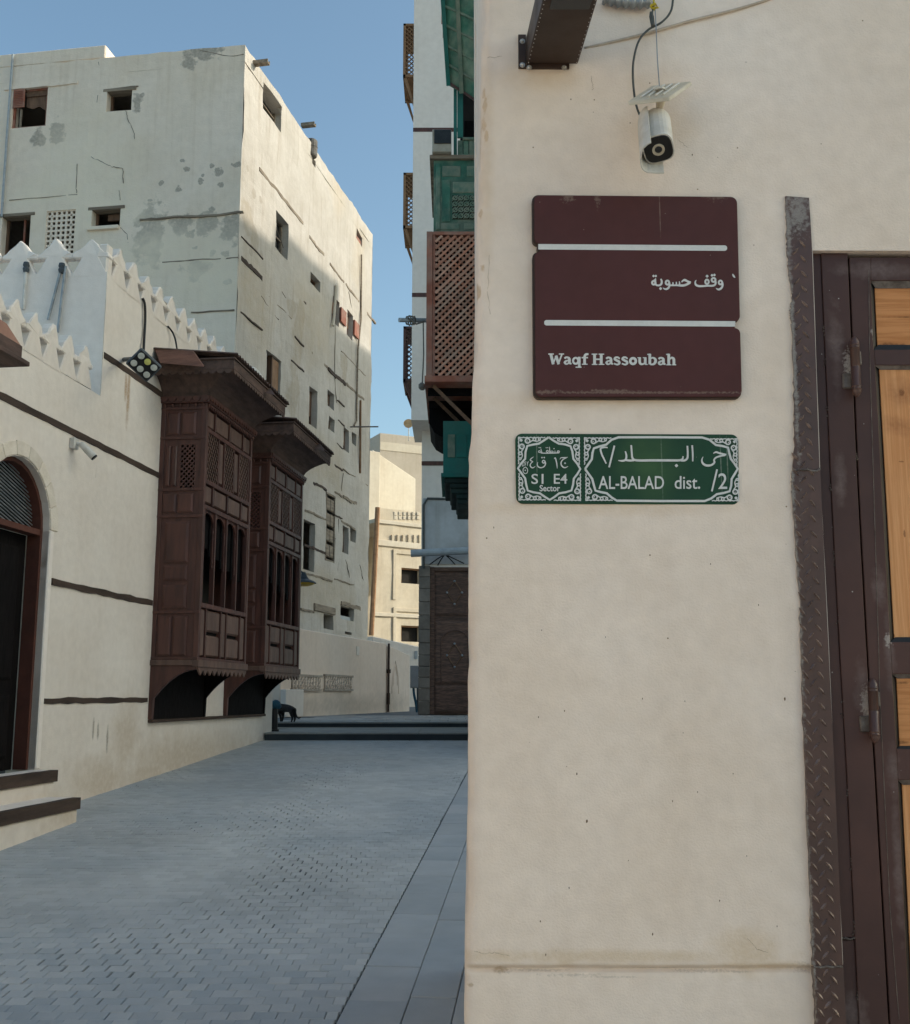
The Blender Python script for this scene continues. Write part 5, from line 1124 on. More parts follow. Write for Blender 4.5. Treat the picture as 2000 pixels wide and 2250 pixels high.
# small white security camera
sc = thing('bullet_camera', 'small white security camera beside the arched doorway', 'camera', LW.w(9.9, 3.3, 0))
def lwp(px, py, n): u, z = LW.hit(px, py, n); return Vector((u, z, n))
bx = lwp(164, 975, .03); MB().box(bx.x - .045, bx.x + .045, bx.y - .05, bx.y + .05, 0, .05).build('junction_box', M['white_plastic'], sc, LW.M, bevel=.004)
m = MB(); a_, b_ = lwp(180, 977, .10), lwp(206, 1004, .20); m.tube([bx + Vector((.0, 0, .02)), a_], .016, 8); m.build('arm', M['white_plastic'], sc, LW.M)
d_ = (b_ - a_).normalized(); m = MB(); m.lathe(a_ - d_ * .02, d_, [(0, .018), (.015, .030), ((b_ - a_).length, .034), ((b_ - a_).length + .02, .034)], 14); m.build('body', M['white_plastic'], sc, LW.M, smooth=False)
m = MB(); m.lathe(b_ + d_ * .001, d_, [(0, .032), (.012, .031), (.014, .02)], 14); m.build('lens_cap', M['black'], sc, LW.M)
# led floodlight
fl = thing('floodlight', 'slate grey led floodlight with round lamps near the bay roof', 'floodlight', LW.w(11.4, 4.75, 0))
fc_ = lwp(316, 803, .55); ctr = LW.w(fc_.x, fc_.y, fc_.z)
fz = (Vector((0.25, -1.0, -0.62))).normalized(); fx_ = Vector((0.93, 0.10, -0.22)); fx_ = (fx_ - fz * fx_.dot(fz)).normalized(); fy_ = fz.cross(fx_)
FM = Matrix(((fx_.x, fy_.x, fz.x, ctr.x), (fx_.y, fy_.y, fz.y, ctr.y), (fx_.z, fy_.z, fz.z, ctr.z), (0, 0, 0, 1)))
FM = FM @ Matrix.Rotation(math.radians(-34), 4, 'Z') @ Matrix.Diagonal((.92, .92, .92, 1))
MB().box(-.14, .14, -.115, .115, -.045, 0).build('housing', M['slate_metal'], fl, FM, bevel=.012)
MB().box(-.125, .125, -.10, .10, .0005, .004).build('front_plate', M['black'], fl, FM, bevel=.003)
for k, (x, y_) in enumerate(((-.085, .055), (.0, .055), (.085, .055), (-.085, -.05), (.0, -.05), (.085, -.05))):
    MB().lathe((x, y_, .004), (0, 0, 1), [(0, .034), (.004, .032), (.006, .02), (.007, .005)], 16).build('led_lens', M['led_yellow' if k in (1,) else 'led'], fl, FM)
m = MB(); wl_ = LW.w(*LW.hit(272, 790)[:2], .0); m.tube([wl_, wl_.lerp(ctr, .55) + Vector((0, 0, .04)), ctr - fz * .03], .022, 8); m.box(-.09, .09, -.012, .012, -.075, -.046, FM); m.build('arm', M['slate_metal'], fl)
# conduits on the wing and black cables
m = MB()
def wfp(px, py, n=.03): u, z = WF.hit(px, py, n); return Vector((u, z, n))
for i, (a, b, r) in enumerate((((58, 583), (51, 680), .016), ((136, 585), (106, 702), .014), ((144, 585), (127, 730), .014))):
    k = MB().tube([wfp(*a), wfp(*b)], r, 8)
    tag(k.build('conduit', M['white_plastic' if i == 0 else 'steel'], None, WF.M), ('white conduit leaning on the wing wall behind the parapet teeth', 'slanting steel conduit on the wing wall', 'upright steel conduit on the wing wall')[i], 'conduit')
    kk = wfp(*a); c_ = MB().lathe(kk + Vector((-.0, .0, 0)), (0, -1, 0), [(-.03, .028), (.0, .034), (.02, .026), (.04, .034), (.07, .026)], 8) if i < 2 else None
    if c_: c_.build('coupling', M['slate_metal'], bpy.data.objects[-1] if False else [o for o in COL.objects if o.name.startswith('conduit')][-1], WF.M)
m = MB().tube(smoothpts([lwp(313, 655, .01), lwp(318, 668, .025), lwp(319, 700, .025), lwp(317, 740, .025), lwp(315, 778, .05)], 5), .014, 7); tag(m.build('cable', M['black'], None, LW.M), 'thick black cable dropping from the parapet to the floodlight', 'cable')
m = MB().tube(smoothpts([lwp(369, 717, .01), lwp(378, 728, .03), lwp(385, 745, .06), lwp(389, 768, .10)], 5), .010, 7); tag(m.build('cable', M['black'], None, LW.M), 'thin black cable dropping onto the nearer bay roof', 'cable')

# ------------------------------------------------------------------ tall weathered house
th = thing('tall_house', 'tall weathered cream house with small shuttered windows', 'house', (_c.x, _c.y, Z_UP))
ZT = 19.43; US = TS.hit(818, 600)[0]; UL = -9.5; USTEP = TF.hit(231, 120)[0]
fw = {'A': rect(TF, 30, 196, 100, 276), 'B': rect(TF, 236, 197, 288, 241), 'C': rect(TF, 6, 472, 62, 560), 'D': rect(TF, 103, 464, 161, 560), 'E': rect(TF, 203, 457, 263, 496)}
m = wallgrid(UL, 0, Z_UP - .1, ZT, [(*v, .35) for v in fw.values()], step=.42, amp=.03, seed=5, ragged=.05); m.build('wall', M['tall_front'], th, TF.M)
MB().box(UL, USTEP, ZT + .001, ZT + .42, -3.2, -.01).build('roof_parapet', M['tall_front'], th, TF.M, bevel=.03)
def tsr(x0, y0, x1, y1): return rect(TS, x0, y0, x1, y1)
S = [(581, 180, 617, 291), (606, 461, 631, 572), (683, 596, 703.5, 644), (731, 649, 744.5, 719), (762, 679, 774, 749), (783, 501, 798, 544), (687, 344, 694, 369), (587, 768, 616, 877), (680, 847, 695, 943), (721, 855, 735, 903), (722, 913, 735, 952), (756, 937, 768, 996), (774, 948, 783, 981), (718, 1080, 735, 1238), (753, 1154, 766, 1219), (771, 1160, 781, 1193), (711, 1348, 732, 1385), (750, 1331, 778, 1366), (757, 1387, 773, 1396), (668, 1140, 690, 1258)]
SR = [tsr(*q) for q in S]
dep = [.3] * len(SR); dep[13] = .10; dep[-1] = .18; dep[17] = .2
m = wallgrid(0, US, Z_UP - .1, ZT, [(*r_, d_) for r_, d_ in zip(SR, dep)], step=.40, amp=.05, seed=6, ragged=.06); m.build('wall', M['tall_side'], th, TS.M)
fe = TS.w(US, 0, 0); fl_ = TF.w(UL, 0, 0)
back = fl_ + (fe - TS.w(0, 0, 0))
m = MB()
for A_, B_ in ((fe, back), (back, fl_)): m.quad(A_ + Vector((0, 0, Z_UP)), B_ + Vector((0, 0, Z_UP)), B_ + Vector((0, 0, ZT)), A_ + Vector((0, 0, ZT)))
c0 = TS.w(0, 0, 0); zr_ = Vector((0, 0, ZT - .5)); inn = lambda p_: p_
m.quad(c0 + zr_, fe + zr_, back + zr_, fl_ + zr_); m.build('rear_and_roof', M['tall_side'], th, fix=False)
# window joinery
def win(P, r_, kind, nm='window', d=.3):
    u0, u1, z0, z1 = r_; f = .06 if u1 - u0 > .5 else .045
    mt = {'old': 'old_wood', 'pale': 'beam_grey', 'red': 'red_wood'}[kind]
    m = MB().box(u0, u0 + f, z0, z1, -d + .02, -d + .10).box(u1 - f, u1, z0, z1, -d + .02, -d + .10).box(u0 + f, u1 - f, z0, z0 + f, -d + .02, -d + .095).box(u0 + f, u1 - f, z1 - f, z1, -d + .02, -d + .095)
    return m.build(nm, M[mt], th, P.M, bevel=.004)
w_ = win(TF, fw['A'], 'red', d=.16); u0, u1, z0, z1 = fw['A']
wd2 = u1 - u0; hd = z1 - z0
MB().box(u0 + .02, u0 + wd2 * .34, z0 + hd * .52, z1 - .02, -.02, .02).build('shutter', M['red_wood'], w_, TF.M)
m = MB()
for i in range(9): m.box(u0 + .06, u0 + wd2 * .30, z0 + hd * .55 + i * hd * .045, z0 + hd * .57 + i * hd * .045, .02, .032)
tag(m.build('louvres', M['red_wood'], w_, TF.M), kind='stuff')
MB().prism([(u0 + wd2 * .36, z1 - .03), (u1 - .03, z1 - .03), (u1 - .03, z0 + hd * .40), (u0 + wd2 * .86, z0 + hd * .47), (u0 + wd2 * .74, z0 + hd * .55), (u0 + wd2 * .55, z0 + hd * .50), (u0 + wd2 * .36, z0 + hd * .56)], -.12, -.09).build('broken_board', M['old_wood'], w_, TF.M)
MB().box(u0 + wd2 * .36, u1 - .03, z0 + hd * .80, z0 + hd * .86, -.09, -.05).build('cross_rail', M['old_wood'], w_, TF.M)
MB().box(u0 + wd2 * .2, u0 + wd2 * .25, z0 + .03, z0 + hd * .5, -.1, -.06).build('stile', M['beam_grey'], w_, TF.M)
for k in 'BCE':
    w_ = win(TF, fw[k], 'old', d=.34); u0, u1, z0, z1 = fw[k]
    MB().box(u0 - .12, u1 + .12, z1 - .07, z1 + .02, -.30, .02).build('lintel', M['beam_grey'], w_, TF.M, bevel=.008)
    if k == 'C': MB().box(u0 + (u1 - u0) * .6, u0 + (u1 - u0) * .66, z0, z1 - .05, -.3, -.25).build('mullion', M['red_wood'], w_, TF.M)
    if k == 'E': MB().box(u0 + (u1 - u0) * .42, u1, z1 - .30, z1 - .12, -.3, -.24).build('top_board', M['old_wood'], w_, TF.M); MB().box(u0 - .1, u1, z0 - .10, z0, -.05, .10).build('sill', M['tall_front'], w_, TF.M, bevel=.01)
# pierced block screen: each block a piece
u0, u1, z0, z1 = fw['D']; bw_ = (u1 - u0) / 3; nrow = int(math.ceil((z1 - z0) / bw_))
m = MB(); t_ = bw_ * .10
m.box(-bw_ / 2, bw_ / 2, -bw_ / 2, -bw_ / 2 + t_, -.05, 0).box(-bw_ / 2, bw_ / 2, bw_ / 2 - t_, bw_ / 2, -.05, 0).box(-bw_ / 2, -bw_ / 2 + t_, -bw_ / 2 + t_, bw_ / 2 - t_, -.05, 0).box(bw_ / 2 - t_, bw_ / 2, -bw_ / 2 + t_, bw_ / 2 - t_, -.05, 0)
for a in (0, 90): m.box(-bw_ * .45, bw_ * .45, -bw_ * .10, bw_ * .10, -.045, -.004, Matrix.Rotation(math.radians(a), 4, 'Z'))
m.box(-bw_ * .20, bw_ * .20, -bw_ * .20, bw_ * .20, -.043, -.006, Matrix.Rotation(math.radians(45), 4, 'Z'))
bm_ = m.mesh('screen_block')
for i in range(3):
    for j in range(nrow): obj('screen_block', bm_, M['tall_front'], th, TF.M @ Matrix.Translation((u0 + (i + .5) * bw_, z1 - (j + .5) * bw_, -.03)))
kinds = ['pale', 'pale', 'old', 'red', 'red', 'red', None, 'old', 'old', 'old', 'old', 'old', 'old', 'pale', 'old', 'old', None, None, None, None]
for r_, kd in zip(SR, kinds):
    if not kd: continue
    u0, u1, z0, z1 = r_; w_ = win(TS, r_, kd, d=.10 if r_ is SR[13] else .28)
    i = SR.index(r_)
    if i in (0, 1): MB().box(u0 + .2, u1 - .2, z0 + .1, z1 - .1, -.27, -.255).build('pane', M['glass_dark'], w_, TS.M); MB().box(u0, u1, z0 + (z1 - z0) * .5, z0 + (z1 - z0) * .53, -.25, -.2).build('transom', M['beam_grey'], w_, TS.M)
    if i in (3, 4): MB().box(u1, u1 + (u1 - u0) * .8, z0 + (z1 - z0) * .25, z1 - .15, .03, .09, ).build('open_shutter', M['red_wood'], w_, TS.M); MB().box(u0 + .05, u1 - .05, z0 + (z1 - z0) * .45, z1 - .1, -.2, -.14).build('shutter', M['old_wood'], w_, TS.M)
    if i == 5: MB().box(u0 + (u1 - u0) * .4, u1, z0, z0 + (z1 - z0) * .7, -.15, -.1).build('shutter', M['red_wood'], w_, TS.M)
    if i == 7: MB().box(u0 + (u1 - u0) * .52, u1 - .03, z0 + .05, z1 - .05, -.12, -.07).build('shutter', M['tan_wood'], w_, TS.M); MB().box(u0 + (u1 - u0) * .46, u0 + (u1 - u0) * .52, z0, z1, -.2, -.05).build('mullion', M['old_wood'], w_, TS.M)
    if i in (8, 9, 11): MB().box(u0 + (u1 - u0) * .3, u0 + (u1 - u0) * .75, z0 + (z1 - z0) * .3, z1 - .1, -.2, -.15).build('shutter', M['old_wood'], w_, TS.M)
    if i == 13:
        n_ = 4
        for a in range(2):
            for b_ in range(n_):
                MB().panel(u0 + .08 + a * (u1 - u0 - .16) * .5 + .02, u0 + .08 + (a + 1) * (u1 - u0 - .16) * .5 - .02, z0 + .1 + b_ * (z1 - z0 - .2) / n_ + .05, z0 + .1 + (b_ + 1) * (z1 - z0 - .2) / n_ - .05, -.09, -.02, .03).build('shutter_panel', M['beam_grey'], w_, TS.M)
r_ = SR[17]; MB().box(r_[0] + .05, r_[1] - .05, r_[2], r_[3] - .3, -.19, -.12).build('window_board', M['pipe_grey'], th, TS.M)
r_ = SR[16]; a = TS.hit(690, 1332); b_ = TS.hit(735, 1346); MB().box(a[0], b_[0], r_[3] + .02, r_[3] + .26, -.1, .05).build('lintel', M['beam_grey'], th, TS.M, bevel=.02)
# timbers, ledges, cracks
def tb(P, x0, y0, x1, y1, h, mt='beam_grey', n1=.015, flat=True, nm='wall_timber'):
    h *= .62 if P is TS else .75; n1 = min(n1, .04)
    a, b_ = P.hit(x0, y0), P.hit(x1, y1); z = (a[1] + b_[1]) / 2
    m = MB(); ragged_beam(m, a[0], z if flat else a[1], b_[0], z if flat else b_[1], h, -.05, n1, seed=x0, jit=.9, k=max(5, int(abs(b_[0] - a[0]) / .16)), wig=.06); return m.build(nm, M[mt], th, P.M)
tb(TF, 308, 484, 535, 466, .07, 'beam_grey', .04); tb(TF, 330, 578, 524, 566, .04); tb(TF, 420, 686, 515, 682, .045); tb(TF, 10, 199, 172, 179, .10, 'tall_front', .10); tb(TF, 225, 200, 304, 190, .035)
tb(TF, 20, 438, 170, 429, .018, 'beam_grey', .006)
for q in ((570, 373, 666, 489, .16, 'beam_grey'), (680, 519, 712, 562, .14, 'beam_grey'), (725, 580, 756, 620, .12, 'beam_grey'), (760, 625, 795, 670, .12, 'beam_grey'), (800, 678, 826, 712, .12, 'beam_grey'), (530, 572, 576, 606, .20, 'beam'), (530, 526, 578, 562, .06, 'beam'),
          (634, 625, 672, 672, .07, 'beam'), (528, 684, 577, 728, .07, 'beam'), (648, 740, 668, 762, .08, 'beam'), (640, 790, 668, 818, .08, 'beam'), (685, 771, 720, 808, .12, 'beam_grey'), (722, 810, 760, 845, .20, 'beam'), (762, 848, 800, 876, .14, 'beam_grey'), (750, 773, 816, 838, .05, 'beam_grey'),
          (741, 878, 757, 893, .07, 'beam'), (741, 920, 757, 937, .07, 'beam'), (740, 975, 753, 985, .06, 'beam'), (688, 1058, 718, 1078, .12, 'beam'), (736, 1078, 752, 1094, .10, 'beam_grey'), (755, 1092, 784, 1106, .16, 'beam_grey'), (735, 1020, 754, 1035, .10, 'beam'), (754, 1035, 808, 1064, .04, 'beam_grey'), (670, 1120, 716, 1142, .10, 'beam_grey'), (735, 1130, 752, 1140, .09, 'beam'),
          (668, 1200, 716, 1212, .11, 'beam'), (736, 1184, 750, 1192, .07, 'beam'), (665, 1262, 730, 1274, .10, 'beam_grey'), (735, 1276, 778, 1281, .06, 'beam_grey'), (662, 1338, 690, 1345, .10, 'beam_grey'), (750, 1328, 792, 1334, .22, 'beam_grey'), (750, 1150, 784, 1160, .10, 'beam_grey'), (590, 640, 640, 710, .03, 'beam_grey')): tb(TS, *q)
def crack(P, pts, r=.012):
    q = []
    for (x0, y0), (x1, y1) in zip(pts, pts[1:]):
        for i in range(5): t = i / 5; h = P.hit(x0 + (x1 - x0) * t + RN.gauss(0, .6), y0 + (y1 - y0) * t + RN.gauss(0, .6)); q.append((h[0], h[1], .004))
    return MB().tube(q, [r * (0.5 + RN.random()) for _ in q], 4).build('crack', M['crack'], th, P.M)
for c_ in ([(217, 136), (216, 180), (214, 236)], [(277, 243), (281, 262), (295, 290), (297, 310)], [(200, 345), (226, 357), (246, 366), (270, 370), (271, 410)], [(262, 418), (265, 445)], [(264, 500), (280, 515), (282, 540)], [(170, 360), (168, 410), (169, 428)], [(440, 110), (505, 124), (543, 118)]): crack(TF, c_, .008)
for c_ in ([(575, 650), (600, 690), (615, 705)], [(620, 640), (645, 690)], [(700, 960), (705, 905)], [(737, 700), (735, 830), (741, 900)], [(790, 1240), (797, 1270), (800, 1290)], [(753, 1040), (750, 1090)], [(745, 1140), (744, 1280)], [(760, 1230), (770, 1278)], [(600, 480), (628, 560)], [(766, 640), (775, 690)]): crack(TS, c_, .011)
# pipes
def tp_(P, pts, r, mat, lab, nm='drain_pipe', n=.06):
    m = MB().tube([(*P.hit(x, y_), n) for x, y_ in pts], r, 7); tag(m.build(nm, M[mat], None, P.M), lab, 'pipe')
tp_(TF, [(31, 122), (18, 300), (6, 478)], .035, 'pipe_grey', 'thin grey drain pipe down the left side of the tall house')
tp_(TS, [(735, 628), (730, 700), (728, 716)], .05, 'pale_far', 'short pale drain pipe on the lane side of the tall house')
tp_(TS, [(791, 560), (790, 700), (783, 770), (780, 925), (775, 935)], .035, 'beam_grey', 'long thin drain pipe near the far corner of the tall house')
tp_(TS, [(789, 880), (788, 1040)], .04, 'tan_wood', 'rusty drain pipe low on the tall house near its far corner')
m = MB().tube([TS.w(*TS.hit(770, 938), .0), TS.w(*TS.hit(770, 938), .0) + Vector((1.0, .05, 0.02))], .025, 6); tag(m.build('rod', M['rust_pipe'], None), 'dark metal rod sticking out from the tall house', 'rod')
for (x, y_, L_, lab) in ((560, 140, .42, 'wooden roof spout near the front corner of the tall house'), (676, 275, .26, 'wooden roof spout halfway along the tall house')):
    h = TS.hit(x, y_); m = MB().box(h[0] - .09, h[0] + .09, h[1] - .05, h[1], -.2, L_).box(h[0] - .09, h[0] - .06, h[1], h[1] + .06, -.2, L_).box(h[0] + .06, h[0] + .09, h[1], h[1] + .06, -.2, L_); tag(m.build('roof_spout', M['beam_grey'], None, TS.M), lab, 'spout')
h = TS.hit(688, 300); m = MB().lathe((h[0], ZT - .4, -.05), (0, 1, 0), [(0, .18), (.05, .2), (.3, .2), (.32, .215), (.34, .2), (.55, .2), (.6, .14)], 16); tag(m.build('roof_tank', M['rust_pipe'], None, TS.M), 'dark drum on the roof edge of the tall house', 'tank')

# ------------------------------------------------------------------ boundary wall and what stands by it
bwt = thing('boundary_wall', 'plain beige boundary wall with a carved band beyond the steps', 'wall', (_b0.x, _b0.y, Z_UP))
ub = BW.hit(850, 1500)[0]; ue = BW.hit(899, 1500)[0]
za = BW.hit(655, 1380)[1]; zb_ = BW.hit(900, 1440)[1]; zc = BW.hit(845, 1413)[1]
def quadwall(u0, u1, z0, zl, zr): return [(u0, z0), (u1, z0), (u1, zr), (u0, zl)]
MB().prism(quadwall(0, ub - .05, Z_UP - .1, za, zc), -.35, 0).build('wall', M['boundary'], bwt, BW.M, bevel=.02)
MB().prism(quadwall(ub + .05, ue, Z_UP - .1, zc - .05, zb_), -.35, .02).build('end_panel', M['boundary'], bwt, BW.M, bevel=.02)
MB().box(0, BW.hit(655, 1570)[0], Z_UP, BW.hit(630, 1515)[1], .001, .12).build('plinth', M['white_wall'], bwt, BW.M, bevel=.01)
for x0, x1 in ((640, 702), (712, 771)):
    r_ = rect(BW, x0, 1486, x1, 1514); t = MB().box(r_[0], r_[1], r_[2], r_[3], .0, .03); cb = t.build('carved_panel', M['carved'], bwt, BW.M, bevel=.01)
    m = MB(); nn = int((r_[1] - r_[0]) / .16)
    for i in range(nn):
        for j in range(3):
            cx = r_[0] + (i + .5) * (r_[1] - r_[0]) / nn; cz = r_[2] + (j + .5) * (r_[3] - r_[2]) / 3; R_ = .045 + .02 * RN.random()
            m.tube([(cx + R_ * math.cos(a * 1.1 + i), cz + R_ * math.sin(a * 1.1 + i + j), .036) for a in range(5)], .013, 5)
    tag(m.build('carving', M['boundary'], cb, BW.M), kind='stuff')
    MB().box(r_[0] - .05, r_[1] + .05, r_[3], r_[3] + .05, 0, .05).build('carved_frame', M['carved'], bwt, BW.M); MB().box(r_[0] - .05, r_[1] + .05, r_[2] - .05, r_[2], 0, .05).build('carved_frame', M['carved'], bwt, BW.M)
MB().box(*rect(BW, 783, 1420, 789, 1440), 0.0, .012).build('notice', M['white_wall'], bwt, BW.M)
m = MB(); h = BW.hit(867, 1480)
for s_ in (1, .6): m.tube([(h[0] - .35 * s_, h[1] - .55 * s_, .024), (h[0] - .3 * s_, h[1] - .1 * s_, .024), (h[0], h[1] + .35 * s_, .024), (h[0] + .3 * s_, h[1] - .1 * s_, .024), (h[0] + .35 * s_, h[1] - .55 * s_, .024)], .012, 5)
m.build('incised_arch', M['boundary'], bwt, BW.M)
m = MB().tube([(ub, Z_UP, .05), (ub, zc, .05)], .030, 8).lathe((ub, BW.hit(850, 1475)[1], .05), (0, 1, 0), [(-.05, .06), (.05, .06)], 8).lathe((ub, Z_UP + .35, .05), (0, 1, 0), [(-.15, .045), (.15, .045)], 8)
tag(m.build('drain_pipe', M['beam'], None, BW.M), 'dark upright drain pipe on the boundary wall', 'pipe')
# wall lamp behind the far bay
wl_ = thing('street_lamp', 'green dish lamp with yellow underside beside the farther bay', 'lamp', LW.w(16.3, 3, 0))
c_ = at(667, 1281, 17.6); MB().lathe(c_, (0, 0, 1), [(-.005, .20), (.0, .21), (.03, .17), (.06, .09), (.12, .05), (.17, .03)], 18).build('shade', M['slate_metal'], wl_, smooth=False)
MB().lathe(c_ + Vector((0, 0, -.03)), (0, 0, 1), [(-.02, .08), (.0, .15), (.024, .185)], 16).build('diffuser', M['lamp_yellow'], wl_)
m = MB().tube([c_ + Vector((0, 0, .15)), c_ + Vector((-.1, .02, .22)), LW.w(U_END, c_.z + .2, -.06)], .02, 7); m.build('arm', M['slate_metal'], wl_)

# ------------------------------------------------------------------ white house at the end of the lane, right
wh = thing('white_house', 'tall white house with brown bands at the end of the lane', 'house', (0, 24, Z_UP))
uL = RU.hit(906, 600)[0]; zO = RU.hit(907, 923)[1]; uLL = RL.hit(927, 1000)[0]; ZR = 19.0
m = wallgrid(uL, 2.4, zO, ZR, [], step=.6, amp=.012, seed=8); m.build('wall', M['white_wall'], wh, RU.M)
MB().box(uL, uL + .3, zO, ZR, -2.2, -.002).box(uL + .3, 2.4, ZR - .3, ZR, -2.2, -.01).box(uL + .3, 2.4, zO, zO + .2, -2.2, -.01).box(uL + .3, 2.4, zO + .2, ZR - .3, -2.2, -2.0).build('side_wall', M['white_wall'], wh, RU.M)
MB().box(uLL, 2.4, Z_UP + 3.33, zO + .0, -1.1, -.01).box(1.1, 2.4, Z_UP - .1, Z_UP + 3.329, -1.1, -.02).box(uLL, 1.1, Z_UP - .1, Z_UP + 3.329, -1.1, -.4).build('lower_wall', M['white_wall'], wh, RL.M)
for (y_, P, u0) in ((285, RU, uL), (648, RU, uL), (1018, RL, uLL)):
    z = P.hit(930, y_)[1]; MB().box(u0 - .004, 2.3, z - .05, z + .05, -.02, .012).build('band', M['bay_wood'], wh, P.M, bevel=.004)
r_ = rect(RL, 930, 1095, 1034, 1240); MB().box(r_[0], 1.0, r_[2], r_[3], 0, .03).build('rendered_patch', M['grey_wall'], wh, RL.M, bevel=.008)
# stone pier
z = Z_UP; u0, u1 = RL.hit(920, 1400)[0], RL.hit(943, 1400)[0]; ztop = RL.hit(940, 1242)[1]
while z < ztop - .05:
    h_ = min(.24 + .08 * RN.random(), ztop - z); MB().box(u0, u1 + .02, z + .006, z + h_, -.3, .05 + RN.gauss(0, .006)).build('pier_stone', M['stone_pier'], wh, RL.M, bevel=.012); z += h_
# carved door
du0, du1 = u1 + .02, 1.1; dz0, dz1 = Z_UP + .02, ztop - .03
d_ = MB().box(du0, du1, dz0, dz1, -.16, -.06).build('door', M['old_door'], wh, RL.M); d_['label'] = 'old dark carved wooden door beside the stone pier'
def dpx(x, y_): return RL.hit(x, y_)
MB().box(du0, du0 + .10, dz0, dz1, -.06, -.01).box(du0 + .1, du1, dz1 - .10, dz1, -.06, -.012).build('door_frame', M['old_door'], d_, RL.M, bevel=.006)
for (ya, yb) in ((1258, 1352), (1364, 1502), (1506, 1566)):
    a = dpx(955, ya); b_ = dpx(1030, yb); MB().panel(a[0], a[0] + .78, b_[1], a[1], -.06, -.025, .05).build('door_panel', M['old_door'], d_, RL.M)
for yc in (1302, 1440):
    c_ = dpx(999, yc); s1_, s2_ = .17, .26
    for (a0, a1), (b0, b1) in (((-1, 0), (0, 1)), ((0, 1), (1, 0)), ((1, 0), (0, -1)), ((0, -1), (-1, 0))):
        MB().tube([(c_[0] + a0 * s1_, c_[1] + a1 * s2_, -.02), (c_[0] + b0 * s1_, c_[1] + b1 * s2_, -.02)], .016, 5).build('diamond_moulding', M['old_wood'], d_, RL.M)
    m = MB()
    for (a0, a1) in ((-1, 0), (0, 1), (1, 0), (0, -1)): m.lathe((c_[0] + a0 * s1_, c_[1] + a1 * s2_, -.022), (0, 0, 1), [(0, .03), (.02, .025), (.035, .008)], 8)
    m.build('studs', M['steel'], d_, RL.M)
m = MB(); a = dpx(960, 1380); cx_ = a[0] + .42
m.tube([(cx_ - .32, dpx(960, 1500)[1], -.02), (cx_ - .32, a[1] - .35, -.02)] + [(cx_ - .32 * math.cos(math.pi * i / 10), a[1] - .35 + .3 * math.sin(math.pi * i / 10), -.02) for i in range(1, 10)] + [(cx_ + .32, a[1] - .35, -.02), (cx_ + .32, dpx(960, 1500)[1], -.02)], .014, 5); m.build('arched_moulding', M['old_door'], d_, RL.M)
# gutter pipe across, cables
m = MB().tube([(*RL.hit(903, 1216, .35), .35), (*RL.hit(1045, 1209, .35), .35)], .085, 12); tag(m.build('gutter_pipe', M['pipe_grey'], None, RL.M), 'pale grey pipe lying level above the old carved door', 'pipe')
m = MB().tube([(*RL.hit(x, y_), .05) for x, y_ in ((931, 1250), (931, 1110), (940, 1096), (980, 1097), (1012, 1090), (1040, 1094))], .028, 6); tag(m.build('cable', M['grey_cable'], None, RL.M), 'dark cable bent round the grey patch above the carved door', 'cable')
m = MB()
for e_ in ((945, 1240), (962, 1242), (1000, 1240), (1020, 1238)): m.tube([(*RL.hit(978, 1218, .25), .25), (*RL.hit((978 + e_[0]) / 2, 1228, .2), .2), (*RL.hit(*e_, .06), .06)], .014, 5)
tag(m.build('wire_bundle', M['black'], None, RL.M), 'tangle of black wires under the level grey pipe', 'wires')
# small lattice balconies on the lane side of the white house
for k, (yt, yb, ys, mt, lab) in enumerate(((50, 168, 200, 'tan_wood', 'topmost small lattice balcony on the white house'), (378, 500, 522, 'tan_wood', 'middle small lattice balcony on the white house'), (716, 838, 852, 'bay_wood', 'lowest small lattice balcony on the white house'))):
    P = RU; x0 = 886.5; n = -.05
    t = None; a = P.hit(x0, yt); b_ = P.hit(906, yb); pz = 1.1
    u0, u1, z0, z1 = a[0], uL, b_[1], a[1]
    m = MB().box(u0, u0 + .06, z0, z1, -.1, -.02).box(u0, u0 + .06, z0, z1, -.1 - pz, -.1 - pz + .08).box(u0, u1, z1 - .06, z1, -.1 - pz, -.02).box(u0, u1, z0, z0 + .07, -.1 - pz, -.02)
    o = m.build('lattice_balcony', M[mt], wh, P.M, bevel=.004); o['label'] = lab
    m = MB(); lattice(m, u0 + .05, u1, z0 + .06, z1 - .05, .11, .026, -.075, -.045); m.build('lattice', M[mt], o, P.M)
    m = MB(); lattice(m, -pz - .05, -.1, z0 + .06, z1 - .05, .15, .03, u0 + .02, u0 + .045, lambda a_, b__, c__: Vector((c__, b__, a_))); m.build('lattice', M[mt], o, P.M)
    zs_ = P.hit(906, ys + 30)[1]
    for nn in (-.12, -pz): MB().prism([(u0 + .02, z0), (u0 + .09, z0), (u1, zs_ + .12), (u1, zs_)], nn, nn + .07).build('bracket', M[mt], o, P.M)
# ------------------------------------------------------------------ house on the right of the lane with green and red timber bays
gh = thing('green_bay_house', 'right hand house with peeling green bays above the lane', 'house', (0.5, 13, 0.8))
RS = Plane((0.47, 23.9), (0, -1))       # lane face, looks to the left; u runs towards the camera
m = wallgrid(4.4, 9.6, 0, 12.6, [], step=.6, amp=.01, seed=9); m.build('wall', M['white_wall'], gh, RS.M)
MB().box(4.4, 9.6, 0, 12.6, -2.4, -.35).build('body', M['white_wall'], gh, RS.M)
def gp_(px, py, Y): return at(px, py, Y)
XW = 0.47
def zat(py, Y, px=985): return at(px, py, Y).z
def xat(px, py, Y): return at(px, py, Y).x
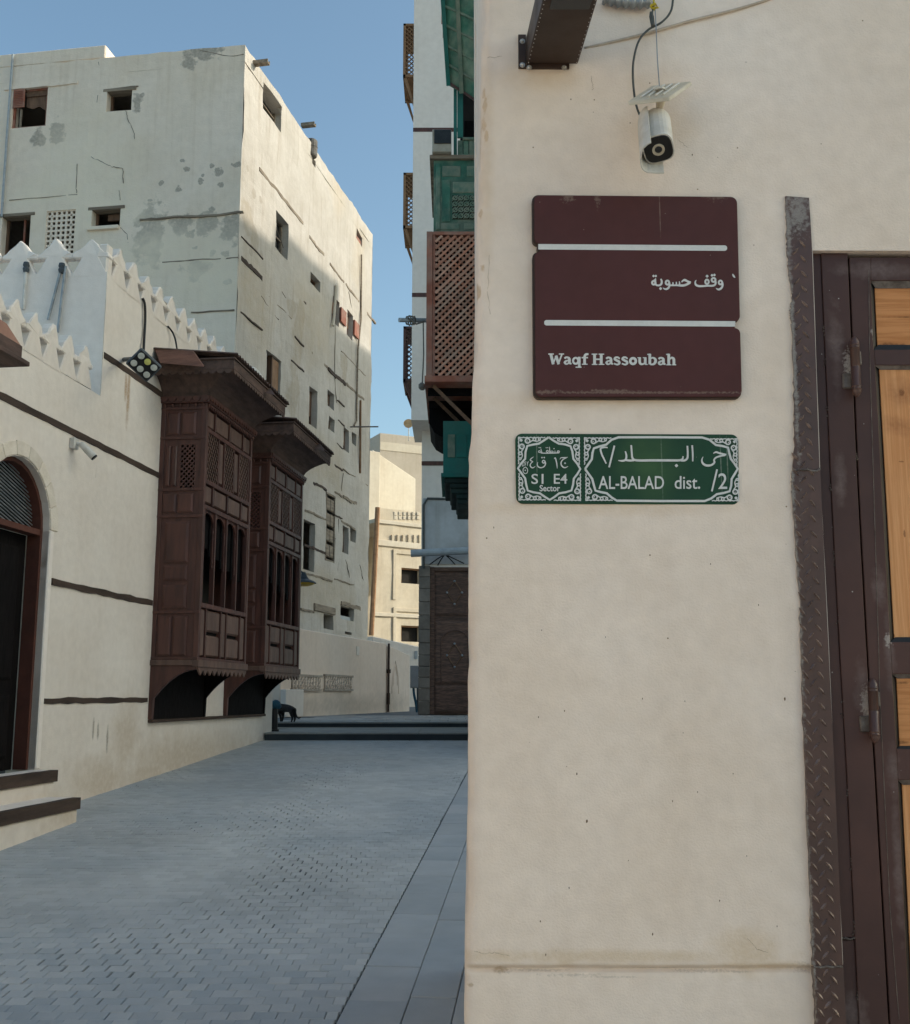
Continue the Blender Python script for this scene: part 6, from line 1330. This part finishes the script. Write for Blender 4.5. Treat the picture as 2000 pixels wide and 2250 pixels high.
# red lattice bay
YR = 15.0; x0 = xat(937, 660, YR); z0, z1 = zat(826, YR), zat(508, YR); LB_ = 2.4
x1 = XW - .01
m = MB().box(x0, x0 + .085, YR, YR + .085, z0, z1).box(x0, x0 + .085, YR + LB_ - .085, YR + LB_, z0, z1).box(x0 + .095, x0 + .125, YR + .02, YR + .06, z0, z1).box(x0 + .085, x1, YR + .005, YR + .07, z1 - .05, z1).box(x0 - .02, x1, YR - .02, YR + LB_, z0 - .09, z0).box(x0, x1, YR + .08, YR + LB_, z1 - .06, z1 - .001).box(XW - .10, x1, YR, YR + .08, z0, z1 - .05)
rb = m.build('lattice_bay', M['red_wood'], gh, bevel=.004); rb['label'] = 'weathered red lattice bay hanging over the lane'
MB().box(x0 + .12, x1 - .08, YR + .16, YR + .18, z0, z1 - .06).build('inner_screen', M['bay_dark'], rb)
ly0, ly1 = z0 + .005, z1 - .055; lx0, lx1 = x0 + .128, XW - .102
def slats(sgn, n0, n1, wdt, pitch, mt):
    t = -(ly1 - ly0) * 1.0
    while t < (lx1 - lx0):
        s0 = max(0, -t); s1_ = min((ly1 - ly0), (lx1 - lx0 - t)); kx = 1.0
        if s1_ - s0 > .06:
            P_ = lambda s_: (lx0 + t + s_, (ly0 + s_) if sgn > 0 else (ly1 - s_))
            A_, B_ = Vector(P_(s0)), Vector(P_(s1_)); d = (B_ - A_).normalized(); q_ = Vector((-d.y, d.x)) * wdt / 2 * (0.85 + .3 * RN.random())
            MB().prism([tuple(A_ + q_), tuple(A_ - q_), tuple(B_ - q_), tuple(B_ + q_)], n0, n1 + RN.gauss(0, .002), lambda a, b, c: Vector((a, c, b))).build('slat', M[mt], rb)
        t += pitch * (0.95 + .1 * RN.random())
slats(1, YR + .02, YR + .032, .034, .098, 'slat_wood'); slats(-1, YR + .036, YR + .048, .030, .098, 'slat_wood')
zb0 = z0 - .09
m = MB()
for i in range(4):
    ya = YR + .15 + i * .65; A_ = Vector((x0 + .10, ya, zb0 - .01)); B_ = Vector((XW, ya, zb0 - .80)); m.tube([A_, B_], .036, 4); k = m.build('strut', M['old_wood'], rb); m = MB()
for i in range(3): MB().box(x0 + .02, x1, YR + .3 + i * .7, YR + .38 + i * .7, zb0 - .10, zb0 - .001).build('joist', M['bay_dark'], rb)
m = MB(); m.prism([(x0 + .02, zb0), (x0 + .02, zb0 - .30), (x0 + .10, zb0 - .44), (x0 + .2, zb0 - .50), (x1, zb0 - .66), (x1, zb0)], YR + 1.2, YR + LB_, lambda a, b, c: Vector((a, c, b))); m.build('soffit_boards', M['bay_dark'], rb)
# green bay above, panels facing the viewer
YG = 15.25; gx0 = xat(953, 430, YG); g0, g1 = z1 + .01, zat(352, YG)
m = MB().box(gx0, x1, YG, YG + 2, g0, g1); gb = m.build('green_bay', M['green_wood'], gh, bevel=.004); gb['label'] = 'peeling green timber bay above the red lattice'
MB().box(gx0 - .06, x1, YG - .06, YG + 2, g1 + .001, g1 + .06).build('ledge', M['beam_grey'], gb, bevel=.006)
def gpan(xa, ya, xb, yb, mt, d=.02):
    a = at(xa, ya, YG); b_ = at(xb, yb, YG); m = MB(); m.panel(a.x, min(b_.x, x1 - .005), b_.z, a.z, 0, d, .012)
    for v in m.v: v[:] = (v.x, YG - v.z, v.y)
    m.build('panel', M[mt], gb)
gpan(958, 360, 968, 506, 'green_wood'); gpan(972, 365, 1012, 388, 'green_pale', .012); gpan(1026, 365, 1060, 388, 'green_pale', .012); gpan(972, 396, 990, 488, 'green_wood', .015); gpan(995, 400, 1048, 424, 'green_pale', .015); gpan(968, 491, 1010, 505, 'green_pale', .01); gpan(1020, 491, 1060, 505, 'green_pale', .01)
a = at(994, 430, YG); b_ = at(1044, 482, YG)
MB().box(a.x, b_.x, YG - .012, YG - .004, b_.z, a.z).build('grille_back', M['void_shade'], gb)
m = MB(); n_ = 4; cw = (b_.x - a.x) / n_
for i in range(n_):
    for j in range(4):
        cx, cz = a.x + (i + .5) * cw, b_.z + (j + .5) * (a.z - b_.z) / 4
        m.tube([(cx + cw * .36 * math.cos(q), YG - .02, cz + cw * .36 * math.sin(q)) for q in [math.pi * 2 * s_ / 10 for s_ in range(11)]], .012, 5)
        m.tube([(cx - cw * .5, YG - .024, cz - cw * .5), (cx + cw * .5, YG - .024, cz + cw * .5)], .009, 4)
m.build('ring_grille', M['green_pale'], gb)
# open green window over it, with sagging green canopy
z2 = zat(205, YG); z3 = zat(300, YG); xg1 = xat(997, 250, YG); xg2 = xat(1018, 250, YG)
MB().box(xg1, xg1 + .05, YG + .02, YG + .08, g1 + .06, z2 + .15).box(xg1 + .055, xg2, YG + .025, YG + .06, z3, z2 + .15).build('window_post', M['teal_wood'], gb, bevel=.005)
MB().box(xg2 - .01, x1, YG + .01, YG + .09, z3 - .04, z3).build('window_sill', M['green_pale'], gb, bevel=.005)
for i in range(4): xa_ = xg1 + .06 + i * .085; MB().box(xa_, xa_ + .078, YG + .035 + .004 * (i % 2), YG + .06, g1 + .06, z3 - .041).build('apron_board', M['green_wood' if i != 2 else 'green_pale'], gb, bevel=.004)
MB().box(xg1 + .1, x1, YG + .5, YG + .55, z3, z2 + .3).build('dark_interior', M['void_shade'], gb)
MB().box(xg2 + .02, xg2 + .18, YG + .3, YG + .33, z3, z3 + .42).build('inner_shutter', M['bay_dark'], gb)
c0_ = [at(968, -60, YG - .9), at(1068, -30, YG - .9), at(1068, 235, YG - .05), at(983, 186, YG - .05)]
m = MB(); m.v = c0_ + [p_ + Vector((0, .02, .05)) for p_ in c0_]; m.f = [[0, 1, 2, 3], [7, 6, 5, 4]] + [[i, (i + 1) % 4, 4 + (i + 1) % 4, 4 + i] for i in range(4)]
cn = m.build('green_canopy', M['green_wood'], gh); cn['label'] = 'sloping green board canopy with battens'
def cq(s_, t): return c0_[0].lerp(c0_[1], s_).lerp(c0_[3].lerp(c0_[2], s_), t)
cnr = (c0_[1] - c0_[0]).cross(c0_[3] - c0_[0]).normalized(); cnr = cnr if cnr.y < 0 else -cnr
for s_, mt in ((.02, 'teal_wood'), (.36, 'green_pale'), (.80, 'green_wood')): MB().tube([cq(s_, 0) + cnr * .03, cq(s_ + .02, 1) + cnr * .03], .04, 4).build('batten', M[mt], cn)
for t in (.28, .45, .63, .80, .97): MB().tube([cq(.0, t) + cnr * .012, cq(1, t + .03) + cnr * .012], .022, 4).build('cross_batten', M['green_pale' if t < .9 else 'bay_wood'], cn)
MB().tube([cq(.93, .55) + cnr * .06, cq(.86, 1.1) + cnr * .1], .035, 4).build('hanging_strip', M['teal_wood'], cn)
MB().box(xat(970, 40, YG), xat(975, 40, YG), YG - .05, YG, zat(53, YG), zat(-30, YG)).box(xat(973, 70, YG), xat(979, 70, YG), YG - .06, YG - .01, zat(84, YG), zat(54, YG)).build('edge_board', M['red_wood'], cn)
# air conditioner on the ledge
ac = thing('air_conditioner', 'old box air conditioner on the ledge of the green bay', 'air conditioner', (gx0, YG - .1, g1 + .06))
a = at(950, 283, YG - .15); b_ = at(992, 346, YG - .15); axx = g1 + .062; 
MB().box(a.x, b_.x, YG - .14, YG + .25, axx, a.z).build('casing', M['ac_white'], ac, bevel=.008)
MB().box(a.x + .03, b_.x - .005, YG - .155, YG - .139, axx + (a.z - axx) * .36, a.z - .015).build('coil_grille', M['black'], ac)
m = MB()
for i in range(14): zz = axx + (a.z - axx) * (.38 + .58 * i / 14); m.box(a.x + .03, b_.x - .005, YG - .162, YG - .156, zz, zz + .006)
tag(m.build('fins', M['slate_metal'], ac), kind='stuff')
# lower teal window under the red bay
YT = 15.6; tx0 = xat(974, 1000, YT); t1, t0 = zat(925, YT), zat(1040, YT); t00 = zat(1095, YT)
m = MB().box(tx0, x1, YT, YT + 1.6, t0, t1); tw = m.build('teal_bay', M['teal_wood'], gh, bevel=.004); tw['label'] = 'small teal green bay tucked under the red lattice bay'
for (xa, ya, xb, yb, mt) in ((984, 955, 1000, 1005, 'green_pale'), (1003, 955, 1026, 1005, 'teal_wood')):
    a = at(xa, ya, YT); b_ = at(xb, yb, YT); MB().box(a.x, b_.x, YT - .015, YT - .001, b_.z, a.z).build('panel', M[mt], tw, bevel=.004)
m = MB(); zz0, zz1 = t0, t0 - .08; MB().box(tx0 - .03, x1, YT - .04, YT + 1.6, t0 - .06, t0 - .001).build('sill', M['teal_wood'], tw, bevel=.004)
for i in range(5): s_ = i * .085; MB().box(tx0 + .02 + s_ * .55 + .03 * (i % 2), x1, YT + .02 + s_ * .3, YT + 1.55, t0 - .061 - (i + 1) * (t0 - t00) / 5, t0 - .061 - i * (t0 - t00) / 5).build('corbel_course', M['corbel'], tw, bevel=.012)
# pole with rope
m = MB().tube([at(877, 703, 15.2), at(940, 704, 15.4)], .035, 8); pl_ = tag(m.build('pole', M['pipe_grey'], None), 'short grey pole wound with rope sticking out over the lane', 'pole')
m = MB()
for i in range(4): m.tube([at(895 + i * 5 + 3 * math.sin(q), 704 + (9 + 2 * i % 3) * math.cos(q), 15.25 + .04 * math.sin(q * 1.3)) for q in [k_ * .7 for k_ in range(10)]], .012, 5)
m.tube([at(900, 700, 15.22), at(915, 712, 15.25), at(932, 706, 15.3)], .014, 5); rp = m.build('rope', M['rope'], None); tag(rp, 'grey rope wound round the short pole', 'rope')
m = MB().tube([at(930, 708, 15.3), at(931, 780, 15.3), at(928, 842, 15.3)], .010, 5).lathe(at(927, 848, 15.3), (0, 0, 1), [(-.06, .02), (-.03, .05), (.02, .05), (.05, .015)], 7).lathe(at(930, 853, 15.3), (0, 0, 1), [(-.03, .01), (0, .04), (.03, .01)], 7)
tag(m.build('rope', M['rope'], None), 'thin cord with a knotted end hanging from the pole', 'cord')

# ------------------------------------------------------------------ added unseen block far to the right, sized to cast shade across the lane
ab = thing('added_shade_block', 'added unseen block far to the right that shades the lane', 'shade block', (33, 20, 0))
for (y0, y1, hgt) in ((4.6, 24.0, 21.2), (24.0, 33.0, 30.4), (33.0, 39.0, 31.0), (39.0, 50, 29.4)):
    P = Plane((30.0, y1), (0, -1)); wn = [(u, u + 1.1, z, z + 1.5, .2) for u in [1.2 + 2.6 * i for i in range(int((y1 - y0 - 2) / 2.6) + 1)] for z in [2.2 + 3.1 * j for j in range(int((hgt - 4) / 3.1) + 1)] if u + 1.1 < y1 - y0]
    m = wallgrid(0, y1 - y0, 0, hgt, wn, step=2.0, amp=.02, seed=y0); m.build('wall', M['white_wall'], ab, P.M)
    MB().box(0, y1 - y0 - .01, 0, hgt - .02, -6, -.25).build('body', M['white_wall'], ab, P.M)

# ------------------------------------------------------------------ far houses
fb = thing('far_cream_house', 'sunlit cream house with black window holes at the end of the lane', 'house', FB.w(0, Z_UP))
W_ = [rect(FB, 882, 1247, 925, 1284), rect(FB, 882, 1374, 925, 1411)]; zt = FB.hit(870, 1120)[1]; uA = FB.hit(822, 1300)[0]
m = wallgrid(uA, uA + 9, Z_UP - .1, zt, [(*r_, .4) for r_ in W_], step=.8, amp=.05, seed=12, ragged=.03); m.build('wall', M['cream_far'], fb, FB.M)
MB().box(uA, uA + 9, zt - .8, zt - .6, -5, -.02).box(uA, uA + 9, Z_UP, zt - .81, -5, -4.8).build('body', M['cream_far'], fb, FB.M)
for r_ in W_:
    u0, u1, z0, z1 = r_; f = MB().box(u0 - .55, u0 - .35, z0 - .9, z1 + .9, 0, .08).box(u0 - .55, u1 + .3, z1 + .7, z1 + .9, 0, .081).build('window_surround', M['cream_far'], fb, FB.M, bevel=.01)
    MB().box(u0, u1, z0, z1, -.39, -.34).build('shade_sheet', M['void_shade'], fb, FB.M)  # near-black sheet imitating the dark of an unlit room
    MB().box(u0, u0 + .08, z0, z1, -.2, -.1).box(u0, u1, z1 - .08, z1, -.2, -.101).build('window', M['tan_wood'], fb, FB.M)
for y_, h_ in ((1150, .10), (1196, .16), (1352, .10)): z = FB.hit(870, y_)[1]; MB().box(uA, uA + 8.5, z - h_, z + h_, 0, .10).build('string_course', M['pale_far'], fb, FB.M, bevel=.02)
for i in range(6): h = FB.hit(862 + i * 12, 1184); MB().box(h[0] - .07, h[0] + .07, h[1] - .28, h[1] + .2, 0, .09).build('dentil', M['cream_far'], fb, FB.M)
for i in range(6):
    for j in range(2):
        h = FB.hit(868 + i * 10, 1129 + j * 9); MB().box(h[0] - .09, h[0] + .09, h[1] - .1, h[1] + .1, 0, .05).build('parapet_block', M['pale_far'], fb, FB.M, bevel=.02)
def block(name, lab, px0, px1, pytop, Y, mat, ang=0.0, depth=6.0, width=None, slope=None):
    P = Plane((at(px0, pytop, Y).x, Y), (math.cos(ang), math.sin(ang))); t = thing(name, lab, 'house', (P.o.x, P.o.y, Z_UP))
    u1 = P.hit(px1, pytop)[0] if width is None else width; z = P.hit(px0, pytop)[1]
    zr2 = z if slope is None else P.hit(px1, slope)[1]
    MB().prism([(0, Z_UP - .1), (u1, Z_UP - .1), (u1, zr2), (0, z)], -depth, 0).build('wall', M[mat], t, P.M, bevel=.03)
    return t, P, u1, z
t, P, u1, z = block('far_tan_house', 'flat roofed tan house highest in the gap at the end of the lane', 835, 960, 951, 74.0, 'tan_far', ang=.45, depth=8)
zz = P.hit(880, 975)[1]; z4 = P.hit(880, 993)[1]; MB().box(.02, u1, z4, zz, 0, .04).build('pale_band', M['pale_far'], t, P.M)
t, P, u1, z = block('far_pale_house', 'bright pale house with a sloping top edge in the lane gap', 819, 914, 988, 66.0, 'pale_far', ang=.7, depth=6, slope=1052)
t, P, u1, z = block('far_corner_house', 'narrow bright house corner just behind the tall house', 812, 836, 990, 62.0, 'pale_far', ang=.6, depth=2)
t, P, u1, z = block('white_outbuilding', 'low white building behind the end of the boundary wall', 818, 935, 1398, 45.0, 'white_wall', ang=.5, depth=5, slope=1424)
r_ = rect(P, 911, 1430, 917, 1448); MB().box(*r_, 0, .03).build('vent', M['pipe_grey'], t, P.M)
m = MB().tube([(*FB.hit(830, 1115, .2), .2), (*FB.hit(823, 1260, .2), .2), (*FB.hit(816, 1396, .2), .2)], .13, 8); tag(m.build('drain_pipe', M['tan_wood'], None, FB.M), 'long brown drain pipe at the left of the far cream house', 'pipe')
# dish and electric box
c_ = at(898, 932, 72.0); ds = thing('satellite_dish', 'rusty orange satellite dish on the far roof', 'dish', c_ - Vector((0, 0, .9)))
m = MB().lathe(c_, (-.1, -1, .35), [(0, .30), (-.0, .02), (.04, .2), (.10, .32), (.13, .33), (.10, .30)], 18); m.build('reflector', M['dish_orange'], ds, smooth=False); MB().tube([c_ + Vector((0, .1, 0)), c_ + Vector((0, .3, -1.1))], .03, 6).build('mast', M['steel'], ds)
eb = thing('electric_box', 'grey electric cabinet on a post beside the stone pier', 'cabinet', at(911, 1560, 30))
a, b_ = at(902, 1463, 30), at(920, 1512, 30); MB().box(a.x, b_.x, 29.9, 30.15, b_.z, a.z).build('cabinet', M['box_grey'], eb, bevel=.01)
MB().box(a.x + .02, b_.x - .02, 29.885, 29.899, b_.z + .03, a.z - .03).build('cabinet_door', M['box_grey'], eb, bevel=.004)
MB().tube(smoothpts([at(909, 1512, 30), at(910, 1525, 30), at(914, 1545, 30), at(917, 1571, 30)], 4), .035, 7).build('feed_pipe', M['blue_bag'], eb)
MB().tube([at(918, 1512, 30), at(918, 1572, 30)], .03, 6).build('post', M['slate_metal'], eb)

# ------------------------------------------------------------------ bollard with blue bag, black cat
YB = 16.4; base = at(602, 1606, YB); base.z = Z_STEP1
bo = thing('bollard', 'low dark bollard with a blue bag tied over its top', 'bollard', base)
MB().lathe(base, (0, 0, 1), [(0, .075), (.03, .075), (.035, .055), (.36, .050), (.40, .060)], 14).build('post', M['black'], bo)
m = MB().lathe(base + Vector((.012, 0, .33)), (0.1, 0, 1), [(0, .068), (.03, .082), (.07, .076), (.10, .060), (.125, .025)], 12)
for v in m.v: v += Vector((1, .6, .6)) * (.012 * noise.noise(v * 14))
m.build('bag', M['blue_bag'], bo, smooth=True)
def skin(name, pts, edges, radii, mat, parent=None, lv=2):
    me = bpy.data.meshes.new(name); me.from_pydata([tuple(p) for p in pts], edges, []); o = obj(name, me, None, parent)
    me.materials.append(mat)
    o.modifiers.new('skin', 'SKIN'); sv = me.skin_vertices
    if not sv: 
        bpy.context.view_layer.objects.active = o
    for i, r in enumerate(radii): me.skin_vertices[0].data[i].radius = (r * 1.25, r * 1.25)
    me.skin_vertices[0].data[0].use_root = True
    s_ = o.modifiers.new('sub', 'SUBSURF'); s_.levels = lv; s_.render_levels = lv
    return o
CB = at(630, 1588.5, 18.45); CB.z = Z_UP
def cp_(x, y_, z): return CB + Matrix.Rotation(math.radians(-42), 3, 'Z') @ Vector((x, y_, z)) * 1.24      # cat walks to the left, seen from the side
pts = [cp_(.10, 0, .185), cp_(.02, 0, .178), cp_(-.06, 0, .180), cp_(-.13, 0, .190), cp_(-.18, -.005, .215), cp_(-.225, -.01, .232),    # pelvis..neck, head
       cp_(.115, .035, .14), cp_(.10, .037, .095), cp_(.125, .037, .06), cp_(.118, .037, .012), cp_(.100, .037, .008),
       cp_(.13, -.035, .14), cp_(.135, -.037, .095), cp_(.165, -.037, .062), cp_(.150, -.037, .012), cp_(.132, -.037, .008),
       cp_(-.125, .033, .12), cp_(-.118, .035, .07), cp_(-.135, .035, .012), cp_(-.152, .035, .008),
       cp_(-.12, -.033, .12), cp_(-.085, -.035, .07), cp_(-.075, -.035, .014), cp_(-.092, -.035, .008),
       cp_(.155, 0, .17), cp_(.178, 0, .11), cp_(.205, 0, .065), cp_(.245, 0, .05), cp_(.285, 0, .062), cp_(.262, -.01, .236) if False else cp_(-.262, -.01, .222)]
edges = [(0, 1), (1, 2), (2, 3), (3, 4), (4, 5), (0, 6), (6, 7), (7, 8), (8, 9), (9, 10), (0, 11), (11, 12), (12, 13), (13, 14), (14, 15), (3, 16), (16, 17), (17, 18), (18, 19), (3, 20), (20, 21), (21, 22), (22, 23), (0, 24), (24, 25), (25, 26), (26, 27), (27, 28), (5, 29)]
rad = [.055, .056, .056, .055, .036, .040, .034, .022, .015, .012, .013, .034, .022, .015, .012, .013, .026, .017, .012, .014, .026, .017, .012, .014, .018, .013, .012, .011, .008, .022]
cat = skin('cat', pts, edges, rad, M['fur']); tag(cat, 'black cat standing on the upper step behind the bollard', 'cat')
m = MB()
for s_ in (-1, 1): e_ = cp_(-.222, -.01 + s_ * .022, .262); m.lathe(e_, (0.0, 0.0, 1), [(-.01, .013), (.012, .010), (.032, .001)], 8)
m.build('ears', M['fur'], cat)
